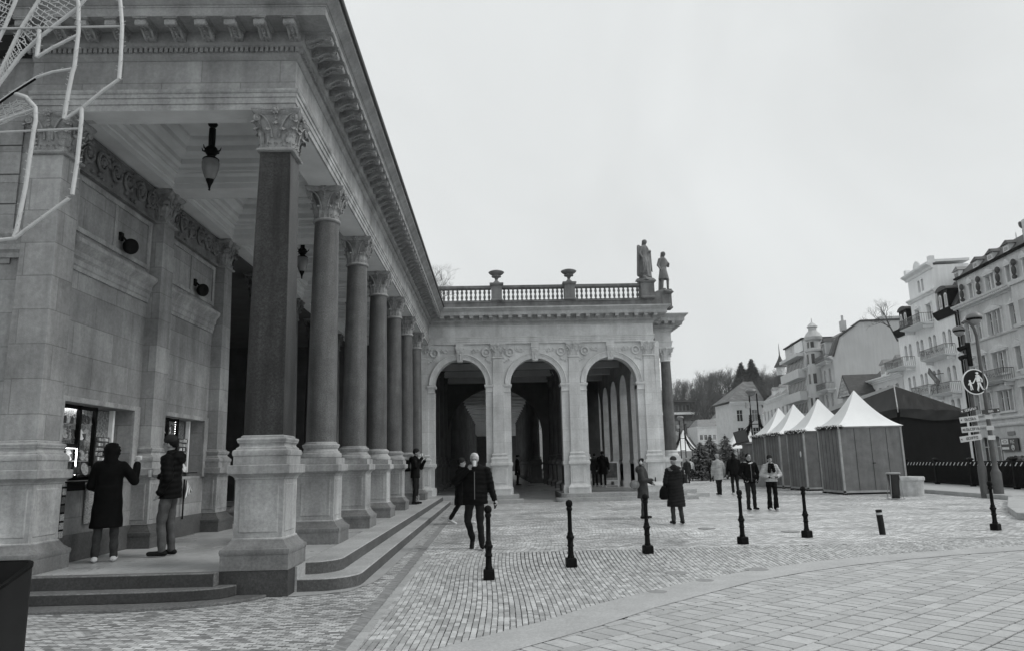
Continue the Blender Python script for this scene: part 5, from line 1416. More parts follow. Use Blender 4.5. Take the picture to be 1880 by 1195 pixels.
# ---- bare trees
BARK = mat('bare_branches', .075, .9, .25, 3)
def branches(mb, p, d, l, r, depth, rnd, spread=.55, up=.12, sides=4):
    n = 3; pts = [p]; q = p.copy(); dd = d.copy()
    for k in range(n):
        dd = (dd + Vector((rnd.gauss(0, .13), rnd.gauss(0, .13), rnd.gauss(0, .08) + up * .3))).normalized(); q = q + dd * (l / n); pts.append(q.copy())
    mb.tube(pts, [r * (1 - .38 * k / n) for k in range(n + 1)], sides if r > .02 else 3, cap=False)
    if depth == 0: return
    for k in range(rnd.choice((2, 3, 3))):
        b = pts[-1] if k < 2 else pts[rnd.choice((1, 2))]
        nd = (dd + Vector((rnd.gauss(0, spread), rnd.gauss(0, spread), rnd.gauss(0, spread * .6) + up))).normalized()
        branches(mb, b, nd, l * rnd.uniform(.62, .84), r * .6, depth - 1, rnd, spread, up, sides)
def bare_tree(x, y, z, h, label, seed, depth=6, r=None, lean=(0, 0), group=None, mt=None):
    rnd = random.Random(seed); t = thing('bare_tree', label, 'tree', (x, y, z), 0, group)
    tr = MB(); tr.tube([(0, 0, -.5), (lean[0] * h * .15, lean[1] * h * .15, h * .3)], [(r or h * .02), (r or h * .02) * .7], 7); tr.build('trunk', mt or BARK, t, smooth=60)
    mb = MB()
    for k in range(4):
        branches(mb, Vector((lean[0] * h * .15, lean[1] * h * .15, h * (.26 + .01 * k))), Vector((rnd.gauss(0, .4) + lean[0], rnd.gauss(0, .4) + lean[1], 1)).normalized(), h * .24, (r or h * .02) * .55, depth - 1, rnd)
    mb.build('crown', mt or BARK, t, smooth=0, recalc=False); return t
bare_tree(-12.8, 165, 32, 14.5, 'bare tree rising behind the balustrade beside the wing cornice', 3, 7, .34)
bare_tree(52.4, 92.5, 16.6, 5.2, 'bare tree leaning left between the blank gable and the white house', 12, 6, .12, lean=(-1.1, 0))

# ================================================================== houses across the river
QX, QY, QA = 42.433, 62.0, radians(8)
HRZ = pi / 2 - QA
def house(name, label, s0, off=0.0, cat='house'):
    return thing(name, label, cat, (QX + sin(QA) * s0 - cos(QA) * off, QY + cos(QA) * s0 + sin(QA) * off, 0), HRZ)
WG = mat('window_glass', .22, .12, .4, .7, spec=.8); WF = mat('window_frame_white', .6, .5)
WDARK = mat('window_dark', .03, .15, .4, .5)
WALLA = mat('ornate_stucco', .56, .85, .15, .6, .3, 20, streak=.12, fine=.08); WALLA2 = mat('ornate_trim', .64, .8, .12, 2)
WALLB = mat('white_stucco', .84, .8, .06, .5, .2, 20, streak=.1); WALLB2 = mat('white_trim', .78, .8, .08, 2)
WALLC = mat('grey_gable_render', .50, .9, .06, .5, .2, 20, streak=.08); WALLD = mat('turret_stucco', .5, .85, .12, .8, streak=.1)
WALLE = mat('modern_panel', .58, .6, .08, 1); RAIL = mat('balcony_iron', .12, .5)
ROOFG = mat('frosted_tiles', .17, .8, .2, 1.2, blocks=(.6, .4, .03, .2)); COPP = mat('grey_metal_roof', .20, .5, .2, 1.2, streak=.15)
def facade(t, x0, x1, z0, z1, holes, m, depth=10, dz=.22, name='wall'):
    """front wall at local y=0 facing +y with recessed windows; solid box behind.  holes: (xc,zb,w,h,arched)"""
    mb = MB(); H = [(c - w / 2, c + w / 2, b, b + h) for c, b, w, h, _ in holes]
    xs = sorted({x0, x1} | {q for r in H for q in r[:2]}); zs = sorted({z0, z1} | {q for r in H for q in r[2:]})
    for a, b in zip(xs, xs[1:]):
        for c, d in zip(zs, zs[1:]):
            if any(q[0] <= a + 1e-6 and b <= q[1] + 1e-6 and q[2] <= c + 1e-6 and d <= q[3] + 1e-6 for q in H): continue
            mb.add([(a, 0, c), (b, 0, c), (b, 0, d), (a, 0, d)], [(0, 3, 2, 1)])
    for a, b, c, d in H:
        mb.add([(a, 0, c), (b, 0, c), (b, 0, d), (a, 0, d), (a, -dz, c), (b, -dz, c), (b, -dz, d), (a, -dz, d)], [(0, 1, 5, 4), (1, 2, 6, 5), (2, 3, 7, 6), (3, 0, 4, 7)])
    mb.add([(x0, 0, z0), (x0, -depth, z0), (x0, -depth, z1), (x0, 0, z1), (x1, 0, z0), (x1, -depth, z0), (x1, -depth, z1), (x1, 0, z1)],
           [(0, 1, 2, 3), (4, 7, 6, 5), (1, 5, 6, 2), (3, 2, 6, 7)])
    for (a, b, c, d), hh in zip(H, holes):
        if hh[4]:
            r = (b - a) / 2; cx = (a + b) / 2; zc = d - r
            for sg in (-1, 1):
                pts = [(cx + sg * r * sin(pi / 2 * i / 6), -.002, zc + r * cos(pi / 2 * i / 6)) for i in range(7)]
                mb.add(pts + [(cx + sg * r, -.002, d)], [tuple(range(8))])
    w_ = mb.build(name, m, t, smooth=0, recalc=False)
    for (a, b, c, d), hh in zip(H, holes):
        wn = MB().box(a + .01, b - .01, -dz - .02, -dz, c + .01, d - .01).build('window', WG if random.random() < .45 else WDARK, t, smooth=0)
        f = MB(); e = .06
        f.box(a, a + e, -dz, -dz + .05, c, d).box(b - e, b, -dz, -dz + .05, c, d).box(a + e, b - e, -dz, -dz + .05, c, c + e).box(a + e, b - e, -dz, -dz + .05, d - e, d)
        f.box((a + b) / 2 - e / 2, (a + b) / 2 + e / 2, -dz, -dz + .045, c + e, d - e).box(a + e, b - e, -dz, -dz + .046, c + (d - c) * .62, c + (d - c) * .62 + e)
        f.build('window_frame', WF, wn, smooth=0)
    return w_
def ledge(t, x0, x1, z, prof, m, name='cornice', y=0):
    MB().mould([(x1, y), (x0, y)], [(o, z + dz) for o, dz in prof], solid=True).build(name, m, t, smooth=20)
CORN = [(-.05, 0), (.08, .0), (.1, .12), (.30, .18), (.34, .3), (.55, .36), (.6, .52), (-.05, .6)]
BAND = [(-.05, 0), (.10, .0), (.16, .1), (.16, .22), (-.05, .28)]
def surround(t, x, z, w, h, m, kind=0):
    mb = MB(); e = .14
    mb.box(x - w / 2 - e, x - w / 2, .0, .09, z - .05, z + h + .05).box(x + w / 2, x + w / 2 + e, .0, .09, z - .05, z + h + .05)
    mb.box(x - w / 2 - e - .05, x + w / 2 + e + .05, 0, .16, z - .18, z - .05)
    mb.box(x - w / 2 - e - .06, x + w / 2 + e + .06, 0, .2, z + h + .05, z + h + .2)
    if kind == 1:
        a = w / 2 + e + .12; mb.loft([[(x - a, 0, z + h + .2), (x + a, 0, z + h + .2), (x, 0, z + h + .62)], [(x - a, .22, z + h + .2), (x + a, .22, z + h + .2), (x, .22, z + h + .62)]])
    if kind == 2:
        mb.ell((x, .06, z + h + .30), (.28, .14, .22), 8, 5); mb.ell((x - .3, .05, z + h + .26), (.18, .1, .1), 8, 5); mb.ell((x + .3, .05, z + h + .26), (.18, .1, .1), 8, 5)
    mb.build('window_surround', m, t, smooth=30)
def balcony(t, x0, x1, z, dep, m, style=0):
    b = thing('balcony', None, None); b.parent = t
    mb = MB().mould([(x1, 0), (x0, 0)], [(-.1, z - .2), (dep * .5, z - .2), (dep, z - .06), (dep + .05, z), (-.1, z)], solid=True); mb.build('slab', m, b)
    for x in (x0 + .3, x1 - .3): MB().box(x - .1, x + .1, 0, dep * .7, z - .5, z - .2).build('bracket', m, b)
    mb = MB(); n = int((x1 - x0) / .14)
    for i in range(n + 1):
        x = x0 + (x1 - x0) * i / n; mb.box(x - .012, x + .012, dep - .02, dep + .004, z, z + .88)
    for y_ in (x0, x1):
        for k in range(6): mb.box(y_ - .012, y_ + .012, dep * k / 6, dep * k / 6 + .024, z, z + .88)
    mb.box(x0, x1, dep - .03, dep + .01, z + .88, z + .93).box(x0 - .02, x0 + .02, 0, dep - .031, z + .88, z + .93).box(x1 - .02, x1 + .02, 0, dep - .031, z + .88, z + .93)
    for i in range(int((x1 - x0) / .5)):
        x = x0 + .25 + i * .5; mb.tube([(x + .13 * cos(a), dep, z + .45 + .13 * sin(a)) for a in [2 * pi * k / 8 for k in range(9)]], .018, 4)
    mb.build('balcony_rail', RAIL, b, smooth=0)
def mansard(t, x0, x1, z0, z1, m, inset=1.8, depth=10, y0=0.0, ends=(.0, .0), name='roof'):
    MB().loft([[(x0, y0, z0), (x1, y0, z0), (x1, -depth, z0), (x0, -depth, z0)], [(x0 + ends[0], y0 - inset, z1), (x1 - ends[1], y0 - inset, z1), (x1 - ends[1], -depth + inset, z1), (x0 + ends[0], -depth + inset, z1)],
               [(x0 + ends[0] + .3, y0 - inset - 2, z1 + .5), (x1 - ends[1] - .3, y0 - inset - 2, z1 + .5), (x1 - ends[1] - .3, -depth + inset + 1, z1 + .5), (x0 + ends[0] + .3, -depth + inset + 1, z1 + .5)]]).build(name, m, t, smooth=0)
def dormer(t, x, z, w, h, m, rm, y=0.0, back=2.0, arched=False, hipped=True):
    d = thing('dormer', None, None); d.parent = t
    MB().box(x - w / 2, x + w / 2, y - back, y, z, z + h).build('dormer_wall', m, d, smooth=0)
    MB().box(x - w / 2 + .12, x + w / 2 - .12, y, y + .03, z + .15, z + h - .1).build('window', WF, d); MB().box(x - w / 2 + .22, x + w / 2 - .22, y + .03, y + .04, z + .25, z + h - .22).build('pane', WG, d)
    MB().loft([[(x - w / 2 - .12, y + .15, z + h), (x + w / 2 + .12, y + .15, z + h), (x + w / 2 + .12, y - back, z + h), (x - w / 2 - .12, y - back, z + h)], [(x - .02, y + .0, z + h + w * .42), (x + .02, y + .0, z + h + w * .42), (x + .02, y - back, z + h + w * .42), (x - .02, y - back, z + h + w * .42)]]).build('dormer_roof', rm, d, smooth=0)

# A: ornate house at the right edge
A_ = house('ornate_house', 'ornate grey stucco house at the right edge with bracketed cornice and attic windows', 0)
hs = []
flr = [(.35, 2.3), (5.0, 1.65), (8.1, 1.75), (11.4, 1.85)]
wx = [1.9, -.05, -1.9, -2.7, -3.5, -5.6, -7.6, -9.2, -10.8]
for zb, hh in flr[1:]:
    for x in wx: hs.append((x, zb, .85 if x not in (-1.9, -2.7, -3.5) else .62, hh, False))
for x in (1.6, -.4, -6.4, -9.5): hs.append((x, .6, 1.3, 2.4, True))
facade(A_, -13, 3.1, 0, 14.85, hs, WALLA, 12)
for zb, hh in flr[1:]:
    for x in (1.9, -.05, -5.6, -7.6, -9.2, -10.8): surround(A_, x, zb, .85, hh, WALLA2, 1 if zb == 8.1 else 2 if zb > 9 else 0)
    surround(A_, -2.7, zb, 2.25, hh, WALLA2, 1)
ledge(A_, -13.2, 3.2, 3.75, BAND, WALLA2, 'string_course'); ledge(A_, -13.2, 3.2, 4.35, BAND, WALLA2, 'string_course'); ledge(A_, -13.2, 3.2, 11.15, BAND, WALLA2, 'string_course'); ledge(A_, -13.2, 3.2, 7.35, [(-.05, 0), (.08, 0), (.08, .15), (-.05, .2)], WALLA2, 'string_course')
ledge(A_, -13.3, 3.3, 14.35, CORN, WALLA2)
mb = MB()
for i in range(50): mb.box(-12.8 + i * .32, -12.62 + i * .32, .3, .5, 14.5, 14.68)
mb.build('bracket_row', WALLA2, A_, smooth=0, kind='stuff')
mb = MB()
for z in [.2 + .42 * k for k in range(9)]: mb.box(-13, 3.1, 0, .035, z, z + .36)
mb2 = MB()
A_at = facade(A_, -13, 2.6, 14.95, 17.3, [(.3, 15.05, .6, 1.3, False), (-2.5, 15.0, .55, 1.35, False), (-3.3, 15.0, .55, 1.35, False), (-5.8, 15.0, .6, 1.35, False), (-8.2, 15.0, .6, 1.35, False), (-10.6, 15.0, .6, 1.35, False)], WALLA, 11, name='attic_wall')
for x, w in ((.3, .6), (-2.9, 1.4), (-5.8, .6), (-8.2, .6), (-10.6, .6)): surround(A_, x, 15.02, w, 1.33, WALLA2, 1)
mb = MB()
for x in (1.5, -1.4, -4.6, -7.0):   # dark iron figures between attic windows
    mb = MB(); mb.ell((x, .25, 16.35), (.22, .2, .3), 8, 6); mb.ell((x, .3, 15.7), (.16, .2, .4), 8, 6); mb.ell((x + .1, .25, 15.2), (.2, .2, .18), 8, 5); mb.build('attic_ornament', mat('dark_patina', .06, .7, .4, 5), A_, smooth=60)
ledge(A_, -13.2, 2.7, 17.25, [(-.05, 0), (.25, .0), (.30, .1), (.30, .16), (-.05, .2)], IRON, 'gutter')
mansard(A_, -13.1, 2.6, 17.4, 18.9, ROOFD, 1.4, 11)
for x in (-.4, -2.9, -5.4, -9.0): dormer(A_, x, 17.5, .95, .75, WALLA, ROOFD, -.25, 1.6)
balcony(A_, -4.4, .1, 7.45, .95, WALLA2); balcony(A_, 1.2, 2.6, 7.45, .5, WALLA2)
mb = MB().lathe([(.5, 0), (.5, .5), (.25, .7), (.1, 1.0), (.02, 1.9)], 10, -3.2, -2.4); mb.build('spire', WF, A_, smooth=30, loc=(0, 0, 18.0))
MB().box(-4.9, -4.1, -3.4, -2.6, 18.5, 19.3).build('chimney', WALLA, A_)
mb = MB(); mb.tube([(-4.9, -2.0, 18.6), (-4.9, -2.0, 19.6)], .03, 6); mb.M = Matrix.Translation((-4.9, -1.9, 19.9)) @ Matrix.Rotation(radians(60), 4, 'X'); mb.lathe([(.02, 0), (.28, .06), (.38, .14)], 16); mb.M = None; mb.build('satellite_dish', PG, A_, smooth=40)
for x in (-7.9, -8.6, -11.5): MB().box(x - .35, x + .35, -1.2, -.5, 17.2, 19.6).build('chimney', WALLA, A_)
mb = MB().mould([(-7.2, .0), (-9.6, 0)], [(-.1, 0.3), (.8, 0.3), (.8, 14.6), (-.1, 14.6)], solid=True); mb.build('bay', WALLA, A_, smooth=0)
for z in (5.2, 8.2, 11.4): MB().box(-8.9, -7.9, .8, .83, z, z + 1.7).build('window', WG, A_); 
for z in (4.4, 7.5, 11.1, 14.4): MB().mould([(-7.1, 0), (-9.7, 0)], [(.7, z), (.95, z), (1.0, z + .25), (.7, z + .3)], solid=True).build('string_course', WALLA2, A_)
MB().tube([(2.95, .15, 0), (2.95, .15, 14.4), (2.6, .4, 14.6)], .07, 8).build('downpipe', IRON, A_)
# shop sign with its symbols
sgn = MB().box(-3.75, -1.2, .06, .16, 1.72, 2.75).build('shop_sign', mat('sign_black_gloss', .02, .3), A_)
MB().box(-2.35, -1.3, .161, .175, 2.28, 2.70).build('panel', WHITEP, sgn); MB().box(-2.35, -1.3, .161, .175, 1.86, 2.06).build('panel', WHITEP, sgn)
mb = MB(); mb.tube([(-1.55 - .32 * (1 - cos(a)) , .18, 2.49 + .10 * sin(a)) for a in [2 * pi * k / 12 for k in range(13)]], .02, 5); mb.build('mark', TXT, sgn)
o_ = strokes(3, .26, WHITEP, sgn, (-2.95, .162, 2.48), seed=4); o_.rotation_euler.z = pi
mb = MB(); mb.tube([(-2.95 + .2 * cos(a), .17, 2.0 + .2 * sin(a)) for a in [2 * pi * k / 16 for k in range(17)]], .025, 5); mb.tube([(-3.09, .17, 1.92), (-2.95, .17, 2.06), (-2.81, .17, 1.92)], .025, 5); mb.tube([(-3.09, .17, 2.02), (-2.95, .17, 2.16), (-2.81, .17, 2.02)], .025, 5); mb.build('mark', WHITEP, sgn)
MB().box(-3.3, -2.2, .04, .07, 3.0, 3.3).build('name_plate', mat('plate_grey', .22, .6, .2, 30), A_)
mb = MB(); mb.loft([[(-.6, .1, 8.5), (-.6, 2.1, 10.3), (-.55, 2.3, 10.0), (-.55, .3, 8.2)], [(-.65, .1, 8.5), (-.65, 2.1, 10.3), (-.6, 2.3, 10.0), (-.6, .3, 8.2)]]); o = mb.build('flag', mat('pale_flag', .6, .8, .3, 5), A_, smooth=0)

# B: white house with the tall central gable tower
B_ = house('white_house', 'tall white house with arched twin windows, dark mansard corners and a stepped central gable', 0)
hs = []
for zb, hh in ((5.2, 1.5), (8.35, 1.45), (11.6, 1.65)):
    for x in (5.4, 6.55, 8.6, 9.6, 11.5, 12.5, 14.4, 15.6): hs.append((x, zb, .62, hh, True))
for x in (5.4, 6.5, 8.7, 9.7, 11.6, 12.6, 14.4, 15.6): hs.append((x, .8, .9, 2.2, True))
facade(B_, 3.45, 17.1, 0, 14.5, hs, WALLB, 11)
facade(B_, 7.3, 13.0, 14.5, 20.0, [(8.8, 14.8, .9, 1.5, False), (11.5, 14.8, .9, 1.5, False), (9.7, 17.9, .5, 1.3, True), (10.5, 17.9, .5, 1.3, True)], WALLB, 3.5, name='gable_tower')
for x in (8.8, 11.5):
    surround(B_, x, 14.82, .9, 1.5, WALLB2, 2)
ledge(B_, 7.0, 13.3, 17.2, [(-.05, 0), (.12, 0), (.2, .15), (.35, .25), (.35, .38), (-.05, .5)], WALLB2, 'string_course')
ledge(B_, 7.0, 13.3, 19.65, [(-.05, 0), (.12, 0), (.2, .2), (.55, .4), (.6, .55), (-.05, .7)], WALLB2)
MB().mould([(13.1, 0), (7.2, 0)], [(-3.6, 20.3), (.1, 20.3), (.1, 20.55), (-3.6, 20.55)], solid=True).build('parapet', WALLB2, B_)
mb = MB(); mb.M = Matrix.Translation((10.4, .12, 20.45)) @ Matrix.Rotation(pi / 2, 4, 'X'); mb.lathe([(.75, 0), (.8, .12), (.75, .24)], 28); mb.build('gable_shell', WALLB2, B_, smooth=30)
for x in (7.3, 13.0): MB().box(x - .25, x + .25, -.3, .2, 20.2, 20.9).build('gable_pier', WALLB2, B_)
for x0, x1 in ((3.4, 7.25), (13.05, 17.2)):
    MB().mould([(x1, 0), (x0, 0)], [(-.1, 14.35), (.12, 14.35), (.4, 14.75), (.5, 15.1), (-.1, 15.12)], solid=True).build('mansard_ledge', IRON, B_)
    MB().loft([[(x0, .05, 15.12), (x1, .05, 15.12), (x1, -10, 15.12), (x0, -10, 15.12)], [(x0 + (.5 if x0 > 10 else 0), -1.3, 17.3), (x1 - (.9 if x0 > 10 else .0), -1.3, 17.3), (x1 - (.9 if x0 > 10 else .0), -8, 17.3), (x0, -8, 17.3)],
               [(x0 + .4, -2.0, 18.9), (x1 - 1.6, -2.0, 18.9), (x1 - 1.6, -7, 18.9), (x0 + .4, -7, 18.9)]]).build('roof', ROOFD, B_, smooth=0)
    cx = (x0 + x1) / 2 + (.2 if x0 < 10 else -.2)
    for dx in (-.55, .55): 
        d = MB().box(cx + dx - .48, cx + dx + .48, -1.2, .12, 15.13, 16.95).build('dormer_wall', IRON, B_, bevel=.03)
        mb = MB(); w = .32; n = 8; pts = [(cx + dx - w, .13, 15.25), (cx + dx + w, .13, 15.25)] + [(cx + dx + w * cos(pi * k / n), .13, 16.35 + w * sin(pi * k / n)) for k in range(n + 1)]; mb.add(pts, [tuple(range(len(pts)))]); mb.build('window', WF, d, smooth=0)
        mb = MB(); w = .2; pts = [(cx + dx - w, .14, 15.4), (cx + dx + w, .14, 15.4)] + [(cx + dx + w * cos(pi * k / n), .14, 16.3 + w * sin(pi * k / n)) for k in range(n + 1)]; mb.add(pts, [tuple(range(len(pts)))]); mb.build('pane', WG, d, smooth=0)
    mb = MB(); mb.M = Matrix.Translation((cx, -.5, 16.95)) @ Matrix.Rotation(pi / 2, 4, 'X') ; mb.loft([[(1.15 * cos(pi * k / 12), .45 * sin(pi * k / 12), z) for k in range(13)] for z in (-.75, 1.5)]); mb.build('dormer_roof', ROOFD, B_, smooth=30)
MB().box(4.6, 6.8, -9, -3.2, 15, 19.2).build('roof', COPP, B_, smooth=0)
dormer(B_, 5.9, 17.4, 1.1, 1.5, WALLB, COPP, -1.6, 1.5)
balcony(B_, 8.2, 13.2, 14.5, 1.3, WALLB2); balcony(B_, 4.6, 9.9, 10.85, 1.0, WALLB2); balcony(B_, 4.5, 8.6, 7.3, 1.0, WALLB2); balcony(B_, 9.2, 13.2, 7.5, .9, WALLB2); balcony(B_, 13.6, 18.8, 10.9, 1.2, WALLB2)
MB().tube([(3.5, .12, 0), (3.5, .12, 14.3)], .09, 8).build('downpipe', IRON, B_)
hs_ = thing('hanging_sign', None, None); hs_.parent = B_; hs_.location = (7.6, .3, 9.5)
for k_ in list(hs_.keys()): del hs_[k_]
mb = MB(); mb.M = Matrix.Rotation(radians(-38), 4, 'Y'); mb.box(-1.5, .9, .6, .68, -.75, -.15); mb.build('board', mat('dark_sign_board', .07, .5, .2, 4), hs_)
mb = MB(); mb.M = Matrix.Rotation(radians(-38), 4, 'Y'); mb.box(-1.0, .4, .681, .70, -.6, -.3); mb.build('panel', mat('plate_grey2', .2, .6, .2, 10), hs_)
MB().tube([(0, -.3, -.2), (0, .64, -.3)], .03, 6).build('arm', IRON, hs_)
# H: low cream house between B and the blank gable
H_ = house('low_house', 'low cream house with two small white dormers left of the tall white house', 0)
facade(H_, 17.2, 27.0, 0, 10.2, [(x, z, .8, 1.2, False) for z in (5.2, 8.3) for x in (19.0, 21.5, 24.0, 26)], mat('cream_render', .58, .85, .08, 1), 7)
ledge(H_, 17.0, 27.3, 10.1, CORN, WALLB2)
mansard(H_, 17.1, 27.1, 10.7, 12.9, ROOFD, 2.6, 7)
for x in (18.8, 22.8): dormer(H_, x, 10.8, 1.5, 1.3, WALLB, COPP, -.1, 2.2)
K_ = house('dark_roofed_house', 'small house with steep dark roof and decorated gable behind the stage canopy', 0)
facade(K_, 27.4, 37, 0, 8.7, [(x, 5.0, .9, 1.6, False) for x in (29, 31.5, 34)], WALLD, 8)
MB().box(25.6, 30.4, .02, 2.4, 0, 8.95).build('wall', WALLD, K_, smooth=0)
MB().loft([[(25.3, 2.9, 8.9), (30.7, 2.9, 8.9), (28.05, 2.9, 11.6), (27.95, 2.9, 11.6)], [(25.3, -3.5, 8.9), (30.7, -3.5, 8.9), (28.05, -3.5, 11.6), (27.95, -3.5, 11.6)]]).build('roof', ROOFD, K_, smooth=0)
MB().loft([[(25.8, 2.97, 8.9), (30.2, 2.97, 8.9), (28.0, 2.97, 11.2)], [(25.8, 2.905, 8.9), (30.2, 2.905, 8.9), (28.0, 2.905, 11.2)]]).build('decorated_gable', mat('gable_pattern', .35, .8, .7, 6, blocks=(.5, .4, .08, .3)), K_, smooth=0)
# C/D: grey gable wall + turret house
D_ = house('turret_house', 'stucco house with corner turret and broad blank grey gable wall facing the square', 0)
gab = [(0, 0), (0, 15.6), (-1.1, 18.3), (-4.1, 20.3), (-12.5, 20.3), (-12.5, 0)]
MB().loft([[(40.0, y, z) for y, z in gab], [(40.25, y, z) for y, z in gab]]).build('gable_wall', WALLC, D_, smooth=0)
rf = [(.15, 15.55), (-1.05, 18.5), (-4.1, 20.55), (-12.6, 20.55), (-12.6, 20.3), (-4.1, 20.3), (-1.1, 18.2), (-.1, 15.5)]
MB().loft([[(39.85, y, z) for y, z in rf], [(41.2, y, z) for y, z in rf]]).build('verge', ROOFD, D_, smooth=0)
MB().loft([[(40.3, y, z) for y, z in gab[1:]], [(54, y, z) for y, z in gab[1:]]]).build('roof', mat('old_tiles', .16, .8, .2, 2, blocks=(.5, .35, .02, .12)), D_, smooth=0)
facade(D_, 40.26, 54, 0, 15.5, [(x, z, .9, 1.9, False) for z in (1.0, 5.0, 8.6, 12.2) for x in (42.2, 44.6, 49.5, 52)], WALLD, 11)
ledge(D_, 40.0, 54.2, 15.1, CORN, WALLA2); ledge(D_, 40.0, 54.2, 10.9, BAND, WALLA2, 'string_course'); ledge(D_, 40.0, 54.2, 7.4, BAND, WALLA2, 'string_course')
tu = MB().lathe([(.5, 7.4), (1.15, 8.4), (1.15, 17.2), (1.35, 17.3), (1.35, 17.6), (.95, 17.7), (.9, 18.9), (1.25, 19.1), (1.35, 19.5), (1.0, 20.1), (.6, 20.5), (.6, 20.9), (.8, 21.1), (.45, 21.5), (.08, 21.8), (.05, 22.4)], 16, 47.2, .4).build('turret', WALLD, D_, smooth=35)
for a in (50, 100, 150):
    for z in (8.8, 12.4, 15.4, 17.85):
        an = radians(a); r_ = 1.15 if z < 17 else .93; mb = MB(); mb.M = Matrix.Translation((47.2 + r_ * cos(an), .4 + r_ * sin(an), z)) @ Matrix.Rotation(an, 4, 'Z'); mb.box(-.05, .02, -.24, .24, 0, 1.5 if z < 17 else .9); mb.build('window', WDARK, tu, smooth=0)
dormer(D_, 43.5, 15.9, 1.6, 2.2, WALLD, ROOFD, .1, 2.5)
balcony(D_, 40.8, 45.4, 11.1, 1.2, WALLA2); balcony(D_, 40.8, 45.6, 15.1, 1.0, WALLA2); balcony(D_, 40.8, 45.6, 7.5, 1.2, WALLA2)
for y, z0, z1 in ((-2.1, 19.3, 21.5), (-7.7, 20.4, 21.9)): MB().box(40.6, 41.5, y - .35, y + .35, z0, z1 - .8).box(40.9, 41.2, y - .12, y + .12, z1 - .8, z1).build('chimney', WALLC, D_)
MB().box(40.4, 44, -11, -7, 20.6, 21.0).build('roof_lantern', WALLC, D_)
# E: modern strip-windowed house
E_ = house('modern_house', 'modern flat-roofed building with dark strip windows and pale balcony fronts', 0)
MB().box(54.2, 66, -11, 0, 0, 20.4).build('wall', WALLE, E_, smooth=0)
for z in (5.2, 8.6, 12.2, 15.9):
    wn = MB().box(54.8, 65.6, 0, .04, z + .9 - .9, z + 1.9 - .2).build('window', WDARK, E_)
    mb = MB()
    for k in range(13): mb.box(54.8 + k * .89, 54.88 + k * .89, .041, .10, z, z + 1.7)
    mb.build('window_frame', WF, wn, smooth=0)
for z in (7.0, 10.6, 14.2, 17.7): MB().box(54.3, 65.9, .05, 1.2, z, z + 1.45 if z < 17 else z + .5).build('balcony_front', WALLE, E_)
MB().box(54.0, 66.1, -11.1, .3, 20.4, 20.6).build('roof', IRON, E_); MB().box(60.5, 62.5, -.2, .0, 19.2, 20.9).build('logo_board', WHITEP, E_)
MB().box(54.4, 59, .05, .25, 18.5, 20.2).build('parapet_panel', WALLB, E_)
MB().mould([(68, 0), (54, 0)], [(-.1, 3.4), (2.6, 3.7), (2.6, 4.6), (-.1, 5.0)], solid=True).build('canopy', mat('dark_canopy', .05, .7, .5, 2), E_)
# F: row further on, with a lantern spire
F_ = house('long_house', 'long pale house with grey pitched roof and small lantern spire beyond the modern building', 0)
facade(F_, 66.2, 87, 0, 12.6, [(x, z, 1.0, 1.8, False) for z in (1.2, 5.2, 9.0) for x in (68, 71, 74, 77, 80, 83, 86)], mat('far_render', .6, .85, .1, 1), 10)
MB().loft([[(66.2, .3, 12.6), (87, .3, 12.6), (87, -10, 12.6), (66.2, -10, 12.6)], [(66.2, -4.6, 16.4), (87, -4.6, 16.4), (87, -4.8, 16.4), (66.2, -4.8, 16.4)]]).build('roof', COPP, F_, smooth=0)
ledge(F_, 66, 87.2, 12.2, CORN, WALLB2)
for x in (70, 76, 82): dormer(F_, x, 13.2, 1.5, 1.5, WALLB, COPP, -.9, 2.5)
sp_ = MB().lathe([(1.6, 15.5), (1.4, 17.6), (.9, 17.9)], 8, 84.6, -3.5).build('spire_base', ROOFD, F_, smooth=0)
MB().lathe([(.85, 17.9), (.85, 19.6)], 8, 84.6, -3.5).build('spire_lantern', WF, F_, smooth=0); MB().lathe([(1.3, 19.6), (.7, 20.6), (.35, 21.3), (.12, 22.0), (.03, 24.4)], 8, 84.6, -3.5).build('spire_roof', ROOFD, F_, smooth=0)
# G: house facing the square at the end, front toward the camera
G_ = thing('end_house', 'pale house with grey hip roof facing the square behind the double lamp post', 'house', (43.9, 120, 0), pi)
facade(G_, 0, 5.0, 0, 10.7, [(x, z, 1.0, 1.9, False) for z in (1.5, 4.7, 7.6) for x in (1.2, 3.7)], mat('far_render', .5), 9)
ledge(G_, -.3, 5.3, 10.3, CORN, WALLB2)
MB().loft([[(-.4, .4, 10.9), (5.6, .4, 10.9), (5.6, -9, 10.9), (-.4, -9, 10.9)], [(-.4, -4.4, 14.6), (1.2, -4.4, 14.6), (1.2, -4.6, 14.6), (-.4, -4.6, 14.6)]]).build('roof', ROOFG, G_, smooth=0)
# far terrace closing the street
for i, (x, y, w, h, l) in enumerate([(61, 222, 7.5, 11.5, 'farthest pale hotel block with rounded gable closing the street'), (69.3, 226, 9.5, 14.3, 'farthest stepped pale hotel closing the street, right of the rounded one'), (51.5, 232, 8, 8.5, 'low pale house at the foot of the hill beside the arcade column'), (79, 232, 11, 15.5, 'pale hotel far back, right above the white tents')]):
    t = thing('far_hotel', l, 'hotel', (x + w, y, 0), pi, 'pale hotels closing the street')
    facade(t, 0, w, 0, h, [(1.1 + k * (w - 2.2) / 4, z, .9, 1.5, False) for z in [1.2 + 3.1 * q for q in range(int(h / 3.1))] for k in range(5)], mat('hotel_render', .62, .85, .1, .8), 12, .15)
    ledge(t, -.2, w + .2, h - .4, BAND, WALLB2)
    MB().loft([[(0, .2, h), (w, .2, h), (w, -10, h), (0, -10, h)], [(1.2, -3.5, h + 2.2), (w - 1.2, -3.5, h + 2.2), (w - 1.2, -6, h + 2.2), (1.2, -6, h + 2.2)]]).build('roof', COPP, t, smooth=0)
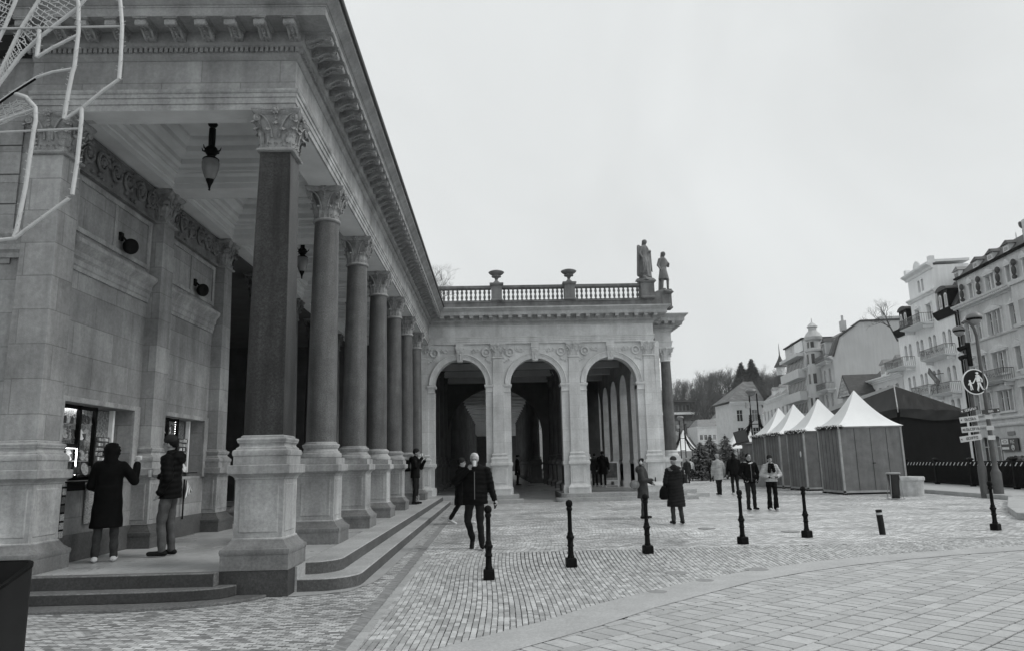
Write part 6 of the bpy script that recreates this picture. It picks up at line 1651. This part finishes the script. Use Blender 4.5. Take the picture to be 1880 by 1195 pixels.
# hill villa with dark eaves
t = thing('hill_villa', 'dark-eaved villa on the wooded hillside above the far hotels', 'villa', (64, 262, 18.5), pi)
MB().box(-6, 8, -8, 0, -8, 3.4).build('wall', mat('villa_wood', .14, .8, .2, 1), t, smooth=0); MB().box(-8, 10, -9, 2.5, 3.4, 4.0).build('roof', ROOFD, t)
MB().box(-7, 9, .2, 2.2, -1.0, -.2).build('terrace', WALLB2, t)
mb = MB()
for k in range(10): MB().box(-5.5 + k * 1.35, -4.6 + k * 1.35, 0, .1, .5, 2.4).build('window', WDARK, t)
for i, (x0, x1, y, z0, z1) in enumerate([(60, 92, 250, 8, 14.6)]):
    tag(MB().box(x0, x1, y, y + 1, z0, z1).build('retaining_wall', mat('retaining_stone', .2, .9, .3, 1, blocks=(2, .8, .05, .15)), None, smooth=0), 'dark retaining wall across the hillside below the villa', 'wall')

# ---- wooded hill
def hz(x, y):
    a = max(0, min(1, (y - 215) / 110)); r = 8 + 17 * a
    r += 4.0 * math.exp(-((x - 105) / 22) ** 2) * a + 10 * a * max(0, min(1, (x - 118) / 60)) - 3 * math.exp(-((x - 70) / 14) ** 2)
    if y > 325: r += (y - 325) * .02
    return r * max(0, min(1, (y - 205) / 25)) - .1 + .5 * sin(x * .13) * a
nx, ny = 60, 40
vs = [(10 + 300 * i / nx, 205 + 260 * j / ny) for j in range(ny + 1) for i in range(nx + 1)]
MB().add([(x, y, hz(x, y)) for x, y in vs], [(j * (nx + 1) + i, j * (nx + 1) + i + 1, (j + 1) * (nx + 1) + i + 1, (j + 1) * (nx + 1) + i) for j in range(ny) for i in range(nx)]).build('hill', mat('forest_floor', .13, .95, .35, .12, .5, 2, fine=.3), kind='structure', smooth=60)
def hz2(x, y): return 31 * max(0, min(1, (y - 60) / 90)) * max(0, min(1, (-7 - x) / 6)) - .2
MB().add([(x, y, hz2(x, y)) for y in range(50, 195, 10) for x in range(-72, -1, 5)], [(j * 15 + i, j * 15 + i + 1, (j + 1) * 15 + i + 1, (j + 1) * 15 + i) for j in range(14) for i in range(14)]).build('hill', mat('forest_floor', .13), kind='structure', smooth=60)
HB = mat('wood_branches', .085, .95, .2, .5)
variants = []
for k in range(6):
    rnd = random.Random(100 + k); mb = MB(); mb.tube([(0, 0, -1), (0, 0, 4)], [.22, .16], 5, cap=False)
    for q in range(4): branches(mb, Vector((0, 0, 3.0 + q * .6)), Vector((rnd.gauss(0, .35), rnd.gauss(0, .35), 1)).normalized(), 3.0, .13, 4, rnd, .5, .2, 3)
    variants.append((np.array(mb.v), mb.f))
def wood(name, spots, seed):
    rnd = random.Random(seed); V = []; F = []; o = 0
    for x, y, z, s_ in spots:
        v, f = variants[rnd.randrange(6)]; a = rnd.uniform(0, 2 * pi); c, sn = cos(a), sin(a)
        w = np.empty_like(v); w[:, 0] = (v[:, 0] * c - v[:, 1] * sn) * s_ + x; w[:, 1] = (v[:, 0] * sn + v[:, 1] * c) * s_ + y; w[:, 2] = v[:, 2] * s_ + z
        V.append(w); F += [tuple(i + o for i in q) for q in f]; o += len(v)
    m = MB(); m.v = [tuple(p) for p in np.vstack(V)]; m.f = F
    return m.build(name, HB, None, smooth=0, recalc=False, kind='stuff')
rnd = random.Random(4); sp = []
for k in range(330):
    y = rnd.uniform(248, 345); x = rnd.uniform(.20, .50) * y; 
    if abs(x - (64 - 1) * y / 262) < 9 and y < 262: continue
    sp.append((x, y, hz(x, y), rnd.uniform(.75, 1.12)))
tag(wood('bare_wood', sp, 5), 'bare winter wood covering the far hillside', 'wood')
rnd = random.Random(14); mb = MB()
for k in range(5200):
    y = rnd.uniform(232, 335); x = rnd.uniform(.20, .48) * y; z = hz(x, y) + rnd.uniform(0, 2.6); c = Vector((x, y, z)); d = Vector((rnd.gauss(0, 1), rnd.gauss(0, 1), rnd.gauss(0, 1))).normalized(); e = d.orthogonal().normalized() * rnd.uniform(.3, .8); g_ = d.cross(e)
    mb.add([tuple(c - e), tuple(c + g_), tuple(c + e * .8 + d * .5), tuple(c - g_)], [(0, 1, 2, 3)])
tag(mb.build('undergrowth', mat('brush', .10, .95, .5, .6), None, smooth=0, recalc=False, kind='stuff'), 'brush between the bare trees on the hillside', 'undergrowth')
for i, (px, hgt, l) in enumerate([(.3415, 22, 'left tip of the pair of tall dark spruces on the hill'), (.3565, 23, 'right tip of the pair of tall dark spruces on the hill')]):
    y = 285; t = fir(px * y, y, hgt, 8.0, l, 70 + i, 12000, 'tall dark spruces on the hill'); t.location.z = hz(px * y, y) - 4

# ================================================================== people
SKIN = mat('obj_skin', .30, .55, .12, 9); SKIND = mat('obj_skin_far', .28, .6, .1, 9)
def cloth(name, v, rough=.75, quilt=None, var=.18, bump=.35): return mat('obj_' + name, v, rough, var + .12, 7, max(bump, .9), 13, quilt=quilt, spec=.05)
BLK = cloth('black_coat', .006); BLKP = cloth('black_puffer', .007, .6); DRK = cloth('dark_trousers', .016); JEAN = cloth('jeans', .085, var=.3); GRYT = cloth('grey_trousers', .05, var=.3)
CHAR = cloth('charcoal_coat', .028); OLIVE = cloth('grey_coat', .055); PALE = cloth('pale_puffer', .42); PALE2 = cloth('quilted_pale_coat', .36); WHT = cloth('white_jacket', .72); SHOEW = cloth('white_shoes', .6); SHOEB = cloth('black_shoes', .012, .5)
FUR = cloth('fur', .16, .95, bump=.9); FURW = cloth('white_fleece', .6, .95, bump=.9); HAIRG = cloth('white_hair', .50, .8, bump=.9); HAIRD = cloth('dark_hair', .012, .5); HATG = cloth('knit_hat', .03, .95, bump=.9); HATP = cloth('pale_hat', .34, .9); EYE = mat('obj_eye', .02, .3)
def person(loc, th, label, H=1.75, coat=BLK, hem=.88, legs=DRK, shoes=SHOEB, hair=None, hat=None, hood=None, fur=None, armR=None, armL=None, legR=None, legL=None, puffer=False, vox=.013, bow=0.0, flare=.0, scarf=None, hairlen=0, gloves=None, wide=1.0, skirt=None, female=False, cup=None, cupmat=WHITEP, group=None, hand_curl=.5, extra=None):
    """figure facing local -Y; th turns it (0 = toward the camera, 180 = away)"""
    k = H / 1.75
    t = thing('person', label, 'person', loc, radians(th), group); t.scale = (k, k, k)
    sw = (.165 if female else .185) * wide
    aR = armR or ((-.25 * wide, .0, 1.14), (-.27 * wide, -.05, .88)); aL = armL or ((.25 * wide, .0, 1.14), (.27 * wide, -.05, .88))
    lR = legR or ((-.10, -.02, .50), (-.10, .02, .085), 0); lL = legL or ((.10, -.02, .50), (.10, .02, .085), 0)
    hd = Vector((0, -.035 - bow * .12, 1.635 - bow * .03)); hr = bow
    Rh = Matrix.Rotation(bow * .55, 3, 'X')
    def hp(x, y, z): v = Rh @ Vector((x, y, z)); return (hd.x + v.x, hd.y + v.y, hd.z + v.z)
    # body: one continuous surface
    b = MB()
    b.ell(tuple(hd + Vector((0, .015, .02))), (.074, .094, .100), 16, 10)
    capsule(b, hp(0, -.035, -.045), hp(0, -.045, -.085), .052, .034, 12)
    capsule(b, hp(0, -.088, .01), hp(0, -.104, -.022), .011, .017, 8); b.ell(hp(-.072, .01, -.01), (.012, .02, .032), 8, 5); b.ell(hp(.072, .01, -.01), (.012, .02, .032), 8, 5)
    b.ell(hp(0, -.085, -.055), (.026, .013, .010), 8, 5); b.ell(hp(0, -.078, .035), (.055, .018, .014), 8, 5)
    capsule(b, (0, .0, 1.44), tuple(hd + Vector((0, .015, -.07))), .062, .052)
    capsule(b, (0, .0, 1.0), (0, .0, 1.38), .125, .14, flat=(1.15, .75)); capsule(b, (-sw + .03, 0, 1.42), (sw - .03, 0, 1.42), .055, .055)
    for s_, (el, wr) in ((-1, aR), (1, aL)):
        capsule(b, (s_ * sw, 0, 1.42), el, .05, .04, 9); capsule(b, el, wr, .038, .026, 9)
        d = (Vector(wr) - Vector(el)).normalized(); w = Vector(wr); pal = w + d * .075
        side = d.cross(Vector((0, -1, 0)) if abs(d.y) < .8 else Vector((0, 0, 1))).normalized(); nrm = side.cross(d).normalized() * (1 if s_ > 0 else 1)
        capsule(b, tuple(w + d * .02), tuple(pal), .030, .034, 9, flat=(1.0, .7))
        for q in range(4):
            o_ = side * (.030 - .020 * q); l = (.062, .072, .068, .052)[q]
            p0 = pal + o_; p1 = p0 + d * l * .55 + nrm * .012 * hand_curl; p2 = p1 + d * l * .5 * (1 - .6 * hand_curl) + nrm * .035 * hand_curl
            capsule(b, tuple(p0), tuple(p1), .0105, .0095, 6); capsule(b, tuple(p1), tuple(p2), .0095, .008, 6)
        capsule(b, tuple(w + d * .03 + side * .028), tuple(w + d * .075 + side * .056 + nrm * .02), .012, .010, 6)
    for s_, (kn, an, lift) in ((-1, lR), (1, lL)):
        capsule(b, (s_ * .085, 0, .93), kn, .075, .052, 9); capsule(b, kn, an, .05, .036, 9)
    remeshed(b, 'body', SKIN, t, vox=min(vox, .012), smooth_it=1)
    # eyes
    if abs(((th + 180) % 360) - 180) < 100:
        for s_ in (-1, 1): MB().ell(hp(s_ * .030, -.080, .012), (.013, .008, .007), 8, 5).build('eye', EYE, t, smooth=60)
    # trousers
    if skirt is None or True:
        m_ = MB(); capsule(m_, (-.03, .0, .95), (.03, .0, .95), .135, .135, flat=(1, .85))
        for s_, (kn, an, lift) in ((-1, lR), (1, lL)):
            an2 = Vector(kn) + (Vector(an) - Vector(kn)) * .97
            capsule(m_, (s_ * .088, 0, .90), kn, .098, .072, 12); capsule(m_, kn, tuple(an2), .070, .058 + flare, 12)
        remeshed(m_, 'trousers', legs, t, vox=vox, smooth_it=2, disp=(.004, 34))
    # shoes
    for s_, (kn, an, lift) in ((-1, lR), (1, lL)):
        m_ = MB(); a = Vector(an); toe = a + Vector((s_ * .02, -.17 * cos(lift), -.035 - .17 * sin(lift))); heel = a + Vector((0, .035, -.035 + .03 * sin(lift)))
        capsule(m_, tuple(heel), tuple(toe), .050, .043, 10, flat=(1, .85)); capsule(m_, tuple(a + Vector((0, 0, .03))), tuple(a + Vector((0, 0, -.03))), .048, .046, 10)
        remeshed(m_, 'shoe', shoes, t, vox=vox, smooth_it=1)
    # coat
    m_ = MB(); fat = .03 if puffer else .015
    capsule(m_, (0, .01, 1.02), (0, .01, 1.36), .15 + fat, .155 + fat, 16, flat=(1.12 * wide, .80)); capsule(m_, (-sw + .03, .005, 1.40), (sw - .03, .005, 1.40), .075 + fat * .6, .075 + fat * .6)
    rings = []
    top = 1.10; n = 6
    for i in range(n + 1):
        z = top - (top - hem) * i / n; gr = (1.10 - z); rx = (.165 + fat + gr * (.07 if hem < .8 else .02)) * wide; ry = (.125 + fat + gr * (.06 if hem < .8 else .02)); ox = 0; oy = .01
        rings.append([(rx * cos(a) , ry * sin(a) + oy, z) for a in [2 * pi * q / 26 for q in range(26)]])
    m_.loft(rings[::-1])
    for s_, (el, wr) in ((-1, aR), (1, aL)):
        capsule(m_, (s_ * sw, 0, 1.40), el, .074 + fat * .7, .062 + fat * .6, 12); capsule(m_, el, wr, .060 + fat * .6, .046 + fat * .3, 12)
    capsule(m_, (0, .02, 1.44), (0, .0, 1.50), .10, .078)
    if hood == 'down': capsule(m_, (-.08, .10, 1.46), (.08, .10, 1.46), .07, .07); m_.ell((0, .13, 1.43), (.13, .08, .11))
    if hood == 'up': m_.ell(tuple(hd + Vector((0, .03, .0))), (.112, .125, .135), 16, 10); capsule(m_, (0, .04, 1.47), tuple(hd + Vector((0, .04, -.05))), .10, .10)
    remeshed(m_, 'coat', coat, t, vox=vox, smooth_it=2, disp=(.0042, 74) if puffer else (.004, 24))
    if fur:
        m_ = MB(); frr = .032 if hood == 'up' else .045
        if hood == 'up': pts = [(hd.x + .095 * cos(a), hd.y - .06 + .03 * abs(cos(a)), hd.z - .005 + .115 * sin(a)) for a in [2 * pi * q / 14 for q in range(15)]]
        elif fur is FURW: pts = [(.115 * cos(a), .02 + .10 * sin(a), 1.47 - .035 * max(0, -sin(a))) for a in [2 * pi * q / 14 for q in range(15)]]
        else: pts = [(.165 * cos(a), .03 + .12 * sin(a), 1.46 - .05 * max(0, sin(a))) for a in [2 * pi * q / 14 for q in range(15)]]
        m_.tube(pts, frr if fur is not FURW else .036, 8, cap=False); remeshed(m_, 'fur_trim', fur, t, vox=.014, smooth_it=1, disp=(.006, 120))
    if scarf:
        m_ = MB(); m_.tube([(.10 * cos(a), .0 + .09 * sin(a), 1.50) for a in [2 * pi * q / 12 for q in range(13)]], .055, 8, cap=False); capsule(m_, (-.05, -.13, 1.47), (-.08, -.16, 1.25), .05, .06); capsule(m_, (.05, -.13, 1.47), (.07, -.17, 1.27), .05, .06)
        remeshed(m_, 'scarf', scarf, t, vox=.014, smooth_it=1, disp=(.005, 90))
    if skirt:
        m_ = MB(); m_.loft([[((.16 + (1.0 - z) * .2) * cos(a), (.13 + (1.0 - z) * .2) * sin(a), z) for a in [2 * pi * q / 24 for q in range(24)]] for z in (.45, .7, 1.0)]); remeshed(m_, 'skirt', skirt, t, vox=vox, smooth_it=1, disp=(.004, 20))
    if hair:
        m_ = MB(); c = hd + Vector((0, .03, .035)); m_.ell(tuple(c), (.084, .100, .094), 16, 9)
        if hairlen: capsule(m_, tuple(hd + Vector((0, .06, .0))), tuple(hd + Vector((0, .09, -hairlen))), .085, .07, 12, flat=(1, .6))
        o = remeshed(m_, 'hair', hair, t, vox=.010, smooth_it=1, disp=(.003, 150))
    if hat:
        m_ = MB(); c = hd + Vector((0, .012, .075)); m_.ell(tuple(c), (.092, .108, .085), 16, 9); m_.lathe([(.001, 0), (.086, .0), (.091, .01), (.091, .045), (.086, .055), (.001, .06)], 20, hd.x, hd.y + .014); m_.v[-6 * 20:] = [(x, (y - hd.y - .014) * 1.12 + hd.y + .014, z + hd.z + .035) for x, y, z in m_.v[-6 * 20:]]
        remeshed(m_, 'hat', hat, t, vox=.010, smooth_it=1)
    if gloves:
        for el, wr in (aR, aL):
            d = (Vector(wr) - Vector(el)).normalized(); m_ = MB(); capsule(m_, wr, tuple(Vector(wr) + d * .09), .040, .040, 9, flat=(1, .75)); capsule(m_, tuple(Vector(wr) + d * .08), tuple(Vector(wr) + d * .16), .036, .02, 9, flat=(1, .6))
            remeshed(m_, 'glove', gloves, t, vox=.012, smooth_it=1)
    if extra: extra(t)
    if cup:
        w = t.matrix_basis @ Vector(cup)
        c_ = MB().lathe([(.026, 0), (.036, .10), (.037, .105), (.030, .105), (.024, .02)], 16).build('paper_cup', cupmat, None, smooth=50, label='pale cup held by the ' + ' '.join(label.split(',')[0].split()[:10]), cat='cup')
        c_.location = w
    return t
FL = .3307
p1 = person((-.43, 14.55, .012), 0, 'white-haired man in black puffer jacket walking toward the camera and drinking', 1.82, BLKP, .80, DRK, SHOEB, hair=HAIRG, puffer=True, hood='down', bow=.45, wide=1.2, hairlen=0,
    armR=((-.36, -.06, 1.22), (-.13, -.22, 1.44)), armL=((.29, .03, 1.13), (.36, -.06, .90)), legR=((-.14, -.04, .52), (-.06, .24, .16), .9), legL=((.09, -.06, .50), (.12, -.04, .085), 0), cup=(.0, -.20, 1.50), vox=.012,
    extra=lambda t: (MB().tube([(0.0, -.172, .90), (0, -.178, 1.15), (0, -.165, 1.40)], .006, 5).build('zip', mat('zip_metal', .2, .4), t)))
m_ = MB(); capsule(m_, (.36, -.06, .90), (.38, -.09, .80), .036, .038, 9, flat=(1, .75)); capsule(m_, (.38, -.09, .80), (.37, -.11, .73), .03, .018, 9)
remeshed(m_, 'glove', BLK, p1, vox=.012, smooth_it=1)
person((-1.0, 20.75, .004), 80, 'person in black hat and long black coat striding right behind the white-haired man', 1.76, BLK, .50, DRK, SHOEW, hat=HATG, hair=HAIRD, legR=((-.12, -.20, .52), (-.10, -.22, .085), 0), legL=((.10, .10, .50), (.10, .33, .13), .5), vox=.015, armR=((-.26, -.05, 1.15), (-.22, -.2, 1.0)))
person((-5.72, 11.15, FL), 205, 'woman in long black hooded coat and white shoes seen from behind at the nearer kiosk', 1.70, BLK, .50, GRYT, SHOEW, hood='up', fur=cloth('dark_fur', .02, .95, bump=.9), female=True, wide=1.02,
    armR=((-.34, -.06, 1.18), (-.36, -.14, 1.43)), armL=((.24, -.06, 1.12), (.15, -.24, 1.05)), legR=((-.11, -.02, .50), (-.13, .02, .085), 0), legL=((.10, .02, .50), (.12, .02, .085), 0), vox=.012,
    extra=lambda t: MB().box(-.42, -.33, -.20, -.19, 1.50, 1.56).build('phone', WHITEP, t))
person((-5.08, 11.72, FL), 272, 'man in black puffer jacket, beanie and grey jeans standing in profile at the kiosks', 1.80, BLKP, .84, JEAN, SHOEB, hat=HATG, hair=HAIRD, puffer=True, hood='down', wide=.97,
    armR=((-.24, .0, 1.14), (-.13, -.20, 1.16)), armL=((.25, .06, 1.14), (.23, -.05, .93)), legR=((-.09, -.0, .50), (-.10, .04, .085), 0), legL=((.09, -.06, .50), (.10, -.02, .085), 0), vox=.012, cup=(.0, -.30, 1.16))
person((-2.75, 25.3, FL), 80, 'man in black with beanie leaning by the fifth column and drinking', 1.82, BLK, .84, DRK, SHOEB, hat=HATG, hair=HAIRD, hood='down', wide=1.08, armR=((-.28, -.10, 1.18), (-.10, -.24, 1.46)), armL=((.26, -.12, 1.16), (.10, -.28, 1.38)), vox=.015, cup=(0, -.22, 1.52),
    extra=lambda t: MB().box(-.15, .15, .16, .34, 1.05, 1.42).build('backpack', BLK, t, bevel=.04))
def ex6(t):
    m_ = MB(); m_.ell((0, .0, 1.665), (.001, .001, .001)); m_ = MB(); m_.tube([(.088 * cos(a), .0, 1.63 + .115 * sin(a)) for a in [pi * q / 10 for q in range(11)]], .012, 6); m_.build('headband', FURW, t, smooth=60)
    for s_ in (-1, 1): MB().ell((s_ * .09, .0, 1.63), (.03, .045, .05), 10, 7).build('earmuff', FURW, t, smooth=60)
    MB().box(-.10, -.04, -.42, -.40, 1.08, 1.20).build('phone', IRON, t)
person((4.12, 21.0, .004), 62, 'woman in grey coat with white earmuffs and pale round bag, behind the third bollard', 1.66, OLIVE, .60, GRYT, SHOEB, hair=HAIRD, hood='down', female=True, armR=((-.24, -.08, 1.12), (-.10, -.30, 1.12)), armL=((.25, -.05, 1.12), (.12, -.24, 1.02)), vox=.015, extra=ex6)
tag(remeshed(MB().ell((0, 0, 0), (.145, .10, .13), 14, 9), 'shoulder_bag', cloth('pale_bag', .22), None, vox=.02, loc=(3.86, 20.86, .95)), 'pale round shoulder bag carried by the woman with white earmuffs', 'bag')
def ex7(t):
    MB().lathe([(.094, 0), (.099, .012), (.094, .028)], 20, 0, -.022).build('hat_band', FURW, t, loc=(0, 0, 1.665))
person((4.55, 19.0, .004), 184, 'woman with knit hat, pale fur collar and long dark quilted coat standing with back turned', 1.66, cloth('dark_quilted', .016, .6), .46, GRYT, SHOEB, hat=cloth('dark_knit', .05, .95, bump=.9), fur=FUR, hood='down', puffer=True, female=True, wide=1.05, armR=((-.27, -.06, 1.14), (-.22, -.22, 1.06)), armL=((.25, -.02, 1.12), (.25, -.10, .92)), vox=.013, extra=ex7, legR=((-.10, 0, .5), (-.14, .02, .085), 0), legL=((.10, 0, .5), (.10, .02, .085), 0))
tag(remeshed(MB().loft([rr(.07, .04, .035, 0), rr(.12, .07, .05, .06), rr(.11, .06, .05, .22), rr(.045, .035, .03, .34)]), 'shoulder_bag', BLK, None, vox=.02, loc=(4.24, 18.95, .62)), 'black bag hanging beside the woman with the pale fur collar', 'bag')
person((8.0, 23.45, .004), 6, 'man in black jacket with white fleece collar walking beside the woman in the pale puffer', 1.75, BLK, .84, cloth('charcoal_trousers', .022), SHOEB, hair=HAIRD, fur=FURW, scarf=None, armR=((-.30, .04, 1.14), (-.20, -.12, .95)), armL=((.30, .04, 1.14), (.20, -.12, .95)), legR=((-.11, -.06, .50), (-.12, -.03, .085), 0), legL=((.10, -.02, .50), (.12, .03, .085), 0), vox=.014, wide=1.05, hand_curl=1, gloves=BLK,
    extra=lambda t: MB().tube([(.0, -.155, .88), (0, -.16, 1.15), (0, -.14, 1.40)], .007, 5).build('zip', mat('zip_metal', .2), t))
person((8.55, 23.1, .004), -4, 'woman in short pale puffer jacket, black scarf and black flared trousers', 1.66, PALE, .92, BLK, SHOEW, hair=HAIRD, hairlen=.22, hat=HATG, scarf=BLK, puffer=True, female=True, wide=1.05, flare=.03, armR=((-.30, .0, 1.14), (-.15, -.20, 1.08)), armL=((.30, .0, 1.14), (.15, -.20, 1.08)), vox=.014, gloves=BLK)
person((10.05, 33.6, .004), 182, 'woman in pale quilted knee-length coat and pale hat walking away', 1.80, PALE2, .66, DRK, SHOEB, hat=HATP, hair=cloth('pale_hair', .3), puffer=True, female=True, vox=.018, armR=((-.28, 0, 1.12), (-.30, -.10, .92)), legR=((-.05, .0, .5), (-.03, .05, .085), 0), legL=((.05, -.02, .5), (.03, -.06, .085), 0))
person((10.75, 33.5, .004), 178, 'person in black jacket with long dark hair walking away beside the pale coat', 1.86, BLK, .82, DRK, SHOEW, hair=HAIRD, hairlen=.28, hood='down', vox=.018, wide=1.08)
person((14.95, 57.0, .004), 176, 'distant person in white jacket and long dark skirt', 1.66, WHT, .95, CHAR, SHOEB, hair=HAIRD, skirt=CHAR, female=True, vox=.022)
person((13.25, 51.5, .004), 200, 'distant person in dark coat and pale hat right of the arcade corner', 1.70, CHAR, .70, GRYT, SHOEB, hat=HATP, vox=.022, wide=1.1)
person((15.6, 53.8, .004), 182, 'distant person in dark clothes just left of the pale quilted coat', 1.55, BLK, .7, BLK, SHOEB, hair=HAIRD, vox=.022)
person((5.05, 38.2, .3305), 190, 'left one of two dark-clad visitors inside the third arch', 1.70, CHAR, .70, DRK, SHOEW, hair=HAIRD, vox=.02, armR=((-.3, -.1, 1.2), (-.2, -.3, 1.2)))
person((5.42, 37.9, .3305), 172, 'right one of two dark-clad visitors, left of the white-framed notice board', 1.80, BLK, .62, DRK, SHOEW, hair=HAIRD, hood='down', vox=.02, wide=1.1)
person((1.25, 44.5, .33), 75, 'dark silhouette of a visitor walking deep inside the middle arch', 1.75, CHAR, .6, DRK, SHOEB, hat=HATG, vox=.02)

# ================================================================== hanging light decoration, top left
def deco():
    t = thing('christmas_light_decoration', 'white wire Christmas light decoration hanging from its post across the top left corner', 'light decoration', (0, 5.0, 0))
    WT = mat('deco_white', .5, .45, .08, 20); WT2 = mat('deco_frame', .45, .5, .1, 20)
    rnd = random.Random(2)
    def line(pts, r, y=0, nm='rope_tube', wires=True):
        P = [(x, y, z) for x, z in pts]
        # round the polyline a little
        Q = []
        for a, b in zip(P, P[1:]):
            n = max(2, int((Vector(b) - Vector(a)).length / .03)); Q += [tuple(Vector(a) + (Vector(b) - Vector(a)) * (i / n)) for i in range(n)]
        Q.append(P[-1])
        MB().tube(Q, r, 8).build(nm, WT, t, smooth=50)
        if wires:
            mb = MB()
            for k in range(0, len(Q) - 1):
                a = Vector(Q[k]); an = rnd.uniform(0, 6.28)
                mb.tube([tuple(a + Vector((cos(an), sin(an), 0)) * r * .9), tuple(a + Vector((cos(an), sin(an), .2)) * r * 2.1)], .0022, 4)
                if k % 4 == 0: mb.tube([tuple(a + Vector((r * 1.06 * cos(q), r * 1.06 * sin(q), .003 * q)) ) for q in (0, 1.2, 2.4, 3.6, 4.8, 6.0)], .0018, 4)
            mb.build('light_string', WT2, t, smooth=0, kind='stuff')
    R_ = .0145
    line([(-2.79, 5.4), (-2.775, 5.141), (-2.753, 5.0), (-2.735, 4.87), (-2.724, 4.571), (-2.725, 4.436)], R_)
    line([(-2.725, 4.436), (-2.836, 4.346), (-2.962, 4.223), (-3.089, 4.125)], R_ * .8)
    line([(-3.11, 5.4), (-3.089, 5.125), (-3.071, 5.047), (-3.052, 4.83), (-3.057, 4.54), (-3.068, 4.49), (-3.084, 4.323), (-3.096, 4.126)], R_)
    line([(-3.341, 4.841), (-3.336, 4.747), (-3.339, 4.619)], R_); line([(-3.339, 4.619), (-3.232, 4.695), (-3.057, 4.796)], R_ * .8)
    line([(-3.29, 5.4), (-3.387, 5.11), (-3.507, 4.851), (-3.599, 4.563), (-3.66, 4.35)], R_ * .9, .03); line([(-2.95, 5.25), (-3.094, 5.042), (-3.356, 4.798), (-3.473, 4.663), (-3.589, 4.462), (-3.66, 4.33)], R_ * .9, .03)
    line([(-3.50, 5.4), (-3.563, 5.094), (-3.624, 4.869), (-3.68, 4.70)], R_ * .9, .03)
    line([(-3.70, 4.14), (-3.596, 4.246), (-3.478, 4.344), (-3.323, 4.459), (-3.214, 4.5), (-3.071, 4.524)], R_ * .65)
    MB().tube([(-3.66, -.01, 4.17), (-3.478, -.01, 4.325), (-3.323, -.01, 4.44)], .008, 6).build('cable', IRON, t)
    line([(-3.477, 4.336), (-3.384, 4.302), (-3.308, 4.218), (-3.296, 4.12), (-3.303, 4.037), (-3.319, 3.608), (-3.349, 3.286), (-3.362, 3.239)], R_)
    line([(-2.977, 4.212), (-2.97, 4.132), (-2.972, 3.797), (-2.986, 3.546)], R_)
    line([(-3.006, 3.518), (-3.098, 3.443), (-3.304, 3.276), (-3.352, 3.23), (-3.457, 3.218), (-3.8, 3.215)], R_ * .9)
    line([(-3.70, 4.07), (-3.569, 4.109), (-3.315, 4.211)], R_ * .5)
    for (x0, z0), (x1, z1) in (((-4.6, 4.855), (-2.751, 4.879)), ((-4.6, 4.0), (-2.982, 4.061))): MB().tube([(x0, .02, z0), (x1, .02, z1)], .0085, 8).build('crossbar', WT2, t)
    # tangled white mesh inside the star arms
    mb = MB()
    def fill(A, B, C, D, n):
        # wires zigzagging from one rail (A-D) to the other (B-C), tied by short cross links
        A, B, C, D = (Vector(q) for q in (A, B, C, D)); prev = None
        for k in range(n + 1):
            u = k / n; p = A.lerp(D, u); q = B.lerp(C, min(1, u + .5 / n)); w_ = (q - p)
            pts = [p + w_ * (i / 5) + Vector((rnd.uniform(-.006, .006), rnd.uniform(-.008, .008))) for i in range(6)]
            mb.tube([(v.x, .03, v.y) for v in pts], .0034, 5)
            if prev:
                for i in (1, 2, 3, 4):
                    if rnd.random() < .75: mb.tube([(prev[i].x, .03, prev[i].y), (pts[i - (k % 2)].x, .034, pts[i - (k % 2)].y)], .003, 5)
            for i in (1, 2, 3, 4):
                v = pts[i]; mb.tube([(v.x, .03, v.y), (v.x + rnd.uniform(-.012, .012), .03, v.y + .018)], .0024, 4)
            prev = pts
    fill((-3.33, 5.30), (-3.02, 5.16), (-3.44, 4.72), (-3.53, 4.80), 15); fill((-3.53, 4.79), (-3.45, 4.70), (-3.60, 4.47), (-3.63, 4.50), 10); fill((-3.72, 5.2), (-3.56, 5.15), (-3.64, 4.84), (-3.74, 4.86), 9)
    fill((-3.66, 4.22), (-3.43, 4.30), (-3.33, 4.21), (-3.66, 4.07), 9)
    mb.build('wire_mesh', WT, t, smooth=0, kind='stuff')
    MB().lathe([(.06, 0), (.045, 5.6)], 14, -4.62, .02).build('post', PG, t, smooth=50)
deco()

# ---- damp winter air over the whole valley
def haze():
    m = bpy.data.materials.new('haze_air'); m.use_nodes = True; nt = m.node_tree; N = nt.nodes
    for n in list(N):
        if n.type == 'BSDF_PRINCIPLED': N.remove(n)
    v = N.new('ShaderNodeVolumePrincipled'); v.inputs['Color'].default_value = (.97, 1, 1, 1); v.inputs['Density'].default_value = HAZE_D; v.inputs['Anisotropy'].default_value = 0.2
    nt.links.new(v.outputs[0], N['Material Output'].inputs['Volume'])
    o = MB().box(-950, 950, -320, 950, -1, 90).build('haze', m, None, smooth=0, kind='stuff'); o['label'] = 'thin grey winter haze over the valley'
HAZE_D = 0.00022
haze()
